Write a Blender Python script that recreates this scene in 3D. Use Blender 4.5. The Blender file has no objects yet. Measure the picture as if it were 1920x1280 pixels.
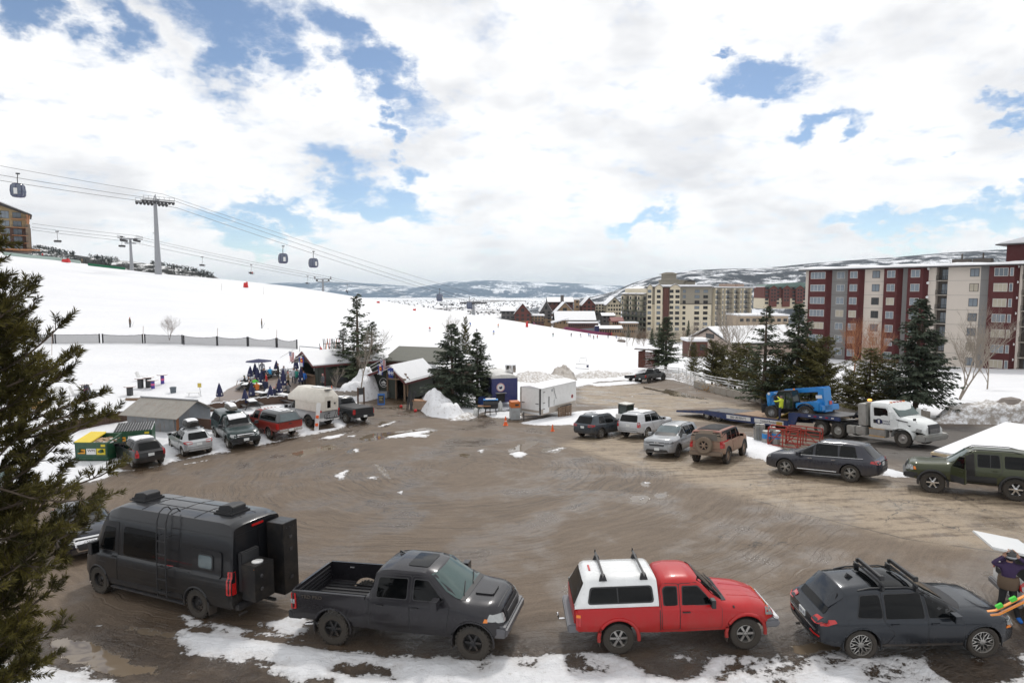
import bpy, bmesh, math, random
import numpy as np
from math import radians as rdn,cos,sin,hypot,atan2,pi as PI,asin,atan,tan,copysign
from mathutils import Vector, Matrix, Quaternion, noise as mnoise
from mathutils.bvhtree import BVHTree
# ---------------------------------------------------------------- camera model and terrain
CAMZ=8.5; FPX=1160.0; PITCH=rdn(4.69)
_c,_s=cos(PITCH),sin(PITCH)
def ray(u,v):
 a=(u-960)/FPX; b=(v-640)/FPX
 fwd=_c-b*_s; down=b*_c+_s
 return a/fwd, -down/fwd            # x per metre of depth, z per metre of depth
def P(u,v,d):
 a,b=ray(u,v); return (a*d,d,CAMZ+b*d)
CTRL=[(0,4,8.5),(0,10,8.6),(-12,10,8.8),(14,8,8.3),(-20,14,9.1),(0,15,8.75),(-11,17.5,9.2),(11,13,8.35),(16,21,8.1),(14,27.5,8.6),(24,20,7.9),
 (8.5,34.5,9.5),(0,25,9.2),(0,38,9.9),(-20,36,9.9),(-15,44,9.8),(2,50,10.7),(24,40,9.75),(21,93,13.4),(10,75,12.4),
 (33,50,10.3),(45,40,9.2),(38,25,8),(-30,30,9.9),(-32,42,9.7),(-23,62,9.6),(-38,50,9.3),(-36,60,9.1),(-55,60,8.4),(-75,60,7.6),(-60,30,9),(-90,30,7),
 (-8,58,10.6),(-3,66,11.2),(-27,78,7.6),(-46,80,7.1),(-57,80,6.9),(-80,80,5.8),(-14,78,9.8),(60,57,10.4),(84,110,14.6),(40,75,12.2),(70,144,15.8),(50,170,17),(110,100,13),(120,60,9)]
def _addp(u,v,d):
 x,y,z=P(u,v,d); CTRL.append((x,y,CAMZ-z))
for u,v,d in [(244,615,97),(491,617,100),(0,476,230),(120,489,225),(297,513,215),(400,522,235),(550,539,260),(700,563,290),(830,584,320),(960,604,330),(1060,619,335),(1150,629,340),(1240,636,345),
 (-300,440,235),(-200,560,120),(100,560,140),(400,570,150),(650,600,170),(830,625,205),(950,640,205),(1100,650,215),(1150,634,300),(1280,650,300),(1450,645,300),(1700,640,300),(2000,640,260),
 (0,545,330),(300,560,330),(550,585,370),(700,605,400),(960,640,430),(1150,645,430),(-300,500,330),(1400,650,420),(2200,640,330),(1000,690,120),(850,690,110),(1197,689,104),(1250,700,97),(1150,697,108)]: _addp(u,v,d)
_C=np.array(CTRL,float)
def _U(r2): return np.where(r2>1e-9,0.5*r2*np.log(np.maximum(r2,1e-9)),0.0)
def _warp(x,y):   # compress distance so that near and far control points weigh alike
 r=np.hypot(x,y)+1e-6; k=40*np.log1p(r/40)/r
 return x*k/40,y*k/40
def _fit():
 X,Y=_warp(_C[:,0],_C[:,1]); n=len(_C)
 K=_U((X[:,None]-X)**2+(Y[:,None]-Y)**2)+np.eye(n)*0.004
 Q=np.c_[np.ones(n),X,Y]
 A=np.zeros((n+3,n+3)); A[:n,:n]=K; A[:n,n:]=Q; A[n:,:n]=Q.T
 b=np.r_[-_C[:,2],0,0,0]
 return X,Y,np.linalg.solve(A,b)
_TX,_TY,_TW=_fit()
def ground_np(x,y):
 x=np.asarray(x,float); y=np.asarray(y,float); X,Y=_warp(x,y); sh=X.shape; X=X.ravel(); Y=Y.ravel()
 out=np.zeros(len(X)); n=len(_TX)
 for i in range(0,len(X),20000):
  xs=X[i:i+20000]; ys=Y[i:i+20000]
  out[i:i+20000]=_U((xs[:,None]-_TX)**2+(ys[:,None]-_TY)**2)@_TW[:n]+_TW[n]+_TW[n+1]*xs+_TW[n+2]*ys
 return CAMZ+out.reshape(sh)
def gz(x,y): return float(ground_np([x],[y])[0])
def G(u,v,dz=0.0):
 a,b=ray(u,v); ds=np.geomspace(2.5,420,1000)
 z=ground_np(a*ds,ds)+dz; diff=CAMZ+b*ds-z
 i=np.argmax(diff<0)
 if i==0: d=ds[-1]
 else:
  t=diff[i-1]/(diff[i-1]-diff[i]); d=ds[i-1]+t*(ds[i]-ds[i-1])
 return Vector((a*d,d,gz(a*d,d)))
# ---------------------------------------------------------------- scene, camera, sky, sun
random.seed(7)
S=bpy.context.scene; COL=S.collection
S.render.engine='CYCLES'
S.view_settings.view_transform='Standard'; S.view_settings.look='None'; S.view_settings.gamma=1.0
S.view_settings.use_curve_mapping=False; S.view_settings.exposure=0.12
cam=bpy.data.cameras.new('camera'); co=bpy.data.objects.new('camera',cam); COL.objects.link(co)
cam.sensor_width=36; cam.lens=36*FPX/1920; cam.clip_start=0.3; cam.clip_end=60000
co.location=(0,0,CAMZ); co.rotation_euler=(PI/2-PITCH,0,0); S.camera=co
SUN_EL,SUN_AZ=rdn(48),rdn(12)     # azimuth clockwise from +Y
world=bpy.data.worlds.new('World'); S.world=world; world.use_nodes=True
def N(nt,typ,ins=None,**kw):
 n=nt.nodes.new('ShaderNode'+typ)
 for k,v in kw.items(): setattr(n,k,v)
 if ins:
  for k,v in ins.items():
   s=n.inputs[k]
   if isinstance(v,bpy.types.NodeSocket): nt.links.new(v,s)
   elif isinstance(v,bpy.types.Node): nt.links.new(v.outputs[0],s)
   else:
    if s.type=='RGBA' and len(v)==3: v=(*v,1)
    s.default_value=v
 return n
def M2(nt,op,a,b=0.0,c=None,clamp=False):
 n=nt.nodes.new('ShaderNodeMath'); n.operation=op; n.use_clamp=clamp
 for i,v in enumerate((a,b,c)):
  if v is None: continue
  if isinstance(v,bpy.types.Node): nt.links.new(v.outputs[0],n.inputs[i])
  elif isinstance(v,bpy.types.NodeSocket): nt.links.new(v,n.inputs[i])
  else: n.inputs[i].default_value=v
 return n
def MIX(nt,f,a,b,mode='MIX'):
 n=nt.nodes.new('ShaderNodeMix'); n.data_type='RGBA'; n.blend_type=mode; n.clamp_factor=True
 for s,v in ((n.inputs[0],f),(n.inputs[6],a),(n.inputs[7],b)):
  if isinstance(v,bpy.types.Node): v=v.outputs[2] if v.bl_idname=='ShaderNodeMix' else v.outputs[0]
  if isinstance(v,bpy.types.NodeSocket): nt.links.new(v,s)
  elif isinstance(v,(int,float)): s.default_value=v
  else: s.default_value=(*v,1) if len(v)==3 else v
 return n
def RNG(nt,v,a,b,c=0.0,d=1.0,smooth=True):
 n=N(nt,'MapRange',{0:v,1:a,2:b,3:c,4:d}); n.clamp=True
 if smooth: n.interpolation_type='SMOOTHSTEP'
 return n
def make_world():
 nt=world.node_tree; nt.nodes.clear()
 out=N(nt,'OutputWorld'); tc=N(nt,'TexCoord'); d=tc.outputs['Generated']
 sky=N(nt,'TexSky'); sky.sky_type='NISHITA'; sky.sun_disc=False; sky.sun_elevation=SUN_EL; sky.sun_rotation=SUN_AZ; sky.altitude=2100; sky.air_density=1.0; sky.dust_density=0.5; sky.ozone_density=1.0
 sep=N(nt,'SeparateXYZ',{0:d}); x,y,z=sep.outputs
 az=M2(nt,'ARCTAN2',x,y); el=M2(nt,'ARCSINE',z)
 q=N(nt,'CombineXYZ',{0:az,1:el,2:0.0})
 # cloud-layer coordinates (perspective of a flat layer)
 zz=M2(nt,'ADD',M2(nt,'MAXIMUM',z,0.0),0.22)
 p=N(nt,'CombineXYZ',{0:M2(nt,'DIVIDE',x,zz),1:M2(nt,'DIVIDE',y,zz),2:0.0})
 w1=N(nt,'TexNoise',{'Vector':p,'Scale':1.6,'Detail':5.0,'Roughness':0.6,'Distortion':0.25})
 w2=N(nt,'TexNoise',{'Vector':p,'Scale':5.5,'Detail':6.0,'Roughness':0.66,'Distortion':0.15})
 dq=N(nt,'TexNoise',{'Vector':N(nt,'VectorMath',{0:q,1:(11,16,1)},operation='MULTIPLY'),'Scale':1.0,'Detail':5.0,'Roughness':0.6})
 off=N(nt,'VectorMath',{0:dq.outputs['Color'],1:(-.5,-.5,-.5)},operation='ADD')
 off=N(nt,'VectorMath',{0:off,1:(0.21,0.17,0)},operation='MULTIPLY')
 qw=N(nt,'VectorMath',{0:q,1:off},operation='ADD')
 gaps=[(30,25,80,30,15),(215,52,75,40,35),(440,30,115,62,8),(420,105,60,45,0),(700,125,125,38,35),(738,238,32,20,20),(655,335,75,42,30),(720,385,95,30,10),(770,312,28,28,0),
     (500,398,125,26,8),(470,445,70,22,20),(1430,148,72,30,20),(1528,250,48,18,0),(1885,192,60,16,-10),(1850,240,40,13,-15),(1200,418,50,18,-10),(1695,405,150,20,-2),(1880,385,70,18,-8),(1720,450,70,18,0),(1340,100,30,12,0),(540,120,60,35,20),(2150,300,110,50,0),(-190,150,90,50,10),(2400,100,150,80,30),(-500,60,150,80,0)]
 tot=None
 for (u,v,ru,rv,rot) in gaps:
  a,b=ray(u,v); A=atan2(a,1); E=atan(b/hypot(a,1))
  sx=1/((ru/FPX)*cos(A)**2+.004); sy=1/(rv/FPX)
  mp=N(nt,'Mapping',{'Vector':qw,'Location':(A,E,0),'Rotation':(0,0,rdn(-rot)),'Scale':(1/sx,1/sy,1)},vector_type='TEXTURE')
  l=N(nt,'VectorMath',{0:mp},operation='LENGTH')
  g=RNG(nt,l.outputs['Value'],0.15,1.6,1,0)
  tot=g if tot is None else M2(nt,'MAXIMUM',tot,g)
 low=RNG(nt,w1,0.22,0.30,1,0)                                  # a few gaps of its own everywhere
 gap=M2(nt,'MAXIMUM',tot,M2(nt,'MULTIPLY',low,0.8))
 dens=M2(nt,'ADD',M2(nt,'SUBTRACT',1.0,M2(nt,'MULTIPLY',gap,1.45)),M2(nt,'MULTIPLY',M2(nt,'SUBTRACT',w2,0.5),3.0))
 cov=RNG(nt,dens,-0.35,1.05)
 # billow shading: difference of density towards the light
 ps=N(nt,'VectorMath',{0:p,1:(0.02,0.09,0)},operation='ADD')
 w1b=N(nt,'TexNoise',{'Vector':ps,'Scale':1.6,'Detail':5.0,'Roughness':0.55,'Distortion':0.25})
 sh=M2(nt,'SUBTRACT',w1,w1b)
 sh2=RNG(nt,sh,-0.10,0.07,0,1)
 big=N(nt,'TexNoise',{'Vector':N(nt,'VectorMath',{0:q,1:(4.2,7.5,1)},operation='MULTIPLY'),'Scale':1.0,'Detail':7.0,'Roughness':0.48})
 tone=M2(nt,'ADD',M2(nt,'MULTIPLY',sh2,0.28),M2(nt,'MULTIPLY',RNG(nt,big,0.34,0.56),0.85))
 edge=RNG(nt,dens,0.3,1.3,0.25,0)
 tone=M2(nt,'ADD',tone,edge,clamp=True)
 cc=MIX(nt,tone,(0.75,0.76,0.79),(1.08,1.08,1.08))
 hz=RNG(nt,z,0.0,0.16,0.55,0)
 cc=MIX(nt,hz,cc,(0.95,0.955,0.965))
 skyc=N(nt,'Background',{0:MIX(nt,1.0,sky,(0.98,0.96,0.93),'MULTIPLY').outputs[2],1:0.105})
 clc=N(nt,'Background',{0:cc.outputs[2],1:0.94})
 up=RNG(nt,z,-0.02,0.0,0,1)
 ms=N(nt,'MixShader',{0:cov,1:skyc,2:clc})
 gr=N(nt,'Background',{0:(0.5,0.5,0.52),1:0.7})
 ms2=N(nt,'MixShader',{0:up,1:gr,2:ms})
 nt.links.new(ms2.outputs[0],out.inputs[0])
make_world()
sl=bpy.data.lights.new('sun','SUN'); so=bpy.data.objects.new('sun',sl); COL.objects.link(so)
sl.energy=1.6; sl.angle=rdn(7); sl.color=(1,0.96,0.9)
_sd=Vector((sin(SUN_AZ)*cos(SUN_EL),cos(SUN_AZ)*cos(SUN_EL),sin(SUN_EL)))
so.rotation_euler=_sd.to_track_quat('Z','Y').to_euler(); so.location=(0,0,60)
# ---------------------------------------------------------------- materials
def new_mat(name):
 m=bpy.data.materials.new(name); m.use_nodes=True; nt=m.node_tree; nt.nodes.clear()
 out=N(nt,'OutputMaterial'); b=N(nt,'BsdfPrincipled'); nt.links.new(b.outputs[0],out.inputs[0])
 return m,nt,b
MATS={}
def mat(name,col=(.5,.5,.5),rough=.6,metal=0,var=.12,scale=3.0,bump=0.0,coat=0,spec=.5,alpha=1,dirt=0,dirtcol=(.16,.12,.085),dz=0.8,emit=None,estr=1,grime=0.0):
 if name in MATS: return MATS[name]
 m,nt,b=new_mat(name); tc=N(nt,'TexCoord'); o=tc.outputs['Object']
 n=N(nt,'TexNoise',{'Vector':o,'Scale':scale,'Detail':6.0,'Roughness':.6})
 c=MIX(nt,n,tuple(x*(1-var) for x in col),tuple(min(1,x*(1+var)) for x in col))
 rr=rough
 if grime:
  n3=N(nt,'TexNoise',{'Vector':o,'Scale':scale*.6+1,'Detail':9.0,'Roughness':.7})
  c=MIX(nt,M2(nt,'MULTIPLY',RNG(nt,n3,.42,.7),grime),c,dirtcol)
 if dirt:
  z=N(nt,'SeparateXYZ',{0:o}).outputs[2]
  n2=N(nt,'TexNoise',{'Vector':N(nt,'Mapping',{'Vector':o,'Scale':(3,3,1.2)}),'Scale':2.0,'Detail':8.0,'Roughness':.7})
  f=M2(nt,'ADD',M2(nt,'SUBTRACT',n2,.5),RNG(nt,z,dz*.25,dz*1.15,.95,0,False))
  f=RNG(nt,f,.15,.9,0,dirt)
  c=MIX(nt,f,c,dirtcol); rr=M2(nt,'ADD',M2(nt,'MULTIPLY',f,.5),rough,clamp=True)
  coatn=M2(nt,'MULTIPLY',M2(nt,'SUBTRACT',1.0,f),coat)
  nt.links.new(coatn.outputs[0],b.inputs['Coat Weight'])
  nt.links.new(rr.outputs[0],b.inputs['Roughness'])
 else:
  b.inputs['Coat Weight'].default_value=coat
  rn=RNG(nt,n,.3,.7,max(0,rough-.06),min(1,rough+.08)); nt.links.new(rn.outputs[0],b.inputs['Roughness'])
 b.inputs['Coat Roughness'].default_value=.04
 nt.links.new(c.outputs[2],b.inputs['Base Color'])
 b.inputs['Metallic'].default_value=metal; b.inputs['Specular IOR Level'].default_value=spec
 if bump:
  nb=N(nt,'TexNoise',{'Vector':o,'Scale':scale*6,'Detail':5.0})
  bp=N(nt,'Bump',{'Height':nb,'Strength':bump,'Distance':.02}); nt.links.new(bp.outputs[0],b.inputs['Normal'])
 if emit: b.inputs['Emission Color'].default_value=(*emit,1); b.inputs['Emission Strength'].default_value=estr
 MATS[name]=m; return m
def corrugated(name,col,freq=14,axis='X',rust=.5,rough=.5):
 if name in MATS: return MATS[name]
 m,nt,b=new_mat(name); o=N(nt,'TexCoord').outputs['Object']
 n=N(nt,'TexNoise',{'Vector':N(nt,'Mapping',{'Vector':o,'Scale':(3,3,.6)}),'Scale':1.5,'Detail':8.0,'Roughness':.7})
 c=MIX(nt,N(nt,'TexNoise',{'Vector':o,'Scale':2.0,'Detail':5.0}),tuple(x*.75 for x in col),tuple(min(1,x*1.25) for x in col))
 c=MIX(nt,RNG(nt,n,.5,.72,0,rust),c,(.22,.11,.06))
 w=N(nt,'TexWave',{'Vector':o,'Scale':freq/6.28*2,'Distortion':0.0},bands_direction=axis)
 c=MIX(nt,M2(nt,'MULTIPLY',w,.0),c,(0,0,0))
 nt.links.new(c.outputs[2],b.inputs['Base Color']); b.inputs['Roughness'].default_value=rough; b.inputs['Metallic'].default_value=.35
 bp=N(nt,'Bump',{'Height':w,'Strength':.6,'Distance':.03}); nt.links.new(bp.outputs[0],b.inputs['Normal'])
 MATS[name]=m; return m
def paint(name,col,dirt=.6,metal=.0,rough=.28,dz=.8,dc=(.15,.115,.085)): return mat('paint_'+name,col,rough,metal,.06,4,coat=.3,spec=.35,dirt=dirt,dz=dz,dirtcol=dc)
MB_=lambda: mat('black_plastic',(.022,.022,.024),.55,dirt=.35,dz=.6)
MG=mat('dark_glass',(.003,.0035,.004),.05,var=.3,spec=.22)
M_glassg=mat('green_tint_glass',(.05,.085,.08),.04,var=.5,scale=1.5,spec=.6)
M_glassl=mat('light_glass',(.10,.13,.14),.06,var=.5,scale=2,spec=.6)
MK=MB_()
MRB=mat('tyre_rubber',(.028,.027,.026),.85,var=.3,scale=9,bump=.5,dirt=.35,dz=.55,dirtcol=(.10,.08,.06))
MCH=mat('chrome',(.75,.75,.76),.15,.95,grime=.25)
M_alloy=mat('alloy_rim',(.45,.44,.42),.35,.8,grime=.4)
M_darkrim=mat('dark_rim',(.03,.03,.032),.4,.3,grime=.4)
M_red=mat('red_lens',(.45,.012,.012),.15,coat=.6)
M_amber=mat('amber_lens',(.8,.22,.02),.2,coat=.5)
M_lens=mat('clear_lens',(.36,.37,.37),.1,.2,var=.25,scale=14,coat=.8)
M_plate=mat('plate_white',(.7,.72,.72),.4,var=.1)
MS=None
MST=mat('galvanised_steel',(.33,.34,.36),.45,.6,grime=.25)
MDS=mat('dark_steel',(.06,.06,.065),.5,.5,grime=.3)
M_wood=mat('weathered_wood',(.20,.135,.09),.85,var=.35,scale=5,bump=.4)
M_brownwood=mat('dark_brown_wood',(.085,.05,.035),.8,var=.4,scale=5,bump=.3)
M_greywood=mat('grey_wood',(.25,.22,.19),.85,var=.35,scale=6,bump=.4)
MW=mat('white_paint',(.72,.72,.71),.45,grime=.12)
M_navy=mat('navy_fabric',(.022,.025,.075),.85,var=.25,scale=6)
M_orange=mat('cone_orange',(.85,.13,.02),.5,grime=.15)
M_concrete=mat('concrete',(.34,.31,.27),.85,var=.3,scale=3,bump=.4,grime=.5)
def snow_mat(name,dirty=0.0):
 if name in MATS: return MATS[name]
 m,nt,b=new_mat(name); o=N(nt,'TexCoord').outputs['Object']
 n=N(nt,'TexNoise',{'Vector':o,'Scale':1.2,'Detail':9.0,'Roughness':.65})
 c=MIX(nt,n,(.70,.71,.74),(.82,.82,.83))
 if dirty:
  n2=N(nt,'TexNoise',{'Vector':o,'Scale':2.6,'Detail':10.0,'Roughness':.75})
  c=MIX(nt,RNG(nt,n2,.62-dirty*.35,.80-dirty*.3,0,.85),c,(.20,.16,.12))
 nt.links.new(c.outputs[2],b.inputs['Base Color']); b.inputs['Roughness'].default_value=.6
 b.inputs['Subsurface Weight'].default_value=0
 bp=N(nt,'Bump',{'Height':N(nt,'TexNoise',{'Vector':o,'Scale':7.0,'Detail':8.0,'Roughness':.7}),'Strength':.5,'Distance':.06}); nt.links.new(bp.outputs[0],b.inputs['Normal'])
 MATS[name]=m; return m
MS=snow_mat('snow_cover'); M_dsnow=snow_mat('dirty_snow',.72); MLS=snow_mat('slightly_dirty_snow',.3)
# ---------------------------------------------------------------- object helpers
def tag(o,label=None,cat=None,group=None,kind=None):
 if label: o['label']=label
 if cat: o['category']=cat
 if group: o['group']=group
 if kind: o['kind']=kind
 return o
def thing(name,label,cat,loc=(0,0,0),rz=0,group=None):
 o=bpy.data.objects.new(name,None); COL.objects.link(o); o.location=loc; o.rotation_euler=(0,0,rz); o.empty_display_size=.3
 return tag(o,label,cat,group)
class B:
 """collects geometry for ONE mesh object"""
 def __init__(s): s.v=[]; s.f=[]; s.m=[]
 def add(s,vs,fs,mi=0):
  k=len(s.v); s.v+= [tuple(p) for p in vs]; s.f+=[tuple(i+k for i in f) for f in fs]; s.m+=[mi]*len(fs); return s
 def box(s,c,d,rz=0,mi=0,rx=0,ry=0,taper=1):
  R=(Matrix.Rotation(rz,3,'Z')@Matrix.Rotation(ry,3,'Y')@Matrix.Rotation(rx,3,'X')) if (rz or rx or ry) else None
  vs=[]
  for z in (-1,1):
   t=taper if z>0 else 1
   for x,y in ((-1,-1),(1,-1),(1,1),(-1,1)):
    q=Vector((x*d[0]/2*t,y*d[1]/2*t,z*d[2]/2)); q=R@q if R else q; vs.append((q[0]+c[0],q[1]+c[1],q[2]+c[2]))
  return s.add(vs,[(3,2,1,0),(4,5,6,7),(0,1,5,4),(1,2,6,5),(2,3,7,6),(3,0,4,7)],mi)
 def tb(s,pts,r,n=6,mi=0,r2=None,cap=True):
  pts=[Vector(p) for p in pts]; N_=len(pts); rings=[]
  for i,p in enumerate(pts):
   t=(pts[min(i+1,N_-1)]-pts[max(i-1,0)]); t=t.normalized() if t.length>1e-9 else Vector((0,0,1))
   a=Vector((0,0,1)) if abs(t.z)<.9 else Vector((1,0,0)); u=t.cross(a).normalized(); w=t.cross(u)
   rr=r if r2 is None else r+(r2-r)*i/max(1,N_-1)
   rings.append([p+u*cos(6.2832*k/n)*rr+w*sin(6.2832*k/n)*rr for k in range(n)])
  vs=[q for g in rings for q in g]; fs=[]
  for i in range(N_-1):
   for k in range(n): fs.append((i*n+k,i*n+(k+1)%n,(i+1)*n+(k+1)%n,(i+1)*n+k))
  if cap: fs+= [tuple(range(n))[::-1],tuple((N_-1)*n+k for k in range(n))]
  return s.add(vs,fs,mi)
 def lt(s,prof,c=(0,0,0),axis='Z',n=20,mi=0):
  vs=[];fs=[]
  for (r,h) in prof:
   for k in range(n):
    a=6.2832*k/n; x,y=r*cos(a),r*sin(a)
    if axis=='Z': q=(x,y,h)
    elif axis=='Y': q=(x,h,y)
    else: q=(h,x,y)
    vs.append((q[0]+c[0],q[1]+c[1],q[2]+c[2]))
  for i in range(len(prof)-1):
   for k in range(n): fs.append((i*n+k,i*n+(k+1)%n,(i+1)*n+(k+1)%n,(i+1)*n+k))
  fs+=[tuple(range(n))[::-1],tuple((len(prof)-1)*n+k for k in range(n))]
  return s.add(vs,fs,mi)
 def pz(s,poly,axis,a,b,mi=0):
  """polygon (2D) extruded along axis from a to b. axis X: poly=(y,z); Y: (x,z); Z: (x,y)"""
  def mk(p,t): return {'X':(t,p[0],p[1]),'Y':(p[0],t,p[1]),'Z':(p[0],p[1],t)}[axis]
  n=len(poly); vs=[mk(p,a) for p in poly]+[mk(p,b) for p in poly]
  fs=[tuple(range(n))[::-1],tuple(range(n,2*n))]+[(i,(i+1)%n,n+(i+1)%n,n+i) for i in range(n)]
  return s.add(vs,fs,mi)
 def ell(s,c,r,n=10,m=6,mi=0):
  prof=[(sin(PI*i/m),-cos(PI*i/m)) for i in range(m+1)]
  vs=[];fs=[]
  for (a,h) in prof:
   for k in range(n): vs.append((c[0]+r[0]*a*cos(6.2832*k/n),c[1]+r[1]*a*sin(6.2832*k/n),c[2]+r[2]*h))
  for i in range(m):
   for k in range(n): fs.append((i*n+k,i*n+(k+1)%n,(i+1)*n+(k+1)%n,(i+1)*n+k))
  return s.add(vs,fs,mi)
 def mesh(s,name,mats,smooth=False,bevel=0,ang=40):
  me=bpy.data.meshes.new(name); me.from_pydata(s.v,[],s.f)
  for m in (mats if isinstance(mats,(list,tuple)) else [mats]): me.materials.append(m)
  if len(set(s.m))>1: me.polygons.foreach_set('material_index',s.m)
  bm=bmesh.new(); bm.from_mesh(me); bmesh.ops.remove_doubles(bm,verts=bm.verts,dist=1e-5)
  if bevel:
   es=[e for e in bm.edges if len(e.link_faces)==2 and e.calc_face_angle(0)>rdn(35)]
   bmesh.ops.bevel(bm,geom=es,offset=bevel,segments=2,affect='EDGES',clamp_overlap=True)
  bmesh.ops.recalc_face_normals(bm,faces=bm.faces); bm.to_mesh(me); bm.free()
  if smooth or bevel:
   me.polygons.foreach_set('use_smooth',[True]*len(me.polygons)); me.set_sharp_from_angle(angle=rdn(ang))
  return me
 def bd(s,name,mats,parent=None,loc=(0,0,0),rz=0,**kw):
  o=bpy.data.objects.new(name,s.mesh(name,mats,**kw)); COL.objects.link(o); o.location=loc; o.rotation_euler=(0,0,rz)
  if parent is not None: o.parent=parent
  return o
def link(name,me,parent=None,loc=(0,0,0),rot=(0,0,0),sc=(1,1,1)):
 o=bpy.data.objects.new(name,me); COL.objects.link(o); o.location=loc; o.rotation_euler=rot; o.scale=sc
 if parent is not None: o.parent=parent
 return o
def kids(o): return [c for c in bpy.data.objects if c.parent==o]
def dup(root,loc=None,rz=None,label=None,group=None,scale=None):
 def rec(o,par):
  c=o.copy(); COL.objects.link(c); c.parent=par
  for ch in kidmap.get(o.name,[]): rec(ch,c)
  return c
 kidmap={}
 def fill(o):
  ks=list(o.children); kidmap[o.name]=ks
  for k in ks: fill(k)
 fill(root); r=rec(root,None)
 if loc is not None: r.location=loc
 if rz is not None: r.rotation_euler=(0,0,rz)
 if scale is not None: r.scale=(scale,)*3 if isinstance(scale,(int,float)) else scale
 if label: r['label']=label
 if group: r['group']=group
 return r
def lerp(a,b,t): return a+(b-a)*t
def interp(pts,x):
 if x<=pts[0][0]: return pts[0][1]
 for (x0,y0),(x1,y1) in zip(pts,pts[1:]):
  if x<=x1: return y0+(y1-y0)*(x-x0)/max(1e-9,x1-x0)
 return pts[-1][1]
def roundpoly(poly,r=.05,seg=3):
 out=[]; n=len(poly)
 for i,p in enumerate(poly):
  a=Vector(poly[i-1]);b=Vector(p);c=Vector(poly[(i+1)%n]); ra=min(r,(a-b).length*.45,(c-b).length*.45)
  p0=b+(a-b).normalized()*ra; p1=b+(c-b).normalized()*ra
  for k in range(seg+1):
   t=k/seg; out.append(tuple(p0*(1-t)**2+b*2*t*(1-t)+p1*t*t))
 return out
def text_ob(name,txt,size,m,parent,loc,rot,ext=.004,align='CENTER',sx=1.0):
 cu=bpy.data.curves.new(name,'FONT'); cu.body=txt; cu.size=size; cu.extrude=ext; cu.align_x=align; cu.align_y='CENTER'; cu.resolution_u=2
 t=bpy.data.objects.new(name,cu); COL.objects.link(t); bpy.context.view_layer.update()
 me=bpy.data.meshes.new_from_object(t.evaluated_get(bpy.context.evaluated_depsgraph_get())); bpy.data.objects.remove(t)
 me.materials.clear(); me.materials.append(m)
 return link(name,me,parent,loc,rot,(sx,1,1))
# ---------------------------------------------------------------- near ground sheet
def sdpoly(px,py,poly):
 """signed distance, positive inside"""
 d=np.full(px.shape,1e9); ins=np.zeros(px.shape,bool); n=len(poly)
 for i in range(n):
  ax,ay=poly[i]; bx,by=poly[(i+1)%n]; ex,ey=bx-ax,by-ay
  t=np.clip(((px-ax)*ex+(py-ay)*ey)/(ex*ex+ey*ey+1e-12),0,1)
  d=np.minimum(d,(px-ax-t*ex)**2+(py-ay-t*ey)**2)
  c=((ay>py)!=(by>py))&(px<(bx-ax)*(py-ay)/((by-ay) if abs(by-ay)>1e-12 else 1e-12)+ax); ins^=c
 d=np.sqrt(d); return np.where(ins,d,-d)
def W2(pts): return [tuple(G(u,v)[:2]) for u,v in pts]
LOT=W2([(-500,985),(-100,940),(150,908),(215,893),(320,868),(440,846),(520,828),(600,812),(655,800),(690,788),(672,752),(715,738),(790,738),(800,775),(870,788),(905,772),(985,768),(1075,762),(1072,728),(1120,716),(1195,711),(1262,712),(1320,728),(1440,752),(1700,779),(1770,785),(1960,790),(2700,860),(2700,1215),(1920,1226),(1885,1231),(1722,1231),(1652,1233),(1580,1224),(1500,1227),(1370,1227),(1332,1231),(1200,1232),(1145,1226),(1095,1220),(1020,1230),(932,1231),(862,1233),(760,1232),(640,1219),(580,1211),(480,1197),(344,1180),(330,1200),(420,1290),(300,1400),(-300,1500),(-900,1300)])
PATCH=[([(958,850),(975,846),(988,850),(978,857),(962,858)],.0),([(1020,846),(1040,842),(1058,838),(1048,845),(1030,849)],-.05),([(1190,934),(1212,931),(1216,937),(1196,940)],-.15),([(630,890),(650,880),(655,882),(638,897)],.0),([(690,895),(703,893),(700,899)],.05),([(745,922),(756,920),(752,928)],-.05),([(660,842),(672,840),(668,847)],.05),([(1208,904),(1218,904),(1214,909)],-.02),([(720,820),(760,812),(815,806),(800,812),(750,820)],.06),([(775,817),(800,815),(795,821)],.15),([(925,829),(940,828),(935,832)],-.02),([(893,844),(908,842),(903,848)],.02),([(655,818),(668,815),(662,822)],-.02),([(975,793),(1080,772),(1195,764),(1200,789),(1080,797),(1000,797)],.1),([(1396,816),(1450,834),(1500,862),(1440,864),(1388,851)],.1),([(1640,872),(1716,893),(1670,893),(1640,884)],.1),  # small lot marks: leftover slush, plus white painted for sky reflections in puddles
 ([(345,1152),(372,1162),(470,1180),(575,1200),(560,1203),(450,1188),(352,1168)],.02),([(480,1168),(540,1162),(570,1175),(580,1192),(540,1190)],.05),
 ([(20,1222),(110,1228),(190,1250),(290,1290),(330,1400),(-300,1400),(-200,1200)],-.32),([(100,1150),(150,1165),(230,1178),(150,1172)],-.15),([(700,800),(735,788),(760,789),(715,803)],-.25),
 ([(215,893),(300,878),(262,902),(220,905)],-.1),([(320,868),(440,846),(420,856),(350,872)],-.1),([(560,830),(640,812),(690,800),(630,822)],-.15),([(500,1160),(560,1150),(600,1165),(560,1175)],-.1),([(1095,720),(1180,713),(1210,718),(1120,725)],-.3),([(905,775),(975,770),(980,785),(920,783)],0.),([(1180,740),(1192,742),(1190,748),(1178,745)],-.3)]
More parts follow.
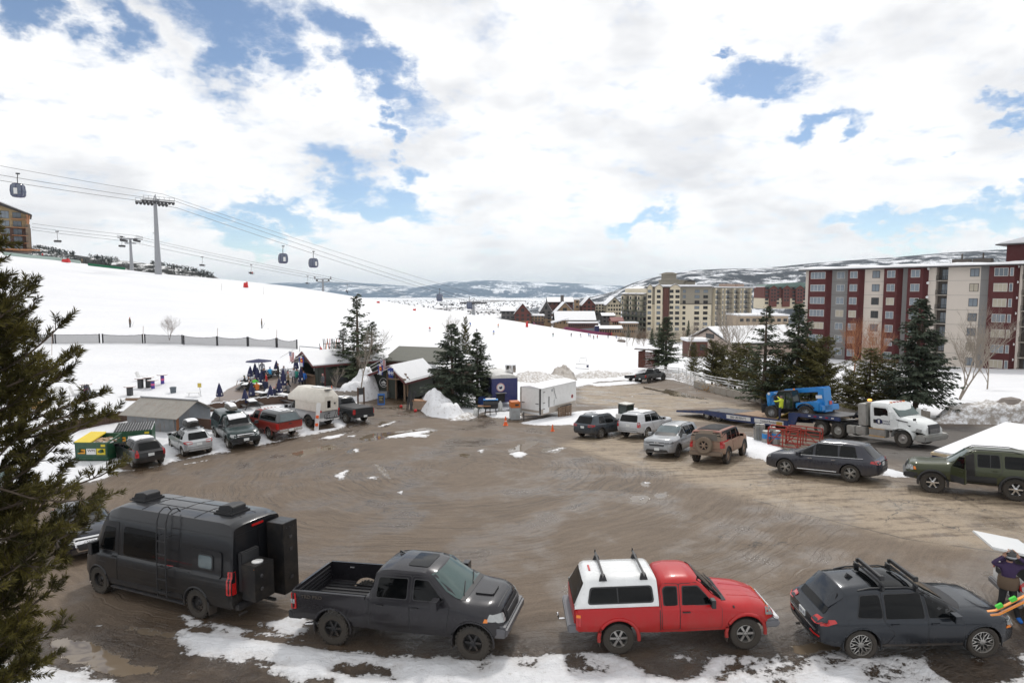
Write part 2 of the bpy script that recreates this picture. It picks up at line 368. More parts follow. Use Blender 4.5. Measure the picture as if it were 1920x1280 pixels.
HOLES=[([(205,886),(300,872),(330,880),(260,906),(205,900)],-.12),([(318,868),(400,850),(440,846),(445,852),(380,864),(330,874)],-.1),([(425,846),(520,828),(600,812),(655,800),(650,806),(560,828),(450,852)],-.1),([(430,836),(476,828),(480,838),(436,846)],.05),([(506,820),(556,808),(560,816),(512,828)],.05),([(580,800),(622,794),(626,802),(585,808)],.05),([(648,792),(690,786),(694,792),(652,799)],.05),([(222,872),(300,862),(305,872),(236,884)],.0),([(330,852),(395,838),(398,848),(338,862)],.0),([(1160,1228),(1240,1232),(1330,1240),(1322,1262),(1280,1274),(1225,1262),(1195,1248)],.0),([(1735,1232),(1790,1228),(1915,1238),(1918,1262),(1880,1290),(1800,1290),(1760,1262)],.0),([(620,1245),(700,1238),(755,1250),(740,1275),(660,1272),(610,1262)],-.12),([(440,1222),(520,1232),(560,1250),(500,1256),(440,1240)],-.15),([(960,1236),(1010,1238),(1005,1256),(970,1250)],-.1),
 ([(560,1262),(640,1268),(630,1290),(560,1290)],-.2),([(300,1215),(420,1228),(520,1262),(600,1300),(420,1300),(330,1260)],-.05),([(1440,1268),(1500,1272),(1490,1300),(1420,1300)],-.3),([(100,1205),(200,1225),(260,1262),(200,1262),(110,1228)],-.12),([(1068,1233),(1092,1236),(1094,1250),(1075,1246)],0)]
FOOT=[(1115,1254,9,4),(1131,1254,9,5),(1362,1262,14,5),(1375,1252,8,7),(1387,1250,10,5),(1380,1265,5,8),(1350,1268,9,4),(1421,1248,7,7),(1412,1258,12,4),(1430,1257,7,5),(1447,1240,6,9),(1460,1252,12,5),(1475,1252,12,5),(1468,1238,8,7),(1488,1240,6,6),(1678,1250,9,5),(1690,1256,9,4),(1645,1268,6,3),(1715,1268,8,4),(1560,1238,8,4),(1500,1238,6,5),(905,1250,6,4)]
PUDDLE=[([(672,823),(700,812),(760,808),(800,802),(820,806),(800,814),(770,815),(725,822),(690,826)],0),([(955,842),(985,833),(990,838),(975,850),(960,850)],0),([(975,834),(1000,826),(1008,828),(995,836),(978,839)],0),([(1018,842),(1040,838),(1060,839),(1040,848),(1022,848)],0),([(1185,930),(1205,928),(1220,934),(1205,941),(1188,939)],0),([(1233,926),(1248,924),(1246,932),(1235,934)],0),([(1207,904),(1216,905),(1212,911),(1206,909)],0),([(715,790),(735,793),(725,800),(712,800)],0),([(650,845),(665,840),(668,846),(655,851)],0),([(630,888),(655,880),(640,898)],0),([(865,850),(880,852),(875,858),(862,855)],0),
 ([(100,1195),(170,1205),(250,1245),(300,1262),(200,1262),(110,1225)],-.05),([(200,1170),(330,1185),(420,1200),(300,1192)],-.12),([(1245,728),(1290,738),(1300,741),(1250,735)],-.1),([(1480,1212),(1560,1200),(1570,1216),(1500,1226)],-.1),([(1245,735),(1320,745),(1330,750),(1260,742)],-.1),([(1200,722),(1290,742),(1280,744),(1205,728)],-.25),([(690,860),(720,875),(740,905),(715,890)],-.15),([(540,850),(620,832),(640,838),(560,858)],-.2)]
PALE=W2([(1055,834),(1180,795),(1400,845),(1700,905),(2100,960),(2600,1010),(2300,1060),(1920,1042),(1700,1010),(1500,962),(1300,905)])
PALE2=W2([(1085,722),(1200,722),(1330,748),(1460,772),(1400,792),(1250,790),(1150,762),(1085,755)])
DARKR=W2([(1560,800),(1960,795),(2500,850),(2500,920),(1920,900),(1640,862),(1560,850)])
def wobble(x,y):
 return .5*np.sin(x*2.1+np.sin(y*1.7)*1.3)*np.sin(y*2.7+1.1*np.sin(x*1.3))+.3*np.sin(x*6.3+1.7*np.sin(y*4.1))*np.sin(y*7.1+x)
def make_ground():
 nd_,nt_=470,640
 ds=np.r_[np.linspace(2.5,9,14)[:-1],np.geomspace(9,445,nd_)]; ts=np.linspace(-1.45,1.45,nt_)
 D,T=np.meshgrid(ds,ts,indexing='ij'); X=D*T; Y=D.copy()
 Z=ground_np(X,Y)
 lot=sdpoly(X,Y,LOT); wv=wobble(X,Y); sn=-lot
 for pts,b in PATCH: sn=np.maximum(sn,sdpoly(X,Y,W2(pts))+b)
 for pts,b in HOLES: sn=np.minimum(sn,-(sdpoly(X,Y,W2(pts))+b))
 for (u,v,a,b) in FOOT:
  g=G(u,v); c=g.y/FPX; k=g.y/(CAMZ-g.z)
  e=np.hypot((X-g.x)/(a*c),(Y-g.y)/(b*c*k)); sn=np.minimum(sn,(e-1)*b*c)
 near=np.exp(-np.maximum(0,Y-20)/12)
 pud=np.full(X.shape,-9.)
 for pts,b in PUDDLE: pud=np.maximum(pud,sdpoly(X,Y,W2(pts))+b)
 pale=np.maximum(sdpoly(X,Y,PALE),sdpoly(X,Y,PALE2)); pale=np.clip(pale/1.2+.5,0,1)
 dark=np.clip(sdpoly(X,Y,DARKR)/3+.5,0,1)
 # muddy verge near the camera row and round parked cars
 mud=np.clip((16.3-Y-.25*np.maximum(-X-6,0)*-1)/2.5,0,1)*np.clip(1-(lot>4)*1.,0,1)
 mud=np.maximum(mud,np.clip((1.6-np.abs(lot))/2.5,0,1)*.7)
 # relief: snow lies on top, ruts and pile shoulders
 lift=np.clip(sn+wv*.12,0,.5)*.28*(Y<150)
 Z=Z+lift+wv*.012*np.exp(-np.maximum(0,Y-30)/30)*(sn<0)+np.where(lot<0,wv*.035*np.clip(-lot/3,0,1),0)*np.exp(-np.maximum(0,Y-120)/60)
 for (pa,pb,w) in [((1060,1222),(-1,0),.0)]: pass
 v=np.stack([X,Y,Z],-1).reshape(-1,3); n0,n1=X.shape
 idx=np.arange(n0*n1).reshape(n0,n1); f=np.stack([idx[:-1,:-1],idx[:-1,1:],idx[1:,1:],idx[1:,:-1]],-1).reshape(-1,4)
 me=bpy.data.meshes.new('ground'); me.vertices.add(len(v)); me.vertices.foreach_set('co',v.ravel())
 me.loops.add(f.size); me.loops.foreach_set('vertex_index',f.ravel()); me.polygons.add(len(f)); me.polygons.foreach_set('loop_start',np.arange(len(f))*4); me.polygons.foreach_set('loop_total',np.full(len(f),4))
 me.update(); me.polygons.foreach_set('use_smooth',np.ones(len(f),bool))
 for nm,a in (('snow',sn),('puddle',pud),('pale',pale),('dark',dark),('mud',mud)):
  at=me.attributes.new(nm,'FLOAT','POINT'); at.data.foreach_set('value',a.ravel().astype(np.float32))
 o=bpy.data.objects.new('ground',me); COL.objects.link(o); o['kind']='structure'; o['label']='brown wet parking lot ringed by a white ski slope'
 me.materials.append(ground_mat()); return o
def ground_mat():
 m,nt,b=new_mat('parking_lot_and_snow'); P_=N(nt,'NewGeometry').outputs['Position']
 A=lambda s: N(nt,'Attribute',attribute_name=s).outputs['Fac']
 nz=lambda sc,det=6.,r=.6,vec=P_,dist=0.: N(nt,'TexNoise',{'Vector':vec,'Scale':sc,'Detail':det,'Roughness':r,'Distortion':dist})
 sp=N(nt,'SeparateXYZ',{0:P_}); cx,cy,_z=G(880,900)
 dx=M2(nt,'SUBTRACT',sp.outputs[0],cx-1); dy=M2(nt,'SUBTRACT',sp.outputs[1],cy+3)
 r=M2(nt,'SQRT',M2(nt,'ADD',M2(nt,'MULTIPLY',dx,dx),M2(nt,'MULTIPLY',dy,dy))); th=M2(nt,'ARCTAN2',dy,dx)
 big=nz(.25,4.)
 rr=M2(nt,'ADD',r,M2(nt,'MULTIPLY',big,1.6))
 pol=N(nt,'CombineXYZ',{0:M2(nt,'MULTIPLY',rr,2.6),1:M2(nt,'MULTIPLY',th,3.4),2:0.0})
 trk=nz(1.6,7.,.65,pol)                      # tyre sweeps round the turning circle
 lin=nz(1.0,6.,.6,N(nt,'Mapping',{'Vector':P_,'Rotation':(0,0,rdn(6)),'Scale':(.35,3.2,1)}))
 arc=nz(1.0,3.,.5,N(nt,'CombineXYZ',{0:M2(nt,'MULTIPLY',rr,9.),1:M2(nt,'MULTIPLY',th,2.6),2:0.0}),.3)
 fine=nz(22.,8.,.75); mid=nz(2.2,8.,.65); grit=nz(90.,3.,.6)
 c=MIX(nt,RNG(nt,trk,.25,.8),(.102,.069,.043),(.178,.127,.084))
 arcm=M2(nt,'MULTIPLY',RNG(nt,arc,.53,.60),RNG(nt,nz(.18,3.),.40,.52)); c=MIX(nt,M2(nt,'MULTIPLY',M2(nt,'MULTIPLY',arcm,RNG(nt,r,7.,16.,1,.08)),.75),c,(.062,.048,.038))
 c=MIX(nt,M2(nt,'MULTIPLY',RNG(nt,lin,.4,.65),.22),c,(.205,.152,.105))
 pale=M2(nt,'MULTIPLY',A('pale'),RNG(nt,M2(nt,'ADD',M2(nt,'MULTIPLY',mid,.45),M2(nt,'MULTIPLY',lin,.55)),.36,.56))
 c=MIX(nt,M2(nt,'MULTIPLY',pale,.85),c,(.38,.30,.21))
 c=MIX(nt,M2(nt,'MULTIPLY',A('dark'),.8),c,(.062,.056,.052))
 mudn=M2(nt,'MULTIPLY',A('mud'),RNG(nt,mid,.35,.6,.5,1))
 c=MIX(nt,mudn,c,MIX(nt,fine,(.026,.017,.010),(.098,.062,.036)))
 c=MIX(nt,RNG(nt,fine,.3,.75,.0,.75),c,MIX(nt,1.0,c,(.42,.41,.4),'MULTIPLY'))
 c=MIX(nt,RNG(nt,grit,.66,.78,0,.5),c,(.36,.32,.28))
 # cracks in the paving
 vo=N(nt,'TexVoronoi',{'Vector':N(nt,'VectorMath',{0:P_,1:N(nt,'VectorMath',{0:nz(.7,5.).outputs['Color'],3:2.2},operation='SCALE')},operation='ADD'),'Scale':.13},feature='DISTANCE_TO_EDGE')
 crk=M2(nt,'MULTIPLY',RNG(nt,vo,.0,.006,1,0),RNG(nt,nz(.2,2.),.48,.6))
 pl=N(nt,'Math',{0:M2(nt,'ADD',M2(nt,'SUBTRACT',A('pale'),.5),M2(nt,'MULTIPLY',M2(nt,'SUBTRACT',mid,.5),.12))},operation='ABSOLUTE')
 crk=M2(nt,'MAXIMUM',crk,M2(nt,'MULTIPLY',RNG(nt,pl,.0,.05,1,0),RNG(nt,nz(.6,2.),.42,.55)))
 c=MIX(nt,M2(nt,'MULTIPLY',crk,.85),c,(.028,.023,.02))
 wetn=RNG(nt,M2(nt,'ADD',nz(.33,5.),M2(nt,'MULTIPLY',A('mud'),.12)),.45,.68)
 c=MIX(nt,M2(nt,'MULTIPLY',wetn,.40),c,MIX(nt,1.0,c,(.45,.43,.42),'MULTIPLY'))
 rough=M2(nt,'SUBTRACT',M2(nt,'ADD',.72,M2(nt,'MULTIPLY',M2(nt,'SUBTRACT',fine,.5),.3)),M2(nt,'MULTIPLY',wetn,.50))
 # puddles
 pu=RNG(nt,M2(nt,'ADD',M2(nt,'ADD',A('puddle'),.12),M2(nt,'MULTIPLY',M2(nt,'SUBTRACT',nz(1.8,7.,.7),.5),.9)),-.03,.04)
 rs=RNG(nt,nz(.55,8.,.7,pol),.655,.70,0,1); pu=M2(nt,'MAXIMUM',pu,M2(nt,'MULTIPLY',rs,M2(nt,'SUBTRACT',1.0,A('pale'))))
 c=MIX(nt,pu,c,(.15,.115,.08)); rough=M2(nt,'MULTIPLY',rough,M2(nt,'SUBTRACT',1.0,M2(nt,'MULTIPLY',pu,.93)))
 # snow
 n1=nz(1.1,9.,.72); n2=nz(7.,6.,.7)
 sv=M2(nt,'ADD',A('snow'),M2(nt,'ADD',M2(nt,'MULTIPLY',M2(nt,'SUBTRACT',n1,.5),1.3),M2(nt,'MULTIPLY',M2(nt,'SUBTRACT',n2,.5),.55)))
 sf=RNG(nt,sv,-.02,.05)
 groom=nz(.05,5.,.55,N(nt,'Mapping',{'Vector':P_,'Scale':(1,2.5,1)}))
 sc=MIX(nt,groom,(.66,.67,.705),(.80,.80,.81)); st=nz(.5,4.,.6,N(nt,'Mapping',{'Vector':P_,'Rotation':(0,0,.5),'Scale':(.12,2.2,1)}),.6); sc=MIX(nt,M2(nt,'MULTIPLY',RNG(nt,st,.56,.66),RNG(nt,nz(.03,3.),.45,.6,0,.5)),sc,(.60,.61,.65))
 dn=M2(nt,'MULTIPLY',RNG(nt,nz(3.2,9.,.78),.57,.70),RNG(nt,A('snow'),.3,3.2,.75,0)); dn=M2(nt,'ADD',dn,M2(nt,'MULTIPLY',RNG(nt,nz(.9,9.,.75),.69,.76),RNG(nt,sp.outputs[1],60,110,.35,.0)),clamp=True)
 sc=MIX(nt,dn,sc,(.24,.19,.145))
 sc=MIX(nt,RNG(nt,sv,.0,.35,.35,0),sc,(.42,.37,.33))
 col=MIX(nt,sf,c,sc)
 nt.links.new(col.outputs[2],b.inputs['Base Color'])
 ro=M2(nt,'ADD',M2(nt,'MULTIPLY',rough,M2(nt,'SUBTRACT',1.0,sf)),M2(nt,'MULTIPLY',sf,.6)); nt.links.new(ro.outputs[0],b.inputs['Roughness'])
 h=M2(nt,'ADD',M2(nt,'ADD',M2(nt,'MULTIPLY',M2(nt,'SUBTRACT',fine,M2(nt,'MULTIPLY',arcm,.8)),.02),M2(nt,'MULTIPLY',M2(nt,'MULTIPLY',mid,mudn),.16)),M2(nt,'MULTIPLY',trk,.012))
 h=M2(nt,'MULTIPLY',h,M2(nt,'SUBTRACT',1.0,pu))
 h=M2(nt,'ADD',h,M2(nt,'MULTIPLY',sf,M2(nt,'ADD',.05,M2(nt,'MULTIPLY',M2(nt,'ADD',n2,M2(nt,'MULTIPLY',nz(2.,5.),1.5)),.05))))
 bp=N(nt,'Bump',{'Height':h,'Strength':.75,'Distance':1.0}); nt.links.new(bp.outputs[0],b.inputs['Normal'])
 return m
ground=make_ground()
# ---------------------------------------------------------------- valley, ridges, mountains
def heightsheet(name,xs,ys,zf,m,label):
 X,Y=np.meshgrid(xs,ys); Z=zf(X,Y); n0,n1=X.shape
 v=np.stack([X,Y,Z],-1).reshape(-1,3); idx=np.arange(n0*n1).reshape(n0,n1); f=np.stack([idx[:-1,:-1],idx[:-1,1:],idx[1:,1:],idx[1:,:-1]],-1).reshape(-1,4)
 me=bpy.data.meshes.new(name); me.from_pydata(v.tolist(),[],f.tolist()); me.polygons.foreach_set('use_smooth',np.ones(len(f),bool)); me.materials.append(m)
 o=bpy.data.objects.new(name,me); COL.objects.link(o); o['kind']='structure'; o['label']=label; return o
def fbm(X,Y,sc,oct=5,seed=0):
 out=np.zeros(X.shape); a=1; tot=0; rng=np.random.RandomState(seed)
 for o in range(oct):
  s=0
  for k in range(4):
   th=rng.rand()*6.28; ph=rng.rand()*6.28; w=.7+.6*rng.rand()
   s=s+np.sin((X*cos(th)+Y*sin(th))*w/sc*6.28+ph+1.3*np.sin((X*sin(th)-Y*cos(th))/sc*4+ph*2))
  out+=a*s/4; tot+=a; a*=.5; sc*=.5
 return out/tot
def wooded(name,tree,snow,sc,lo,hi,stretch=(1,1,1),bump=3):
 m,nt,b=new_mat(name); p=N(nt,'NewGeometry').outputs['Position']; p=N(nt,'Mapping',{'Vector':p,'Scale':stretch})
 n=N(nt,'TexNoise',{'Vector':p,'Scale':sc,'Detail':10.0,'Roughness':.68}); n2=N(nt,'TexNoise',{'Vector':p,'Scale':sc*14,'Detail':5.0,'Roughness':.7})
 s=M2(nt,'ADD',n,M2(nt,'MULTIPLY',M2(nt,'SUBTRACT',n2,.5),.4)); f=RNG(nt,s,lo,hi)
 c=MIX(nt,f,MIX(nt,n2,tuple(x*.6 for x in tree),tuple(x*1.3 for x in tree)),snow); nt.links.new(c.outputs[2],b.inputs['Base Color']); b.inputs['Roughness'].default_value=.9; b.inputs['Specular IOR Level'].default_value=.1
 return m
m_valley=wooded('snowy_valley',(.20,.17,.15),(.84,.84,.86),.0016,.36,.46,(1,.55,1))
m_mount=wooded('far_mountain_cover',(.045,.085,.15),(.80,.82,.86),.0013,.49,.57,(1,.35,1.6))  # blue of the distant haze is partly painted into the tree colour
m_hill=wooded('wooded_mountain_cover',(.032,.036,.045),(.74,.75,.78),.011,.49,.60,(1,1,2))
m_ridge=wooded('ridge_cover',(.04,.04,.038),(.80,.80,.80),.05,.50,.58)
VZ=-95.0
heightsheet('valley_floor',np.linspace(-14000,14000,180),np.r_[np.linspace(330,1200,30),np.geomspace(1300,15000,60)],lambda X,Y: VZ+6*fbm(X,Y,2500,4,3)+np.clip((950-Y)/600,0,1)*np.where(X>-50,48,20)+np.clip((600-Y)/250,0,1)*np.clip((X+60)/200,0,1)*8,m_valley,'flat snow-covered valley floor with dark lines of trees')
def prof(pts):   # skyline from pixels -> function of azimuth tangent giving slope
 us=[ray(u,v)[0] for u,v in pts]; es=[ray(u,v)[1] for u,v in pts]
 return lambda t: np.interp(t,us,es)
def range_sheet(name,pts,d0,d1,width,m,label,base=VZ,rough=.12,sc=1600,nx=220,ny=60,seed=1,xr=(-1.5,1.6)):
 f=prof(pts); ts=np.linspace(*xr,nx); ys=np.linspace(0,1,ny)
 T,K=np.meshgrid(ts,ys)
 Y=d0+(d1-d0)*K; X=T*d1*(1-(1-K)*.0)*(Y/d1); crest=CAMZ+f(T)*d1
 s=np.clip(K/.86,0,1); s=s*s*(3-2*s)*.55+s*.45; back=np.clip((K-.86)/.14,0,1)
 Z=base-40+(crest-base+40)*s*(1-.45*back)
 Z+=fbm(X,Y,sc,5,seed)*rough*(crest-base)*np.sin(np.pi*np.clip(K/.86,0,1))
 n0,n1=X.shape; v=np.stack([X,Y,Z],-1).reshape(-1,3); idx=np.arange(n0*n1).reshape(n0,n1); fc=np.stack([idx[:-1,:-1],idx[:-1,1:],idx[1:,1:],idx[1:,:-1]],-1).reshape(-1,4)
 me=bpy.data.meshes.new(name); me.from_pydata(v.tolist(),[],fc.tolist()); me.polygons.foreach_set('use_smooth',np.ones(len(fc),bool)); me.materials.append(m)
 o=bpy.data.objects.new(name,me); COL.objects.link(o); o['kind']='structure'; o['label']=label; return o,(lambda t,k=.86:(t*(d0+(d1-d0)*k),(d0+(d1-d0)*k)))
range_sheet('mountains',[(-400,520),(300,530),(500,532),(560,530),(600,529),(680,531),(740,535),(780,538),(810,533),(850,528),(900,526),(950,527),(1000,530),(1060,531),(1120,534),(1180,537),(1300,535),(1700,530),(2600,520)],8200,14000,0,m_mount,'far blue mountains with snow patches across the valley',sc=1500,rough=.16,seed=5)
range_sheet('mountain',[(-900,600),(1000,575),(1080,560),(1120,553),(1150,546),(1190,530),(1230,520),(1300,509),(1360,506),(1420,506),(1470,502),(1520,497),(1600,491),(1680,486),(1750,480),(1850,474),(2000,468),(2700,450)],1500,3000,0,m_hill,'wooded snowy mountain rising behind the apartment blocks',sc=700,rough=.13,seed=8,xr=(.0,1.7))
range_sheet('hillside',[(-700,430),(0,462),(80,468),(130,478),(180,485),(260,493),(300,498),(360,508),(395,515),(430,530),(520,575),(700,620)],560,760,0,m_ridge,'wooded ridge behind the top of the ski slope',base=0,sc=160,rough=.05,seed=3,xr=(-1.5,-.15),nx=120,ny=30)
# ---------------------------------------------------------------- vehicle kit
def proj(p):
 x,y,z=p[0],p[1],p[2]-CAMZ
 f=y*_c-z*_s; dn=-(z*_c+y*_s)
 return 960+FPX*x/f, 640+FPX*dn/f
def frame(x,y,yaw,sc=1.0,e=1.2):
 n=Vector((gz(x-e,y)-gz(x+e,y),gz(x,y-e)-gz(x,y+e),2*e)).normalized()
 f=Vector((cos(yaw),sin(yaw),0)); f=(f-n*f.dot(n)).normalized(); l=n.cross(f)
 M=Matrix((f,l,n)).transposed().to_4x4();
 for i in range(3):
  for j in range(3): M[i][j]*=sc
 return M
def place_car(root,apx,bpx,a_loc,b_loc,sc=1.0,zoff=0.0,yaw=None):
 """a_loc/b_loc: local (x,y) of two tyre contact points seen at pixels apx/bpx"""
 A=G(*apx); best=None
 if yaw is None:
  Bp=G(*bpx); m=atan2(Bp.y-A.y,Bp.x-A.x)-atan2(b_loc[1]-a_loc[1],b_loc[0]-a_loc[0])
  L=hypot(b_loc[0]-a_loc[0],b_loc[1]-a_loc[1])*sc
  for k in range(-45,46):
   yw=m+rdn(k*1.0); a0=yw+atan2(b_loc[1]-a_loc[1],b_loc[0]-a_loc[0])
   q=(A.x+L*cos(a0),A.y+L*sin(a0)); u,v=proj((q[0],q[1],gz(*q)))
   e=abs(u-bpx[0])+.6*abs(v-bpx[1])
   if best is None or e<best[0]: best=(e,yw)
  yaw=best[1]
 M=frame(A.x,A.y,yaw,sc); off=M@Vector((a_loc[0],a_loc[1],0)); o=Vector((A.x,A.y,0))-Vector((off.x,off.y,0))
 M=frame(o.x,o.y,yaw,sc); M.translation=Vector((o.x,o.y,gz(o.x,o.y)+zoff)); root.matrix_world=M; root['yaw_']=yaw
 del root['yaw_']; return yaw
def stand(root,x,y,yaw=0,sc=1.0,dz=0,tilt=True):
 M=frame(x,y,yaw,sc) if tilt else Matrix.Rotation(yaw,4,'Z')@Matrix.Scale(sc,4); M.translation=Vector((x,y,gz(x,y)+dz)); root.matrix_world=M; return root
class Car:
 def __init__(s,name,label,cat,paint_m,c,group=None):
  s.root=thing(name,label,cat,group=group); s.p=paint_m; s.c=c; s.body()
 def half(s,x):
  c=s.c; w=interp(c['plan'],x); zb=interp(c['bot'],x); zs=interp(c['belt'],x)
  bed=c.get('bed')
  if bed and bed[0]<=x<=bed[1]:
   r,fl=bed[2],bed[3]
   return [(0,zb),(w*.8,zb),(w*.96,zb+.05),(w,zb+.3*(r-zb)),(w,zb+.6*(r-zb)),(w*.99,r-.06),(w*.985,r-.005),(w*.975,r),(w-.09,r),(w-.09,r-.01),(w-.10,fl+.02),(w-.14,fl),(0,fl)]
  sm=c.get('smooth',.06)
  zt=(interp(c['top'],x-sm)+2*interp(c['top'],x)+interp(c['top'],x+sm))/4
  if bed and abs(x-bed[1])<.12: zt=interp(c['top'],x)
  zt=max(zt,zs+.01); h=zt-zs; k=min(1,h/.45); k=k*k*(3-2*k); wt=lerp(w*.86,c['roofw'],k)
  g0=lerp(w*.955,w*.935,k)
  cr=c.get('crown',.02)
  return [(0,zb),(w*.8,zb),(w*.965,zb+.06),(w*1.0,zb+.3*(zs-zb)),(w*1.0,zb+.62*(zs-zb)),(w*.988,zs-.07),(w*.965,zs-.012),(g0,zs+.01*k),(lerp(g0,wt,.5)+.012*k,zs+h*.48),(wt,zt-min(.09,h*.35)),(wt-.05,zt-min(.035,h*.12)),(wt*.55,zt+cr*.5*k),(0,zt+cr*k)]
 def body(s):
  c=s.c; x0=c['plan'][0][0]; x1=c['plan'][-1][0]
  xs=set(np.round(np.arange(x0,x1,.085),4).tolist()+[x1]+[p[0] for p in c['top'] if x0<=p[0]<=x1]+[p[0] for p in c['belt'] if x0<=p[0]<=x1])
  bed=c.get('bed')
  if bed: xs={x for x in xs if not(bed[0]<x<bed[1])}|{bed[0],bed[0]-.004,bed[1],bed[1]+.004}
  xs=sorted(xs); xs=[x for i,x in enumerate(xs) if i==0 or x-xs[i-1]>.003]
  b=B(); rings=[]
  for x in xs:
   h=s.half(x); ring=[(x,y,z) for y,z in h]+[(x,-y,z) for y,z in h[-2:0:-1]]; rings.append(ring)
  n=len(rings[0]); vs=[p for r in rings for p in r]; fs=[(i*n+k,i*n+(k+1)%n,(i+1)*n+(k+1)%n,(i+1)*n+k) for i in range(len(rings)-1) for k in range(n)]
  fs+=[tuple(range(n))[::-1],tuple((len(rings)-1)*n+k for k in range(n))]
  b.add(vs,fs); me=b.mesh('body',[s.p,MK],smooth=False)
  o=bpy.data.objects.new('body',me); COL.objects.link(o)
  wr=c['wr']; cut=B()
  for ax in c['axles']:
   for sd in (1,-1):
    w=interp(c['plan'],ax); yc=sd*(w-.12); R=wr*c.get('arch',1.16)
    vs=[];nn=28
    for e in (-.24,.24):
     for k in range(nn):
      a=6.2832*k/nn; vs.append((ax+R*cos(a),yc+e,c.get('az',wr)+R*sin(a)*.98))
    k0=len(cut.v); cut.add(vs,[(i,(i+1)%nn,nn+(i+1)%nn,nn+i) for i in range(nn)]+[tuple(range(nn))[::-1],tuple(range(nn,2*nn))])
  cm=cut.mesh('cut',[s.p,MK]); cm.polygons.foreach_set('material_index',[1]*len(cm.polygons)); co_=bpy.data.objects.new('cut',cm); COL.objects.link(co_)
  md=o.modifiers.new('b','BOOLEAN'); md.operation='DIFFERENCE'; md.solver='EXACT'; md.object=co_
  bpy.context.view_layer.update(); dg=bpy.context.evaluated_depsgraph_get()
  me2=bpy.data.meshes.new_from_object(o.evaluated_get(dg)); me2.name='body'
  bpy.data.objects.remove(co_); o.modifiers.clear(); o.data=me2
  me2.polygons.foreach_set('use_smooth',[True]*len(me2.polygons)); me2.set_sharp_from_angle(angle=rdn(38))
  o.parent=s.root; s.bodyo=o
  bm=bmesh.new(); bm.from_mesh(me2); s.bvh=BVHTree.FromBMesh(bm); bm.free()
 def rc(s,a,b,d,bvh=None):
  bvh=bvh or s.bvh
  o,r={'L':((a,5,b),(0,-1,0)),'R':((a,-5,b),(0,1,0)),'F':((12,a,b),(-1,0,0)),'B':((-12,a,b),(1,0,0)),'T':((a,b,9),(0,0,-1))}[d]
  h=bvh.ray_cast(Vector(o),Vector(r))
  if h[0] is None:
   q=Vector({'L':(a,1,b),'R':(a,-1,b),'F':(s.c['plan'][-1][0],a,b),'B':(s.c['plan'][0][0],a,b),'T':(a,b,1.5)}[d]); h=bvh.find_nearest(q)
  p,nn=h[0],h[1]
  if nn.dot(Vector(r))>0: nn=-nn
  return p,nn,-Vector(r)
 def pn(s,name,poly,d,m,off=.008,th=.012,res=.16,rnd=.04,parent=None,bvh=None,label=None):
  poly=roundpoly(poly,rnd) if rnd else poly
  bm=bmesh.new(); vs=[bm.verts.new((p[0],p[1],0)) for p in poly]; bm.faces.new(vs)
  us=[p[0] for p in poly]; ws=[p[1] for p in poly]
  for ax,lo,hi in ((0,min(us),max(us)),(1,min(ws),max(ws))):
   k=max(1,int(round((hi-lo)/(res if ax==0 or d not in 'LR' else min(res,.075)))))
   for i in range(1,k):
    t=lo+(hi-lo)*i/k; co_=[0,0,0];no=[0,0,0];co_[ax]=t;no[ax]=1
    bmesh.ops.bisect_plane(bm,geom=bm.verts[:]+bm.edges[:]+bm.faces[:],plane_co=co_,plane_no=no,dist=1e-5)
  bm.verts.ensure_lookup_table(); bnd=[e for e in bm.edges if e.is_boundary]; base={}
  outs=[]
  for v in bm.verts:
   p,nn,fwd=s.rc(v.co.x,v.co.y,d,bvh); nn=(nn+fwd*.6).normalized(); outs.append((v,p,nn))
  norm={v:(p,nn) for v,p,nn in outs}
  r=bmesh.ops.extrude_edge_only(bm,edges=bnd);
  nv=[g for g in r['geom'] if isinstance(g,bmesh.types.BMVert)]
  cop={}
  for v in nv:
   for e in v.link_edges:
    w=e.other_vert(v)
    if w in norm and w not in cop.values() or w in norm:
     if (w.co-v.co).length<1e-7: cop[v]=w
  for v,w in cop.items():
   p,nn=norm[w]; v.co=p+nn*(off-th)
  for v,p,nn in outs: v.co=p+nn*off
  bmesh.ops.recalc_face_normals(bm,faces=bm.faces)
  me=bpy.data.meshes.new(name); bm.to_mesh(me); bm.free(); me.materials.append(m)
  # orient outward
  me.polygons.foreach_set('use_smooth',[True]*len(me.polygons)); me.set_sharp_from_angle(angle=rdn(50))
  o=link(name,me,parent if parent is not None else s.root)
  if label: o['label']=label
  return o
 def both(s,name,poly,m,**k):
  return [s.pn(name,poly,'L',m,**k),s.pn(name,poly,'R',m,**k)]
 def mirY(s,name,poly,d,m,**k):   # pair of lights etc. on front/back
  return [s.pn(name,poly,d,m,**k),s.pn(name,[(-a,b) for a,b in poly],d,m,**k)]
 def door(s,poly,win,handle,sides='LR',hm=None,wm=None,rnd=.05):
  for sd in sides:
   cx=sum(p[0] for p in poly)/len(poly); cz=sum(p[1] for p in poly)/len(poly)
   ex=[(p[0]+(.013 if p[0]>cx else -.013),p[1]+(.013 if p[1]>cz else -.013)) for p in poly]
   d=s.pn('door',poly,sd,s.p,off=.011,th=.014,rnd=rnd)
   s.pn('door_gap',ex,sd,MK,off=.004,th=.008,rnd=rnd,parent=d)
   if win:
    s.pn('window_frame',[(p[0],p[1]) for p in grow(win,.022)],sd,MK,off=.015,th=.01,rnd=.05,parent=d)
    s.pn('window',win,sd,wm or MG,off=.019,th=.01,rnd=.05,parent=d)
   if handle: s.handle(handle,sd,d,hm)
 def handle(s,h,sd,par=None,hm=None):
  p,nn,f=s.rc(h[0],h[1],sd); b=B(); y=p.y+(.035 if sd=='L' else -.035)
  b.box((h[0],y,h[1]),(.19,.025,.03)); b.box((h[0]-.08,p.y,h[1]),(.03,.09,.03)); b.box((h[0]+.08,p.y,h[1]),(.03,.09,.03)); b.bd('door_handle',hm or s.p,par if par is not None else s.root,bevel=.006)
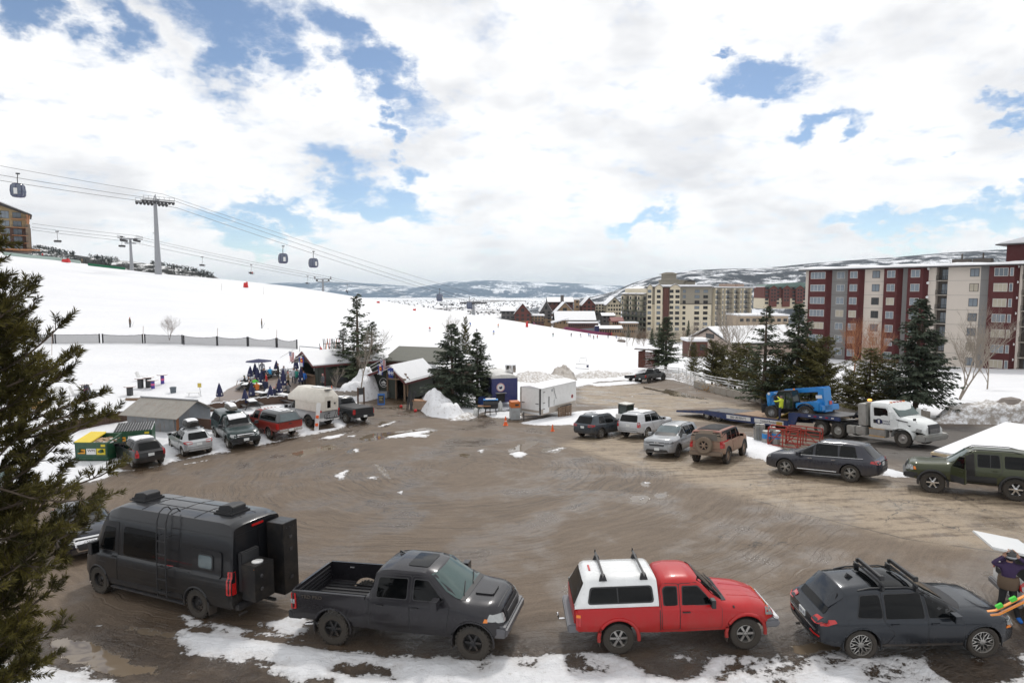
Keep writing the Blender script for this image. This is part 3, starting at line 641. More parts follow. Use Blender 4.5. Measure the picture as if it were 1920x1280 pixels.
 def wheels(s,style='spoke5',rimm=None,rimf=.66,w=.24,knob=False,lab=None):
  r=s.c['wr']; ty,rm=wheel_mesh(r,w,rimf,style,rimm or M_alloy,knob)
  for ax in s.c['axles']:
   for sd in (1,-1):
    y=sd*(interp(s.c['plan'],ax)-w/2-.015)
    e=bpy.data.objects.new('wheel',None); COL.objects.link(e); e.parent=s.root; e.location=(ax,y,r); e.rotation_euler=(0,random.random()*0,0 if sd>0 else PI)
    t=link('tyre',ty,e); q=link('rim',rm,e)
 def arch_trim(s,m,rad=.035,k=1.17,a0=-12,a1=192):
  for ax in s.c['axles']:
   for sd in ('L','R'):
    R=s.c['wr']*s.c.get('arch',1.16)+rad*.6; az=s.c.get('az',s.c['wr']); pts=[]
    for i in range(15):
     a=rdn(lerp(a0,a1,i/14)); x=ax+R*cos(a); z=az+R*.98*sin(a)
     w=interp(s.c['plan'],max(s.c['plan'][0][0],min(s.c['plan'][-1][0],x))); pts.append((x,(w-.004)*(1 if sd=='L' else -1),z))
    b=B(); b.tb(pts,rad,8); b.bd('wheel_arch',m,s.root,smooth=True)
 def mirrors(s,x,z,m=None,size=(.16,.22,.17),out=.0):
  w=interp(s.c['plan'],x)
  for sd in (1,-1):
   b=B(); b.box((x,sd*(w+.10+out),z+.02),size); b.box((x-size[0]/2-.004,sd*(w+.10+out),z+.02),(.01,size[1]*.85,size[2]*.82),mi=1); b.box((x+.02,sd*(w-.02),z-.03),(.07,.16,.05),mi=2)
   b.bd('side_mirror',[m or s.p,MG,MK],s.root,bevel=.02)
 def rails(s,x0,x1,m=None,r=.018,gap=.05):
  for sd in (1,-1):
   pts=[]
   for i in range(7):
    x=lerp(x0,x1,i/6); p,_,_=s.rc(x,sd*(s.c['roofw']-.06),'T'); e=.0 if i in (0,6) else gap; pts.append((x,p.y,p.z+e))
   b=B(); b.tb(pts,r,6); b.bd('roof_rail',m or MK,s.root,smooth=True)
 def bar(s,x,m=None,z=.09,ext=0.,r=.022,label=None):
  p,_,_=s.rc(x,s.c['roofw']-.08,'T'); y=s.c['roofw']-.06+ext; b=B(); b.box((x,0,p.z+z),(.06,2*y,.028))
  for sd in (1,-1): b.box((x,sd*(s.c['roofw']-.07),p.z+z/2),(.10,.07,z+.01)); b.box((x,sd*(s.c['roofw']-.0),p.z+z/2-.03),(.07,.03,.09))
  return b.bd('roof_bar',m or MK,s.root,bevel=.006)
 def plate(s,d,z,y=0,parent=None,txt=None,w=.31,h=.155,m=None):
  p=s.pn('license_plate',[(y-w/2,z-h/2),(y+w/2,z-h/2),(y+w/2,z+h/2),(y-w/2,z+h/2)],d,m or M_plate,off=.022,th=.02,res=1,rnd=.015)
  if txt:
   q,_,_=s.rc(y,z,d); sx=1 if d=='F' else -1
   text_ob('plate_text',txt,.085,mat('plate_ink',(.03,.05,.12),.5),p,(q.x+sx*.026,y,z),(PI/2,0,PI/2*sx),ext=.001)
  return p
 def strip(s,name,d,a,b,m,r=.012,n=8,parent=None,off=.0):
  """tube laid on the body between two projected points"""
  pts=[]
  for i in range(n+1):
   p,nn,_=s.rc(lerp(a[0],b[0],i/n),lerp(a[1],b[1],i/n),d); pts.append(p+nn*off)
  bb=B(); bb.tb(pts,r,5); return bb.bd(name,m,parent if parent is not None else s.root,smooth=True)
def grow(poly,e):
 cx=sum(p[0] for p in poly)/len(poly); cz=sum(p[1] for p in poly)/len(poly)
 return [(p[0]+(e if p[0]>cx else -e),p[1]+(e if p[1]>cz else -e)) for p in poly]
_WC={}
def wheel_mesh(r,w,rimf,style,rimm,knob):
 k=(round(r,3),w,rimf,style,rimm.name,knob)
 if k in _WC: return _WC[k]
 rr=r*rimf; n=30
 def ring(b,prof,mi=0):
  vs=[];fs=[];m=len(prof)
  for (q,h) in prof:
   for i in range(n): a=6.2832*i/n; vs.append((q*cos(a),h,q*sin(a)))
  for j in range(m):
   for i in range(n): fs.append((j*n+i,j*n+(i+1)%n,((j+1)%m)*n+(i+1)%n,((j+1)%m)*n+i))
  b.add(vs,fs,mi)
 t=B(); h=w/2
 ring(t,[(rr,-h*.85),(r*.9,-h),(r*.985,-h*.86),(r,-h*.6),(r*.988,-h*.2),(r,0),(r*.988,h*.2),(r,h*.6),(r*.985,h*.86),(r*.9,h),(rr+.012,h*.9),(rr,h*.72),(rr*.97,0)])
 if knob:
  for i in range(26):
   for y,sh in ((-h*.78,0),(h*.78,.5),(-h*.25,.5),(h*.25,0)):
    a=6.2832*(i+sh)/26; t.box(((r+.004)*cos(a),y,(r+.004)*sin(a)),(.028,h*.36,.05),ry=-a)
 ty=t.mesh('tyre',MRB,smooth=True,ang=30)
 b=B(); ring(b,[(rr,-h*.6),(rr,h*.74),(rr*.955,h*.80),(rr*.93,h*.70),(rr*.92,-h*.5)])
 b.lt([(rr*.93,-.02*1),(rr*.93,.0)],(0,h*.05,0),'Y',n,mi=1)
 def spoke(a,w0,w1,y0=h*.62,y1=h*.5,r0=.0,r1=.95,mi=0):
  ca,sa=cos(a),sin(a); vs=[]
  for (q,ww,y) in ((rr*r0,w0,y0),(rr*r1,w1,y1)):
   for sg in (1,-1):
    for yy in (y,y-.035):
     vs.append((q*ca-sg*ww/2*sa,yy,q*sa+sg*ww/2*ca))
  b.add(vs,[(0,4,6,2),(1,3,7,5),(0,1,5,4),(2,6,7,3),(0,2,3,1),(4,5,7,6)],mi)
 if style=='spoke5':
  for i in range(5): spoke(i*1.2566,rr*.30,rr*.34)
 elif style=='twin5':
  for i in range(5):
   for d in (-.17,.17): spoke(i*1.2566+d,rr*.13,rr*.15,r0=.15)
 elif style=='star6':
  for i in range(6): spoke(i*1.0472,rr*.28,rr*.20)
 elif style=='mesh':
  for i in range(10):
   spoke(i*.6283,rr*.07,rr*.08,r0=.25,r1=.55)
   for d in (-.13,.13):
    a=i*.6283; b.tb([(rr*.52*cos(a),h*.55,rr*.52*sin(a)),(rr*.94*cos(a+d*1.7),h*.5,rr*.94*sin(a+d*1.7))],rr*.04,4)
 elif style=='steel':
  b.lt([(rr*.92,h*.1),(rr*.75,h*.35),(rr*.4,h*.30),(rr*.3,h*.5)],(0,0,0),'Y',n)
  for i in range(8): a=i*.7854; b.lt([(rr*.09,0),(rr*.09,.01)],(rr*.6*cos(a),h*.34,rr*.6*sin(a)),'Y',8,mi=1)
 elif style=='truck':
  b.lt([(rr*.95,h*.55),(rr*.8,h*.1),(rr*.45,h*.0),(rr*.40,h*.6),(rr*.25,h*.75)],(0,0,0),'Y',n)
  for i in range(8): a=i*.7854; b.lt([(rr*.1,0),(rr*.1,.03)],(rr*.62*cos(a),h*.03,rr*.62*sin(a)),'Y',8,mi=1)
 elif style=='six':
  for i in range(6): spoke(i*1.0472,rr*.20,rr*.26)
  for i in range(6): a=i*1.0472; b.lt([(.011,0),(.011,.012)],(rr*.2*cos(a),h*.63,rr*.2*sin(a)),'Y',6,mi=1)
 b.lt([(rr*.26,h*.45),(rr*.25,h*.68),(rr*.12,h*.72)],(0,0,0),'Y',14)
 rm=b.mesh('rim',[rimm,mat('brake_dark',(.02,.019,.018),.8)],smooth=True,ang=35)
 _WC[k]=(ty,rm); return ty,rm
def snow_on(car,poly,th=.05,d='T',parent=None,name='snow_patch'):
 return car.pn(name,poly,d,MLS,off=th,th=th+.005,res=.25,rnd=.12,parent=parent)
def suv_cfg(W=1.9,wb=2.82,ro=.95,fo=.9,H=1.68,hood=1.08,belt=1.0,sill=.28,wr=.37,ws0=-.55,ws1=-1.35,rr=.25,rg=.08,roofw=None,boxy=False,frontz=.75,tailz=None,tap=.13,**k):
 """ws0/ws1: windshield foot/head relative to the front axle; rr/rg: roof end / rear glass foot relative to the tail"""
 xr=-wb/2-ro; xf=wb/2+fo; xa=wb/2; H-=.02
 tz=tailz or belt+.02
 top=[(xr,tz-.10),(xr+rg,tz),(xr+rr,H-.10),(xr+rr+.12,H-.05),(xr+rr+.7,H),(-.1,H),(xa+ws1-.25,H-.02),(xa+ws1,H-.07),(xa+ws0,hood+.02),(xa+.15,hood-.02),(xf-.35,hood-.09 if not boxy else hood-.03),(xf-.12,hood-.18 if not boxy else hood-.08),(xf,frontz)]
 belt_=[(xr,tz-.13),(xr+rg,belt),(0,belt-.02),(xa+ws0,belt-.05),(xf-.35,min(belt-.06,hood-.14)),(xf,frontz-.08)]
 bot=[(xr,sill+.12),(xr+.35,sill+.02),(0,sill),(xf-.4,sill),(xf,sill+.05)]
 w=W/2
 plan=[(xr,w-tap-.06),(xr+.06,w-tap*.75),(xr+.22,w-tap*.35),(xr+.55,w-.02),(0,w),(xf-.75,w-.01),(xf-.35,w-tap*.5),(xf-.12,w-tap-.03),(xf,w-tap-.16)]
 c=dict(top=top,belt=belt_,bot=bot,plan=plan,roofw=roofw or w-.24,wr=wr,axles=(-wb/2,wb/2),xr=xr,xf=xf,H=H,hood=hood,beltz=belt,xa=xa,wsb=xa+ws0,wst=xa+ws1,rrx=xr+rr,rgx=xr+rg,W=W,wb=wb,sill=sill)
 c.update(k); return c
def std_windows(car,Bp,Cp,Dp=None,rear=True,drop=.03,quarter=True,wm=None,wsm=None,arch_gap=.1,doors=True,hm=None):
 c=car.c; H=c['H']; b=c['beltz']+.02; t=H-.13; s=c['sill']+.14
 sl=(c['wsb']-c['wst'])/(H-.07-c['hood']-.02)
 fx=lambda z: c['wsb']-(z-c['hood'])*sl-.16
 fw=[(fx(b)-.0,b),(fx(t),t),(Bp+.05,t+.01),(Bp+.05,b)]
 fd=[(min(fx(b)+.17,c['xa']-c['wr']*1.16-.06),s),(min(fx(b)+.20,c['xa']-c['wr']*1.1-.04),b-.03),(fx(t)+.04,t+.05),(Bp,t+.05),(Bp,s)]
 rx=-c['xa']+c['wr']*1.22
 rw=[(Bp-.06,b),(Bp-.06,t+.01),(Cp+.06,t),(Cp+.03,b)]
 rd=[(Bp-.015,s),(Bp-.015,t+.05),(Cp,t+.05),(Cp-.02,b-.05),(min(Cp+.3,rx+.32),c['wr']*1.75),(max(Cp,rx),s)]
 if doors:
  car.door(fd,fw,(Bp+.16,b-.10),wm=wm,hm=hm); car.door(rd,rw,(Cp+.2,b-.10),wm=wm,hm=hm)
 else:
  for w_ in (fw,rw): car.both('window',w_,wm or MG)
 if quarter and Dp:
  car.both('window_frame',grow([(Cp-.05,b+.02),(Cp-.06,t),(Dp+.12,t-.02),(Dp-.02,b+.04)],.02),MK,off=.006,rnd=.06)
  car.both('window',[(Cp-.05,b+.02),(Cp-.06,t),(Dp+.12,t-.02),(Dp-.02,b+.04)],wm or MG,off=.012,rnd=.06)
 ww=c['roofw']; yb=interp(c['plan'],c['wsb'])-.16
 car.pn('windshield_trim',grow([(-yb,c['hood']+.03),(yb,c['hood']+.03),(ww-.06,H-.085),(-ww+.06,H-.085)],.02),'F',MK,off=.006)
 ws=car.pn('windshield',[(-yb,c['hood']+.04),(yb,c['hood']+.04),(ww-.06,H-.09),(-ww+.06,H-.09)],'F',wsm or MG,off=.012)
 for y0 in (.08,-.45):
  p,_,_=car.rc(y0,c['hood']+.06,'F'); q,_,_=car.rc(y0+.42,c['hood']+.13,'F'); bb=B(); bb.tb([(p.x+.03,p.y,p.z),(q.x+.03,q.y,q.z)],.012,4); bb.bd('wiper',MK,ws)
 if rear:
  yr=ww+.0; z0=interp(c['top'],c['rgx'])+.03
  car.pn('rear_window',[(-yr,z0),(yr,z0),(ww-.08,H-.14),(-ww+.08,H-.14)],'B',MG,off=.012,rnd=.07)
# ---------------------------------------------------------------- front row of parked vehicles
def v_camper_van():
 p=paint('van_grey',(.013,.0135,.016),dirt=.45,rough=.3,dz=1.3,metal=.2,dc=(.055,.045,.035))
 xr,xf=-2.165-1.35,2.165+1.05; w=1.0
 c=dict(top=[(xr,2.62),(xr+.08,2.70),(xr+.5,2.76),(1.3,2.76),(1.75,2.62),(1.95,2.42),(2.62,1.42),(2.9,1.27),(xf-.12,1.08),(xf,.85)],
      belt=[(xr,1.30),(2.0,1.32),(2.5,1.25),(2.9,1.08),(xf,.72)],bot=[(xr,.42),(0,.36),(xf-.3,.34),(xf,.4)],
      plan=[(xr,w-.06),(xr+.08,w-.02),(0,w),(2.2,w),(2.75,w-.08),(xf-.1,w-.25),(xf,w-.34)],roofw=.80,wr=.41,axles=(-2.165,2.165),H=2.76,hood=1.38,beltz=1.3,W=2.0,wb=4.33,sill=.36,smooth=.1,crown=.03)
 v=Car('camper_van','dark grey high-roof camper van with roof ladder and tall storage boxes on its back','van',p,c)
 v.wheels('steel',M_darkrim,.56,.27,knob=True); v.arch_trim(MK,.03)
 # front doors with window, sliding side glass
 v.door([(1.22,.5),(1.62,.5),(1.70,1.05),(2.28,1.30),(1.90,2.26),(1.22,2.30)],[(1.36,1.42),(2.10,1.42),(1.84,2.12),(1.36,2.12)],(1.35,1.28),wm=MG)
 v.both('side_window',[(.98,1.36),(.98,2.20),(-.52,2.18),(-.52,1.38)],MG,off=.012,rnd=.12)
 v.both('panel_gap',[(-.62,.5),(-.60,.5),(-.60,2.25),(-.62,2.25)],MK,off=.004,rnd=0,res=.4); v.both('panel_gap',[(1.08,.5),(1.10,.5),(1.10,2.25),(1.08,2.25)],MK,off=.004,rnd=0,res=.4)
 v.both('panel_gap',[(-1.50,1.9),(-1.48,1.9),(-1.48,2.3),(-1.50,2.3)],MK,off=.004,rnd=0,res=.4)
 v.both('slide_rail',[(-.62,1.27),(-1.9,1.25),(-1.9,1.28),(-.62,1.30)],MK,off=.014,rnd=0,res=.4)
 f=v.pn('window_surround',[(-2.0,1.25),(-2.0,1.98),(-3.15,1.98),(-3.15,1.25)],'L',p,off=.035,th=.04,rnd=.12); v.pn('window_surround',[(-2.0,1.25),(-2.0,1.98),(-3.15,1.98),(-3.15,1.25)],'R',p,off=.035,th=.04,rnd=.12)
 v.both('window_frame',[(-2.25,1.44),(-2.25,1.86),(-2.85,1.86),(-2.85,1.44)],MK,off=.055,th=.03,rnd=.1)
 v.both('camper_window',[(-2.29,1.48),(-2.29,1.82),(-2.81,1.82),(-2.81,1.48)],M_glassl,off=.062,th=.02,rnd=.08)
 v.both('lower_trim',[(1.55,.44),(-1.6,.44),(-1.6,.60),(1.55,.60)],MK,off=.012,rnd=.02)
 v.pn('windshield',[(-.78,1.46),(.78,1.46),(.66,2.40),(-.66,2.40)],'F',MG,off=.012)
 v.mirY('headlight',[(.38,.98),(.66,1.02),(.68,1.22),(.55,1.24)],'F',M_lens,off=.02); v.pn('grille',[(-.36,.78),(.36,.78),(.42,1.12),(-.42,1.12)],'F',MK,off=.02)
 v.both('headlight',[(2.98,.96),(3.10,.98),(2.95,1.2),(2.86,1.22)],M_lens,off=.015,rnd=.03)
 v.mirrors(2.02,1.5,MK,(.16,.24,.38),.06)
 # roof: vents, seams, panels
 for i,x in enumerate((1.15,-2.55)):
  b=B(); b.box((x,.0,2.835),(.62,.60,.06)); b.pz([(x-.30,2.85),(x+.30,2.85),(x+.22,2.98),(x-.16,3.03),(x-.30,2.98)],'Y',-.24,.24); b.box((x,0,2.80),(.72,.70,.04))
  b.bd('roof_vent',MK,v.root,bevel=.015)
 for x in (.35,-.95,-1.9):
  b=B(); b.tb([v.rc(x,y,'T')[0]+Vector((0,0,.004)) for y in np.linspace(-.72,.72,9)],.010,4); b.bd('roof_rib',p,v.root)
 for y in (-.25,.25):
  b=B(); b.tb([v.rc(x,y,'T')[0]+Vector((0,0,.004)) for x in np.linspace(-3.2,1.5,14)],.010,4); b.bd('roof_rib',p,v.root)
 # ladder on the left side, bent over the roof edge
 lx=(-.78,-1.16); ld=bpy.data.objects.new('ladder',None); COL.objects.link(ld); ld.parent=v.root
 for x in lx:
  b=B(); b.tb([(x,1.13,.50),(x,1.13,1.3),(x,1.10,2.1),(x,1.06,2.62),(x,.98,2.84),(x,.84,2.94),(x,.70,2.93),(x,.60,2.80)],.019,6)
  for z in (.62,1.3,2.2): b.tb([(x,1.13 if z<2 else 1.09,z),(x,.96 if z<2 else .88,z)],.012,5)
  b.bd('ladder_rail',MK,ld,smooth=True)
 for z in (.62,.98,1.34,1.70,2.06,2.42):
  b=B(); y=1.13 if z<1.4 else 1.13-(z-1.4)*.06; b.box((-.97,y,z),(.38,.045,.03)); b.bd('rung',MK,ld)
 for sd in 'LR':
  for z in (1.02,.72): v.strip('body_crease',sd,(-3.3,z),(2.2,z+.03),p,r=.014,n=24,off=-.004)
  v.strip('roof_gutter',sd,(-3.4,2.40),(1.7,2.40),MK,r=.008,n=22)
 # rear: tail lights, boxes on the doors, bumper
 v.both('taillight',[(-3.36,.86),(-3.50,.86),(-3.50,1.48),(-3.36,1.48)],M_red,off=.012,rnd=.03); v.mirY('taillight',[(.80,.86),(.93,.86),(.93,1.48),(.80,1.48)],'B',M_red,off=.02,rnd=.02)
 v.pn('rear_door',[(.01,.62),(.80,.62),(.78,2.42),(.01,2.42)],'B',p,off=.012,rnd=.08); v.pn('rear_door',[(-.01,.62),(-.80,.62),(-.78,2.42),(-.01,2.42)],'B',p,off=.012,rnd=.08)
 v.pn('brake_light',[(-.2,2.52),(.2,2.52),(.2,2.58),(-.2,2.58)],'B',M_red,off=.03,rnd=.01)
 bx=mat('box_black',(.014,.014,.015),.38,.2,grime=.15)
 b=B(); b.box((xr-.10,.42,1.42),(.16,.62,1.1)); b.bd('carrier_frame',MK,v.root,bevel=.03)
 b=B(); b.box((xr-.40,.40,1.17),(.52,.66,.98)); q=b.bd('storage_box',bx,v.root,bevel=.015)
 b=B(); b.lt([(.15,1.66),(.15,1.685),(.11,1.70)],(xr-.42,.42,0),n=24); b.bd('white_lid',MW,q,smooth=True,ang=30)
 for z in (1.0,1.35):
  b=B(); b.lt([(.05,0),(.05,-.02),(.03,-.03)],(xr-.66,.52,z),'X',12); b.bd('latch',MDS,q)
 for y in (.15,.65):
  b=B(); b.box((xr-.62,y,1.58),(.03,.16,.02)); b.bd('reflector',M_amber,q)
 b=B(); b.box((xr-.42,-.50,1.52),(.62,.56,2.02)); q=b.bd('storage_box',bx,v.root,bevel=.015); q['label']='tall black storage box'
 for z in (.95,1.75,2.1):
  b=B(); b.box((xr-.74,-.50,z),(.03,.12,.09)); b.bd('latch',MDS,q,bevel=.01)
 for k in range(3): b=B(); b.box((xr-.735,-.35-.13*k,2.38),(.02,.04,.03)); b.bd('rivet_plate',MDS,q)
 b=B(); b.box((xr-.08,0,.50),(.18,1.7,.16)); b.box((xr-.35,0,.46),(.5,.1,.08)); b.box((xr-.30,.85,.40),(.08,.3,.04)); b.bd('rear_bumper',MK,v.root,bevel=.02)
 v.plate('B',.72,.45)
 for s_ in (1,-1): b=B(); b.box((-.1,s_*.98,.36),(3.2,.12,.05)); b.bd('running_board',MDS,v.root,bevel=.01)
 for s_ in (1,-1): b=B(); b.box((-2.165-.50,s_*.86,.33),(.02,.26,.3)); b.bd('mud_flap',MK,v.root)
 place_car(v.root,(370,1159),(187,1111),(-2.165,.97),(2.165,.97),1.0)
 return v
def v_grey_pickup():
 p=paint('pickup_grey',(.022,.021,.025),dirt=.3,rough=.27,dz=1.0,metal=.3,dc=(.06,.05,.04))
 wb=3.70; xa=wb/2; xr=-xa-1.17; xf=xa+.72; w=1.01; cab=-.82
 c=dict(top=[(xr,1.33),(cab-.003,1.33),(cab,1.60),(cab+.10,1.90),(cab+.5,1.96),(.55,1.94),(.82,1.88),(1.55,1.36),(1.72,1.31),(2.25,1.27),(xf-.08,1.17),(xf,.95)],
      belt=[(xr,1.30),(cab,1.30),(1.4,1.26),(2.2,1.13),(xf,.86)],bot=[(xr,.62),(xr+.25,.5),(0,.46),(xf-.3,.48),(xf,.55)],
      plan=[(xr,w-.06),(xr+.05,w-.01),(0,w),(xf-.55,w),(xf-.2,w-.07),(xf,w-.2)],roofw=.72,wr=.415,axles=(-xa,xa),bed=(xr+.07,cab-.10,1.33,.80),H=1.95,hood=1.34,beltz=1.28,W=2.02,wb=wb,sill=.5,az=.45,arch=1.2)
 c['plan'].sort()
 v=Car('pickup_truck','dark grey crew-cab pickup truck with open bed, sunroof and hood scoop','pickup truck',p,c)
 v.wheels('star6',M_darkrim,.56,.28,knob=True); v.arch_trim(p,.028)
 v.door([(1.18,.62),(1.30,1.24),(.72,1.83),(.30,1.83),(.28,.62)],[(1.12,1.35),(.70,1.75),(.36,1.77),(.36,1.34)],(.42,1.17),hm=MK)
 v.door([(.26,.62),(.26,1.83),(-.70,1.83),(-.74,1.3),(-.72,.90),(-.62,.62)],[(.18,1.34),(.18,1.77),(-.58,1.76),(-.62,1.34)],(-.50,1.17),hm=MK)
 v.both('panel_gap',[(cab-.02,.60),(cab-.0,.60),(cab-.0,1.30),(cab-.02,1.30)],MK,off=.004,rnd=0,res=.3)
 v.pn('windshield',[(-.80,1.37),(.80,1.37),(.66,1.87),(-.66,1.87)],'F',M_glassg,off=.012)
 for y0 in (.1,-.6):
  b=B(); b.tb([(1.56,y0,1.40),(1.40,y0+.55,1.50)],.013,4); b.bd('wiper',MK,v.root)
 v.pn('cowl',[(1.52,-.80),(1.64,-.74),(1.64,.74),(1.52,.80)],'T',MK,off=.01,rnd=.02)
 v.pn('sunroof',[(.02,-.42),(.58,-.42),(.58,.42),(.02,.42)],'T',MG,off=.012,rnd=.08)
 for y in (.66,-.66): v.strip('roof_channel','T',(cab+.25,y),(.62,y),MK,r=.010,off=-.003)
 b=B(); b.pz([(-.55,1.965),(-.38,1.965),(-.52,2.03)],'Y',.32,.36); b.bd('antenna_fin',MK,v.root)
 v.pn('hood_scoop',[(1.74,-.30),(2.18,-.25),(2.18,.25),(1.74,.30)],'T',p,off=.035,th=.04,rnd=.05); b=B(); b.box((2.19,0,1.31),(.02,.46,.035)); b.bd('scoop_inlet',MK,v.root)
 v.pn('hood_gap',[(2.40,-.75),(2.42,-.75),(2.42,.75),(2.40,.75)],'T',MK,off=.004,rnd=0)
 g=v.pn('grille',[(-.62,.80),(.62,.80),(.56,1.10),(-.56,1.10)],'F',MK,off=.03)
 for k in range(5):
  b=B(); z=.84+.055*k; b.box((xf+.045,0,z),(.02,1.05,.018)); b.bd('grille_bar',MDS,g)
 v.mirY('headlight',[(.62,.88),(.88,.92),(.90,1.10),(.62,1.08)],'F',M_lens,off=.02); v.both('headlight',[(xf-.36,.98),(xf-.1,.94),(xf-.12,1.06),(xf-.3,1.12)],M_lens,off=.014,rnd=.02); v.both('marker_light',[(xf-.44,.95),(xf-.33,.95),(xf-.33,1.03),(xf-.40,1.04)],M_amber,off=.014,rnd=.01)
 b=B(); b.pz([(xf-.25,.52),(xf+.10,.55),(xf+.12,.80),(xf-.05,.84),(xf-.25,.84)],'Y',-.90,.90); b.bd('front_bumper',mat('grey_bumper',(.10,.10,.11),.4,dirt=.4),v.root,bevel=.05)
 b=B(); b.pz([(xr-.14,.56),(xr+.25,.56),(xr+.2,.74),(xr-.14,.78)],'Y',-.93,.93); b.bd('rear_bumper',MK,v.root,bevel=.03)
 b=B(); b.tb([(-xa-.45,-.86,.48),(-xa-.80,-.93,.46)],.045,8); b.bd('exhaust',MCH,v.root,smooth=True)
 v.mirrors(1.02,1.36,p,(.17,.26,.22),.06)
 for sd in 'LR': v.pn('taillight',[(xr+.01,.86),(xr+.18,.88),(xr+.17,1.28),(xr+.01,1.26)],sd,M_red,off=.015,rnd=.03); v.pn('reverse_light',[(xr+.0,1.0),(xr+.14,1.01),(xr+.14,1.12),(xr+.0,1.11)],sd,M_lens,off=.022,rnd=.02)
 # bed liner, slats, net, tie downs
 b=B();
 for k in range(9): b.box((xr+.15+(cab-.2-xr)/2-.05,-.72+.18*k,.812),((cab-xr)-.35,.07,.02))
 b.bd('bed_liner',MK,v.root)
 t=B(); t.box((xr+.035,0,1.06),(.05,1.8,.5)); t=t.bd('tailgate',p,v.root,bevel=.01)
 for z in (.92,1.02,1.12,1.22): b=B(); b.box((xr+.085,0,z),(.02,1.6,.04)); b.bd('tailgate_rib',MK,t)
 b=B()
 for k in range(9): b.tb([(-1.75+.1*k,-.75,.88),(-1.68+.1*k,-.1,.90)],.012,4)
 for k in range(7): b.tb([(-1.78,-.72+.1*k,.88),(-.95,-.74+.1*k,.93)],.012,4)
 b.bd('cargo_net',MRB,v.root)
 for x in (-2.3,-1.35): b=B(); b.box((x,.90,1.20),(.14,.03,.04)); b.bd('tie_down',MCH,v.root,bevel=.005)
 v.both('side_lettering_band',[(xr+.20,1.20),(xr+.85,1.20),(xr+.85,1.25),(xr+.20,1.25)],p,off=.003,rnd=0) if 0 else None
 text_ob('lettering','TRD PRO',.12,MK,v.root,(xr+.62,-1.003,1.20),(PI/2,0,0),sx=1.2,ext=.006)
 for s_ in (1,-1):
  for ax in (-xa,xa): b=B(); b.box((ax-.52,s_*.88,.42),(.02,.24,.32)); b.bd('mud_flap',MK,v.root)
 place_car(v.root,(887,1239),(624,1206),(xa,-.98),(-xa,-.98),1.0)
 return v
def cap_loft(car,name,xr,xf,z0,H,w,rw,m,slope=.12,front=.06):
 """truck cap: rounded shell over the bed"""
 b=B(); rings=[]
 for x,hh,ww in ((xr,.0,0),(xr+slope*.5,.5,.0),(xr+slope,.93,.0),(xr+slope+.08,1,.0),(xf-front-.05,1,.0),(xf-front,.97,.0),(xf,.9,.0)):
  zt=z0+(H-z0)*max(.06,hh); r=lerp(w,rw,max(.06,hh)); h=[(0,z0),(w,z0),(w,z0+.06),(lerp(w,r,.5)+.01,lerp(z0,zt,.5)),(r,zt-min(.07,(zt-z0)*.3)),(r-.06,zt-.012),(r*.5,zt+.01),(0,zt+.015)]
  rings.append([(x,y,z) for y,z in h]+[(x,-y,z) for y,z in h[-2:0:-1]])
 n=len(rings[0]); vs=[q for r in rings for q in r]; fs=[(i*n+k,i*n+(k+1)%n,(i+1)*n+(k+1)%n,(i+1)*n+k) for i in range(len(rings)-1) for k in range(n)]+[tuple(range(n))[::-1],tuple((len(rings)-1)*n+k for k in range(n))]
 b.add(vs,fs); o=b.bd(name,m,car.root,smooth=True,ang=50)
 bm=bmesh.new(); bm.from_mesh(o.data); bv=BVHTree.FromBMesh(bm); bm.free(); return o,bv
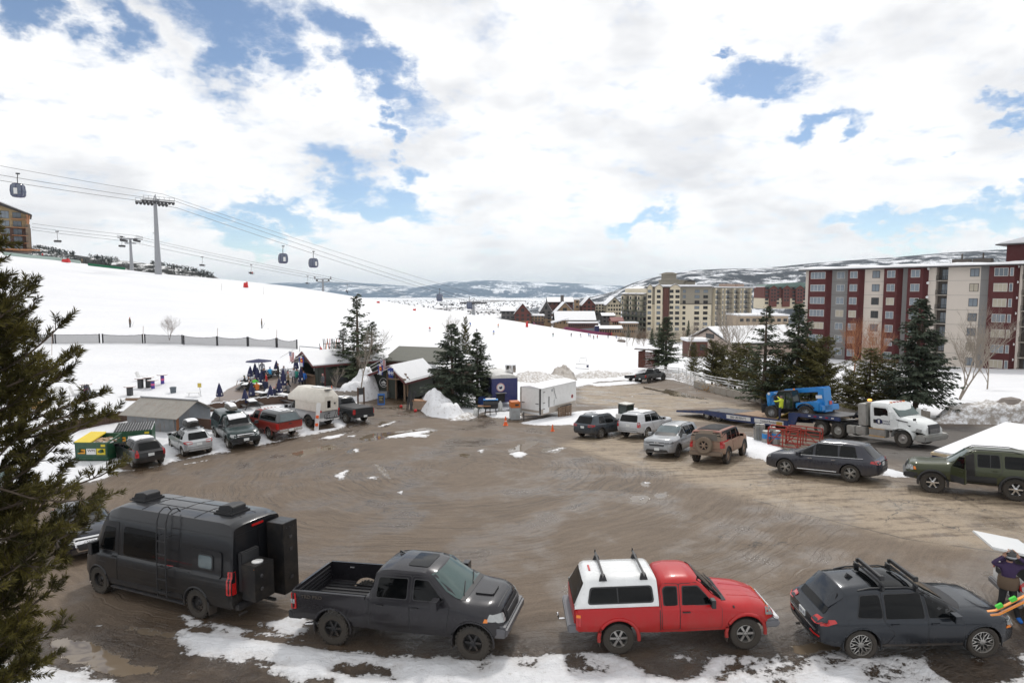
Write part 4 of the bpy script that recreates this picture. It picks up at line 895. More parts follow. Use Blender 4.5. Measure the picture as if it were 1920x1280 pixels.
def v_red_pickup():
 p=paint('bright_red',(.42,.008,.010),dirt=.38,rough=.3,dz=1.05,dc=(.20,.09,.07))
 wb=3.10; xa=wb/2; xr=-xa-1.03; xf=xa+.77; w=.87; cab=-.52
 c=dict(top=[(xr,1.16),(cab-.003,1.16),(cab,1.50),(cab+.10,1.68),(cab+.4,1.73),(.28,1.72),(.50,1.66),(1.02,1.20),(1.15,1.15),(1.8,1.08),(xf-.15,.96),(xf,.80)],
      belt=[(xr,1.13),(cab,1.13),(.9,1.10),(1.6,.98),(xf,.72)],bot=[(xr,.58),(xr+.2,.5),(0,.46),(xf-.3,.48),(xf,.52)],
      plan=sorted([(xr,w-.04),(xr+.05,w),(0,w),(xf-.6,w-.01),(xf-.25,w-.09),(xf,w-.24)]),roofw=.64,wr=.385,axles=(-xa,xa),bed=(xr+.06,cab-.06,1.16,.75),H=1.72,hood=1.18,beltz=1.11,W=1.74,wb=wb,sill=.48,az=.42,arch=1.2)
 v=Car('pickup_truck','bright red extended-cab pickup truck with a white bed cap','pickup truck',p,c)
 v.wheels('six',M_alloy,.57,.25); v.arch_trim(p,.045,a0=-8,a1=188)
 v.door([(.95,.60),(.97,1.08),(.44,1.62),(-.02,1.62),(-.05,.60)],[(.78,1.17),(.42,1.55),(.06,1.56),(.03,1.16)],(.10,1.02),hm=MK)
 v.door([(-.07,.60),(-.04,1.62),(-.40,1.62),(-.48,1.5),(-.48,.60)],[(-.11,1.16),(-.09,1.56),(-.34,1.56),(-.41,1.5),(-.42,1.2),(-.38,1.16)],None)
 v.both('panel_gap',[(cab-.02,.58),(cab-.0,.58),(cab-.0,1.14),(cab-.02,1.14)],MK,off=.006,rnd=0,res=.3)
 v.pn('windshield',[(-.68,1.20),(.68,1.20),(.56,1.65),(-.56,1.65)],'F',MG,off=.012); v.pn('cowl',[(1.0,-.70),(1.14,-.62),(1.14,.62),(1.0,.70)],'T',MK,off=.01,rnd=.02)
 for y0 in (.05,-.5): b=B(); b.tb([(1.06,y0,1.24),(.93,y0+.45,1.34)],.012,4); b.bd('wiper',MK,v.root)
 for y in (.32,-.32): v.strip('hood_crease','T',(1.25,y),(xf-.2,y*.8),p,r=.02,off=-.012)
 v.pn('hood_gap',[(1.2,-.02),(1.2,.0),(xf-.15,.0),(xf-.15,-.02)],'T',p,off=.002,rnd=0)
 v.mirY('headlight',[(.42,.74),(.66,.76),(.66,.90),(.42,.88)],'F',M_lens,off=.02); v.both('headlight',[(xf-.26,.82),(xf-.08,.76),(xf-.1,.88),(xf-.22,.96)],M_lens,off=.015,rnd=.02); v.both('marker_light',[(xf-.2,.90),(xf-.10,.84),(xf-.10,.92),(xf-.16,.96)],M_amber,off=.02,rnd=.01)
 v.pn('grille',[(-.38,.72),(.38,.72),(.38,.88),(-.38,.88)],'F',MCH,off=.02)
 b=B(); b.pz([(xf-.30,.50),(xf+.06,.50),(xf+.10,.66),(xf-.02,.70),(xf-.30,.70)],'Y',-.80,.80); b.bd('front_bumper',mat('worn_grey_plastic',(.14,.145,.16),.55,dirt=.3),v.root,bevel=.04)
 b=B(); b.box((xf+.02,0,.72),(.12,1.5,.07)); b.bd('bumper_top',MCH,v.root,bevel=.02)
 b=B(); b.pz([(xr-.20,.55),(xr+.1,.55),(xr+.1,.78),(xr-.20,.76)],'Y',-.80,.80); b.bd('rear_bumper',mat('worn_grey_plastic'),v.root,bevel=.03)
 b=B(); b.tb([(xr-.2,0,.52),(xr-.36,0,.52),(xr-.38,0,.62)],.025,6); b.ell((xr-.38,0,.66),(.035,.035,.035)); b.bd('tow_ball',MCH,v.root,smooth=True)
 t=B(); t.box((xr-.01,0,.96),(.05,1.5,.42)); t.bd('tailgate',p,v.root,bevel=.02)
 for sd in 'LR':
  v.pn('taillight',[(xr+.01,.76),(xr+.12,.76),(xr+.12,1.04),(xr+.01,1.04)],sd,M_red,off=.014,rnd=.02); v.pn('marker_light',[(xr+.02,.97),(xr+.12,.97),(xr+.12,1.04),(xr+.02,1.04)],sd,M_amber,off=.02,rnd=.01)
 v.mirrors(.72,1.24,MK,(.10,.17,.20),.0)
 wcap=mat('white_cap',(.74,.75,.75),.25,coat=.6,grime=.08)
 cp,bv=cap_loft(v,'bed_cap',xr-.02,cab-.03,1.17,1.80,.83,.60,wcap,slope=.30)
 for sd in 'LR':
  v.pn('cap_window_frame',[(xr+.30,1.26),(xr+.38,1.62),(cab-.16,1.62),(cab-.14,1.26)],sd,MK,off=.010,rnd=.08,parent=cp,bvh=bv); v.pn('cap_window',[(xr+.34,1.29),(xr+.42,1.59),(cab-.20,1.59),(cab-.18,1.29)],sd,MG,off=.016,rnd=.07,parent=cp,bvh=bv); v.pn('cap_window_divider',[(-1.55,1.29),(-1.52,1.29),(-1.52,1.59),(-1.55,1.59)],sd,MK,off=.02,rnd=0,parent=cp,bvh=bv)
 v.pn('cap_rear_window',[(-.68,1.22),(.68,1.22),(.55,1.68),(-.55,1.68)],'B',MG,off=.014,parent=cp,bvh=bv)
 v.pn('brake_light',[(xr+.42,-.16),(xr+.47,-.16),(xr+.47,.16),(xr+.42,.16)],'T',M_red,off=.02,rnd=.01,parent=cp,bvh=bv)
 for x in (xr+.72,xr+1.72):
  b=B(); b.box((x,0,1.90),(.055,1.62,.028));
  for s_ in (1,-1): b.pz([(x-.10,1.74),(x+.10,1.74),(x+.05,1.90),(x-.05,1.90)],'Y',s_*.58-.04,s_*.58+.04); b.tb([(x,s_*.80,1.90),(x,s_*.80,1.97)],.018,6)
  b.bd('roof_bar',MK,v.root,bevel=.006)
 v.plate('B',.70) ; v.pn('antenna_base',[(1.25,-.82),(1.29,-.82),(1.29,-.78),(1.25,-.78)],'T',MK,off=.02,rnd=0)
 for s_ in (1,-1):
  for ax in (-xa,xa): b=B(); b.box((ax-.47,s_*.74,.40),(.02,.22,.34)); b.bd('mud_flap',MK,v.root)
 place_car(v.root,(1161,1226),(1399,1225),(-xa,-.84),(xa,-.84),.98)
 return v
def v_grey_suv():
 p=paint('suv_grey',(.024,.028,.035),dirt=.25,rough=.22,dz=.7,metal=.35,dc=(.10,.09,.08))
 c=suv_cfg(W=1.89,wb=2.82,ro=.98,fo=.88,H=1.64,hood=1.06,belt=.98,wr=.375,ws0=-.42,ws1=-1.28,rr=.62,rg=.20,roofw=.64,tap=.16)
 v=Car('suv','dark grey wagon-like crossover with two black ski racks on its roof','suv',p,c)
 std_windows(v,.12,-.85,-1.45); v.wheels('mesh',M_alloy,.70,.25); v.arch_trim(p,.018); v.mirrors(.68,1.06,p)
 v.rails(-1.35,.35,MK,.02,.03); v.pn('sunroof',[(-1.0,-.50),(.42,-.50),(.42,.50),(-1.0,.50)],'T',MG,off=.010,rnd=.06)
 for x in (-.78,.02):
  br=v.bar(x,MK,.12,.08)
  for dx in (-.0,):
   b=B(); p0,_,_=v.rc(x,0,'T'); b.box((x+.02,-.02,p0.z+.17),(.10,1.02,.035)); b.box((x+.02,.0,p0.z+.225),(.08,1.0,.03)); b.box((x+.02,.50,p0.z+.17),(.12,.08,.10)); b.box((x+.02,-.54,p0.z+.2),(.11,.07,.12)); b.bd('ski_clamp',MK,br,bevel=.012)
 b=B(); p0,_,_=v.rc(-1.25,0,'T'); b.pz([(-1.36,p0.z),(-1.16,p0.z),(-1.30,p0.z+.10)],'Y',-.03,.03); b.bd('antenna_fin',MK,v.root)
 b=B(); v.pn('spoiler',[(-2.05,-.62),(-1.70,-.66),(-1.70,.66),(-2.05,.62)],'T',p,off=.03,th=.04,rnd=.06)
 v.mirY('taillight',[(.50,.86),(.88,.86),(.90,1.0),(.50,.97)],'B',M_red,off=.02,rnd=.03); v.both('taillight',[(c['xr']+.06,.84),(c['xr']+.42,.94),(c['xr']+.38,1.0),(c['xr']+.1,.98)],M_red,off=.016,rnd=.02)
 v.plate('B',.80,txt='ZXK 30'); v.pn('lower_bumper',[(-.8,.36),(.8,.36),(.8,.52),(-.8,.52)],'B',MK,off=.02); v.mirY('reflector',[(.45,.56),(.80,.56),(.80,.60),(.45,.60)],'B',M_red,off=.03,rnd=.01)
 v.pn('bumper_strip',[(-.80,.66),(.80,.66),(.80,.69),(-.80,.69)],'B',MCH,off=.02,rnd=.005)
 v.mirY('headlight',[(.46,.66),(.80,.70),(.78,.84),(.48,.80)],'F',M_lens,off=.02); v.both('headlight',[(c['xf']-.32,.78),(c['xf']-.1,.72),(c['xf']-.12,.82),(c['xf']-.28,.86)],M_lens,off=.014,rnd=.02); v.both('marker_light',[(c['xf']-.34,.70),(c['xf']-.16,.68),(c['xf']-.16,.74),(c['xf']-.30,.75)],M_amber,off=.014,rnd=.01)
 v.pn('grille',[(-.40,.42),(.40,.42),(.46,.80),(-.46,.80)],'F',MK,off=.02)
 v.pn('fuel_flap',[(-1.72,.88),(-1.72,1.0),(-1.58,1.0),(-1.58,.88)],'R',p,off=.008,rnd=.05)
 b=B(); b.tb([(c['xr']-.02,.1,.40),(c['xr']-.12,.1,.40)],.03,6); b.bd('tow_hitch',MK,v.root)
 v.pn('hood_crease',[(1.0,-.55),(1.02,-.55),(2.1,-.42),(2.1,-.44)],'T',p,off=.004,rnd=0); v.pn('hood_crease',[(1.0,.55),(1.02,.55),(2.1,.42),(2.1,.44)],'T',p,off=.004,rnd=0)
 v.both('sill_trim',[(-.95,.36),(.92,.36),(.92,.42),(-.95,.42)],MK,off=.014,rnd=.02)
 for sd in 'LR': v.strip('body_crease',sd,(-2.1,.90),(2.0,.86),p,r=.013,n=20,off=-.003)
 place_car(v.root,(1616,1239),(1845,1239),(-1.41,-.92),(1.41,-.92),.97)
 return v
V1=v_camper_van(); V2=v_grey_pickup(); V3=v_red_pickup(); V4=v_grey_suv()
# ---------------------------------------------------------------- other parked cars
def mid_suv(name,label,cat,pm,c,A,a,Bp,b,wins,wheel='twin5',rim=None,rimf=.66,sc=1.0,rails=None,trim=None,knob=False,tail='mid',snow=None,yaw=None,mir=(.62,.1),hm=None,wsm=None,grille='bar',lampc=None,plate_txt=None,platem=None):
 v=Car(name,label,cat,pm,c); xa=c['xa']; hw=c['W']/2-.03
 std_windows(v,*wins,hm=hm,wsm=wsm); v.wheels(wheel,rim or M_alloy,rimf,.24,knob=knob)
 if trim: v.arch_trim(trim,.03)
 v.mirrors(c['wsb']-.28,c['beltz']+.08,pm)
 if rails: v.rails(*rails)
 xr,xf,bz,hz=c['xr'],c['xf'],c['beltz'],c['hood']; w=c['W']/2-.13
 if tail=='mid':
  v.mirY('taillight',[(w-.34,bz-.16),(w+.0,bz-.16),(w+.02,bz+.0),(w-.34,bz-.03)],'B',M_red,off=.02,rnd=.03); v.both('taillight',[(xr+.05,bz-.15),(xr+.3,bz-.1),(xr+.26,bz-.01),(xr+.08,bz-.02)],M_red,off=.014,rnd=.02)
 else:
  v.mirY('taillight',[(w-.10,bz-.30),(w+.05,bz-.30),(w+.05,bz+.08),(w-.10,bz+.08)],'B',M_red,off=.02,rnd=.03); v.both('taillight',[(xr+.03,bz-.28),(xr+.14,bz-.28),(xr+.14,bz+.06),(xr+.05,bz+.06)],M_red,off=.014,rnd=.02)
 v.plate('B',bz-.2,m=platem); v.pn('bumper_insert',[(-w+.1,c['sill']+.10),(w-.1,c['sill']+.10),(w-.1,c['sill']+.24),(-w+.1,c['sill']+.24)],'B',MK,off=.015); v.pn('tailgate_gap',[(-w+.1,c['sill']+.36),(w-.1,c['sill']+.36),(w-.1,c['sill']+.375),(-w+.1,c['sill']+.375)],'B',MK,off=.006,rnd=0)
 v.mirY('headlight',[(w-.38,hz-.34),(w-.02,hz-.31),(w-.02,hz-.20),(w-.38,hz-.22)],'F',lampc or M_lens,off=.02,rnd=.02); v.both('headlight',[(xf-.32,hz-.27),(xf-.12,hz-.31),(xf-.14,hz-.22),(xf-.28,hz-.18)],lampc or M_lens,off=.013,rnd=.02)
 v.pn('grille',[(-w+.42,hz-.44),(w-.42,hz-.44),(w-.40,hz-.22),(-w+.40,hz-.22)],'F',MK,off=.02); v.pn('lower_grille',[(-w+.15,c['sill']+.08),(w-.15,c['sill']+.08),(w-.25,c['sill']+.24),(-w+.25,c['sill']+.24)],'F',MK,off=.02)
 v.plate('F',c['sill']+.26)
 v.both('sill_trim',[(-xa+c['wr']*1.3,c['sill']+.02),(xa-c['wr']*1.3,c['sill']+.02),(xa-c['wr']*1.3,c['sill']+.10),(-xa+c['wr']*1.3,c['sill']+.10)],MK,off=.012,rnd=.02)
 if snow:
  for i,q in enumerate(snow): snow_on(v,q)
 place_car(v.root,A,Bp,(a[0]*xa,a[1]*hw),(b[0]*xa,b[1]*hw),sc,yaw=yaw); return v
# left row
pb=paint('car_black',(.010,.010,.012),dirt=.22,rough=.3,dz=.8)
mid_suv('hatchback','small black hatchback with snow on its roof parked by the green dumpsters','car',pb,suv_cfg(W=1.70,wb=2.50,ro=.72,fo=.78,H=1.52,hood=1.02,belt=.95,sill=.24,wr=.30,ws0=-.30,ws1=-1.30,rr=.50,rg=.14,roofw=.56,tap=.14),(246,877),(-1,1),(217,862),(1,1),(.02,-.92,-1.3),sc=1.0,snow=[[(-1.1,-.5),(.45,-.5),(.4,.5),(-1.15,.5)]],tail='tall')
ps=paint('car_silver',(.42,.43,.44),dirt=.4,rough=.28,metal=.3,dz=.75,dc=(.26,.23,.2))
v8=mid_suv('hatchback','silver hatchback with a snow-topped black roof box','car',ps,suv_cfg(W=1.70,wb=2.60,ro=.70,fo=.92,H=1.53,hood=1.02,belt=.95,sill=.24,wr=.31,ws0=-.30,ws1=-1.30,rr=.48,rg=.16,roofw=.55,tap=.15),(341,855),(-1,1),(319,837),(1,1),(.02,-.92,-1.3),sc=1.0)
def roof_box(car,x,L,W,Hh,z,m,label,snow=True,yoff=0):
 for dx in (-.4,.4): car.bar(x+dx,MK,.09)
 r=thing('roof_box',label,'roof box'); b=B(); rings=[]
 for i in range(9):
  t=i/8; k=sin(PI*(t*.86+.07))**.45; ww=W/2*k; hh=Hh*(.55+.45*k)*(1 if t<.6 else 1-(t-.6)*.9)
  rings+=[[(lerp(-L/2,L/2,t),y,zz) for y,zz in ((-ww,.04),(ww,.04),(ww,hh*.45),(ww*.82,hh*.9),(0,hh),(-ww*.82,hh*.9),(-ww,hh*.45))]]
 n=7; b.add([q for g in rings for q in g],[(i*n+k,i*n+(k+1)%n,(i+1)*n+(k+1)%n,(i+1)*n+k) for i in range(8) for k in range(n)]+[tuple(range(n))[::-1],tuple(8*n+k for k in range(n))])
 b.bd('shell',m,r,smooth=True,ang=40)
 bm=bmesh.new(); bm.from_mesh(r.children[0].data if r.children else [c for c in bpy.data.objects if c.parent==r][0].data); bv=BVHTree.FromBMesh(bm); bm.free()
 if snow:
  cc=Car.__new__(Car); cc.root=r; cc.bvh=bv; cc.c=car.c; cc.pn('snow_patch',[(-L*.38,-W*.34),(L*.36,-W*.3),(L*.36,W*.3),(-L*.38,W*.34)],'T',MLS,off=.05,th=.055,res=.2,rnd=.1)
 bpy.context.view_layer.update(); r.matrix_world=car.root.matrix_world@Matrix.Translation((x,yoff,z)); return r
roof_box(v8,-.35,1.5,.85,.38,1.62,mat('box_black'),'black roof box capped with snow on the silver hatchback')
def pk_cfg(wb,ro,fo,W,H,rail,hood,cab,ws0,ws1,wr,sill=.5,roofw=None,bed=True,fl=.8):
 xa=wb/2; xr=-xa-ro; xf=xa+fo; w=W/2
 top=[(xr,rail+.03),(cab-.003,rail+.03),(cab,rail+.3),(cab+.1,H-.07),(cab+.45,H-.01),(xa+ws1-.3,H-.02),(xa+ws1,H-.08),(xa+ws0,hood+.03),(xa+ws0+.15,hood-.01),(xf-.4,hood-.06),(xf-.12,hood-.14),(xf,hood-.36)]
 c=dict(top=top,belt=[(xr,rail),(cab,rail),(xa+ws0,rail-.03),(xf-.4,hood-.16),(xf,hood-.45)],bot=[(xr,sill+.12),(xr+.25,sill),(0,sill-.04),(xf-.3,sill),(xf,sill+.05)],
      plan=sorted([(xr,w-.05),(xr+.06,w),(0,w),(xf-.6,w-.01),(xf-.22,w-.09),(xf,w-.22)]),roofw=roofw or w-.25,wr=wr,axles=(-xa,xa),H=H,hood=hood,beltz=rail,W=W,wb=wb,sill=sill,az=wr+.03,arch=1.2,xr=xr,xf=xf,xa=xa,wsb=xa+ws0,wst=xa+ws1,cab=cab)
 if bed: c['bed']=(xr+.06,cab-.06,rail+.03,fl)
 return c
def pickup(name,label,pm,c,A,a,Bp,b,Bpil,wheel='star6',rim=None,sc=1.0,trim=None,yaw=None,knob=False,bumper=None,wm=None,lens=None,cat='pickup truck'):
 v=Car(name,label,cat,pm,c); xa,xr,xf,cab,rail,H,hood=c['xa'],c['xr'],c['xf'],c['cab'],c['beltz'],c['H'],c['hood']; s=c['sill']+.08; t=H-.13; b0=rail+.05; w=c['W']/2
 v.wheels(wheel,rim or M_alloy,.6,.26,knob=knob)
 if trim: v.arch_trim(trim,.035)
 sl=(c['wsb']-c['wst'])/(H-.1-hood); fx=lambda z: c['wsb']-(z-hood)*sl-.14
 v.door([(min(fx(b0)+.12,xa-c['wr']*1.3),s),(fx(b0)+.14,b0-.04),(fx(t)+.03,t+.04),(Bpil,t+.04),(Bpil,s)],[(fx(b0)-.02,b0),(fx(t)-.0,t),(Bpil+.05,t),(Bpil+.05,b0)],(Bpil+.15,rail-.09),hm=MK)
 v.door([(Bpil-.015,s),(Bpil-.015,t+.04),(cab+.16,t+.02),(cab+.06,rail+.1),(cab+.07,s)],[(Bpil-.06,b0),(Bpil-.06,t),(cab+.24,t),(cab+.15,b0)],(cab+.22,rail-.09),hm=MK)
 v.both('panel_gap',[(cab-.02,s-.04),(cab,s-.04),(cab,rail),(cab-.02,rail)],MK,off=.005,rnd=0,res=.3)
 ww=c['roofw']; v.pn('windshield_trim',grow([(-w+.2,hood+.04),(w-.2,hood+.04),(ww-.06,H-.10),(-ww+.06,H-.10)],.02),'F',MK,off=.006); ws=v.pn('windshield',[(-w+.2,hood+.05),(w-.2,hood+.05),(ww-.06,H-.11),(-ww+.06,H-.11)],'F',wm or MG,off=.012)
 for y0 in (.08,-.5):
  p,_,_=v.rc(y0,hood+.07,'F'); q,_,_=v.rc(y0+.42,hood+.15,'F'); bb=B(); bb.tb([(p.x+.03,p.y,p.z),(q.x+.03,q.y,q.z)],.012,4); bb.bd('wiper',MK,ws)
 if c.get('bed'):
  v.pn('rear_cab_window',[(-ww+.1,rail+.16),(ww-.1,rail+.16),(ww-.16,H-.18),(-ww+.16,H-.18)],'B',MG,off=.012)
 tg=B(); tg.box((xr-.005,0,lerp(c['sill']+.1,rail,.55)),(.05,2*w-.22,(rail-c['sill'])*.62)); tgo=tg.bd('tailgate',pm,v.root,bevel=.012); hb=B(); hb.box((xr-.035,0,rail-.12),(.012,.22,.07)); hb.bd('tailgate_handle',MK,tgo,bevel=.004)
 for sg,sd in ((1,'L'),(-1,'R')):
  v.pn('taillight',[(xr+.01,rail-.38),(xr+.13,rail-.38),(xr+.13,rail-.02),(xr+.01,rail-.02)],sd,M_red,off=.016,rnd=.02)
  v.pn('taillight',[(sg*(w-.02),rail-.38),(sg*(w-.11),rail-.38),(sg*(w-.11),rail-.03),(sg*(w-.02),rail-.03)],'B',M_red,off=.03,rnd=.02)
 bp=bumper or MK
 b_=B(); b_.pz([(xr-.15,c['sill']+.02),(xr+.2,c['sill']+.02),(xr+.2,c['sill']+.2),(xr-.15,c['sill']+.22)],'Y',-w+.08,w-.08); b_.bd('rear_bumper',bp,v.root,bevel=.03); b_=B(); b_.pz([(xf-.25,c['sill']-.02),(xf+.07,c['sill']),(xf+.08,c['sill']+.24),(xf-.25,c['sill']+.26)],'Y',-w+.1,w-.1); b_.bd('front_bumper',bp,v.root,bevel=.04)
 g=v.pn('grille',[(-w+.42,hood-.42),(w-.42,hood-.42),(w-.42,hood-.20),(-w+.42,hood-.20)],'F',MK,off=.025)
 v.mirY('headlight',[(w-.38,hood-.42),(w-.12,hood-.38),(w-.12,hood-.22),(w-.38,hood-.22)],'F',lens or M_lens,off=.02,rnd=.03); v.both('headlight',[(xf-.28,hood-.32),(xf-.1,hood-.36),(xf-.1,hood-.25),(xf-.26,hood-.2)],lens or M_lens,off=.014,rnd=.02)
 v.mirrors(c['wsb']-.3,rail+.10,MK if trim else pm,(.14,.22,.2),.04)
 b_=B(); b_.box((xr-.16,0,c['sill']+.12),(.02,.31,.155)); b_.bd('license_plate',M_plate,v.root); b_=B(); b_.box((xf+.095,0,c['sill']+.14),(.02,.31,.155)); b_.bd('license_plate',M_plate,v.root)
 place_car(v.root,A,Bp,(a[0]*xa,a[1]*(w-.03)),(b[0]*xa,b[1]*(w-.03)),sc,yaw=yaw); return v
pg=paint('forest_green',(.012,.030,.030),dirt=.5,rough=.28,dz=.9)
c9=pk_cfg(3.35,1.15,.90,1.92,1.84,1.18,1.20,-.35,-.52,-1.12,.385,roofw=.70,bed=False)
v9=pickup('pickup_truck','dark green pickup truck facing the lot, with matching bed cap and a green roof box',pg,c9,(426,841),(1,-1),(403,818),(-1,-1),.48,wheel='spoke5',trim=pg,wm=MG)
cp9,bv9=cap_loft(v9,'bed_cap',c9['xr']-.02,c9['cab']-.03,1.20,1.86,.93,.70,pg)
for sd in 'LR': v9.pn('cap_window',[(c9['xr']+.25,1.32),(c9['xr']+.30,1.70),(c9['cab']-.2,1.70),(c9['cab']-.16,1.32)],sd,MG,off=.014,rnd=.06,parent=cp9,bvh=bv9)
v9.pn('grille_bar',[(-.5,.92),(.5,.92),(.5,.96),(-.5,.96)],'F',MCH,off=.05,rnd=.01); v9.pn('grille_bar',[(-.5,.84),(.5,.84),(.5,.87),(-.5,.87)],'F',MCH,off=.05,rnd=.01)
snow_on(v9,[(c9['cab']+.3,-.5),(.75,-.55),(.7,.55),(c9['cab']+.3,.5)],.04)
roof_box(v9,-.95,2.1,.62,.36,2.02,pg,'dark green roof box with a snow strip on the dark green pickup')
pr=paint('deep_red',(.25,.03,.022),dirt=.5,rough=.32,dz=.9,dc=(.19,.10,.08))
c10=pk_cfg(3.24,1.15,.92,1.86,1.78,1.15,1.15,-.42,-.5,-1.15,.37,roofw=.66,bed=False)
v10=pickup('pickup_truck','deep red pickup truck with grey bed cap and snow-striped roof, rear to the lot',pr,c10,(504,822),(-1,1),(550,811),(-1,-1),.38,wheel='star6',trim=pr,bumper=MCH)
pcap=paint('cap_grey',(.10,.105,.11),dirt=.2)
cp10,bv10=cap_loft(v10,'bed_cap',c10['xr']-.02,c10['cab']-.03,1.17,1.80,.90,.67,pcap,slope=.28)
for sd in 'LR': v10.pn('cap_window',[(c10['xr']+.32,1.28),(c10['xr']+.38,1.66),(c10['cab']-.2,1.66),(c10['cab']-.16,1.28)],sd,MG,off=.014,rnd=.06,parent=cp10,bvh=bv10)
v10.pn('cap_rear_window',[(-.72,1.22),(.72,1.22),(.58,1.68),(-.58,1.68)],'B',M_glassl,off=.014,parent=cp10,bvh=bv10)
for y in (-.38,-.13,.13,.38): snow_on(v10,[(c10['cab']+.25,y-.07),(.75,y-.07),(.75,y+.07),(c10['cab']+.25,y+.07)],.03)
for y in (-.3,0.,.3): v10.pn('snow_patch',[(c10['xr']+.5,y-.1),(c10['cab']-.2,y-.1),(c10['cab']-.2,y+.1),(c10['xr']+.5,y+.1)],'T',MLS,off=.03,th=.035,rnd=.06,parent=cp10,bvh=bv10)
v10.both('door_mud',[(0,0),(1,0),(0,1)],pr) if 0 else None
psp=paint('truck_silver',(.36,.37,.38),dirt=.5,rough=.3,metal=.3,dz=.9,dc=(.2,.17,.14))
c11=pk_cfg(3.24,1.15,.92,1.88,1.78,1.16,1.15,-.1,-.5,-1.05,.40,roofw=.66,bed=True)
v11=pickup('pickup_truck','silver pickup truck carrying a white pop-up camper shell',psp,c11,(578,800),(-1,1),(617,797),(-1,-1),.50,wheel='star6',rim=M_darkrim,trim=MK,knob=True,bumper=MW)
def camper_shell(car):
 r=thing('camper_shell','cream white camper shell with faceted roof riding in the silver pickup bed','camper'); m=mat('camper_cream',(.66,.62,.55),.4,grime=.15); xr=car.c['xr']-.15; xf=car.c['cab']+1.15
 b=B(); H0,H1,H2=1.22,2.15,2.78; w=1.02
 lower=[(xr,-.72),(xr+.35,-w),(car.c['cab']-.1,-w),(car.c['cab']-.1,w),(xr+.35,w),(xr,.72)]
 up=[(xr,-.72),(xr+.35,-w),(xf-.35,-w),(xf,-.6),(xf,.6),(xf-.35,w),(xr+.35,w),(xr,.72)]
 tp=[(xr+.35,-.35),(xr+.55,-.55),(xf-.9,-.55),(xf-.6,-.3),(xf-.6,.3),(xf-.9,.55),(xr+.55,.55),(xr+.35,.35)]
 b.pz(lower,'Z',H0,1.82); k=len(b.v); n=8
 b.add([(x,y,1.822) for x,y in up]+[(x,y,H1) for x,y in up]+[(x,y,H2) for x,y in tp],[tuple(range(n))[::-1]]+[(i,(i+1)%n,n+(i+1)%n,n+i) for i in range(n)]+[(n+i,n+(i+1)%n,2*n+(i+1)%n,2*n+i) for i in range(n)]+[tuple(range(2*n,3*n))])
 b.bd('shell',m,r,bevel=.02)
 d=B(); d.box((xr-.02,.1,1.75),(.03,.62,1.0)); d=d.bd('door',m,r,bevel=.01); q=B(); q.box((xr-.04,.12,1.70),(.02,.30,.52)); q.bd('door_window',MG,d,bevel=.01)
 for y,z in ((-.42,1.72),): q=B(); q.lt([(.07,0),(.07,-.02)],(xr-.01,y,z),'X',12); q.bd('vent_cap',MK,r)
 q=B(); q.box((xr+.25,.15,2.42),(.36,.5,.02),ry=-.95); q.bd('roof_hatch',MW,r); q=B(); q.box((xr+.27,-.45,2.36),(.26,.2,.02),ry=-.95); q.bd('side_vent',MST,r)
 q=B(); q.box((xr+1.3,0,2.82),(1.0,.6,.08)); q.bd('roof_vent',MW,r,bevel=.02); q=B(); q.box((xr+.2,0,2.72),(.3,.5,.03)); q.bd('solar_panel',MK,r)
 for s in (1,-1): q=B(); q.box((xr+1.6,s*1.03,1.75),(.02,.02,.02));
 for y in (-.85,.85): q=B(); q.box((xr-.0,y*.93,1.25),(.05,.1,.16)); q.bd('marker_light',M_red,r)
 bpy.context.view_layer.update(); r.matrix_world=car.root.matrix_world.copy(); return r
camper_shell(v11)
def board(label,pm2,A,lean,L=1.5,w=.26,cat='snowboard',mw=None):
 r=thing('snowboard',label,cat);
 b=B(); pts=[(-w/2,.12),(-w/2*.8,.03),(0,0),(w/2*.8,.03),(w/2,.12),(w/2*.86,L/2),(w/2,L-.12),(w/2*.8,L-.03),(0,L),(-w/2*.8,L-.03),(-w/2,L-.12),(-w/2*.86,L/2)]
 b.pz(pts,'Y',-.008,.008); b.bd('board',mw or MW,r)
 for z in (.45,1.0):
  b=B(); b.box((0,-.05,z),(.20,.09,.20)); b.bd('binding',pm2,r,bevel=.02)
 g=G(*A); r.matrix_world=Matrix.Translation((g.x,g.y,g.z))@Matrix.Rotation(lean,4,'Y')@Matrix.Rotation(-.18,4,'X'); return r
board('white snowboard with orange bindings leaning on the back of the silver pickup',M_orange,(593,808),.06,2.0,.32)
# bicycle rack folded behind the silver truck
def bike_rack(car):
 r=thing('bike_rack','folded black bike rack on the hitch of the silver pickup','bike rack'); x=car.c['xr']-.45
 b=B(); b.tb([(x+.4,0,.55),(x-.05,0,.55),(x-.05,0,.75)],.03,6); b.bd('hitch_arm',MK,r)
 for k in range(2):
  b=B(); xx=x-.05-.2*k; b.tb([(xx,-.75,.78),(xx,.75,.78)],.03,6); b.bd('tray',MK,r)
  for y in (-.6,.6): b=B(); b.tb([(xx+.3*0,y+.16*cos(a),.78+.16+.16*sin(a)) for a in np.linspace(0,6.28,13)],.018,5); b.bd('wheel_hoop',MK,r)
  b=B(); b.tb([(xx,-.1,.8),(xx,-.3,1.25),(xx,.1,1.3)],.02,5); b.bd('clamp_arm',MK,r)
 bpy.context.view_layer.update(); r.matrix_world=car.root.matrix_world.copy()
bike_rack(v11)
pdg=paint('truck_charcoal',(.034,.036,.04),dirt=.3,rough=.28,metal=.3)
c12=pk_cfg(3.26,1.10,.95,1.88,1.79,1.16,1.15,-.55,-.5,-1.15,.38,roofw=.66,bed=False)
v12=pickup('pickup_truck','charcoal pickup truck with covered bed parked beside the snow pile and entrance hut',pdg,c12,(647,793),(-1,1),(684,788),(-1,-1),.30,wheel='star6',rim=M_alloy)
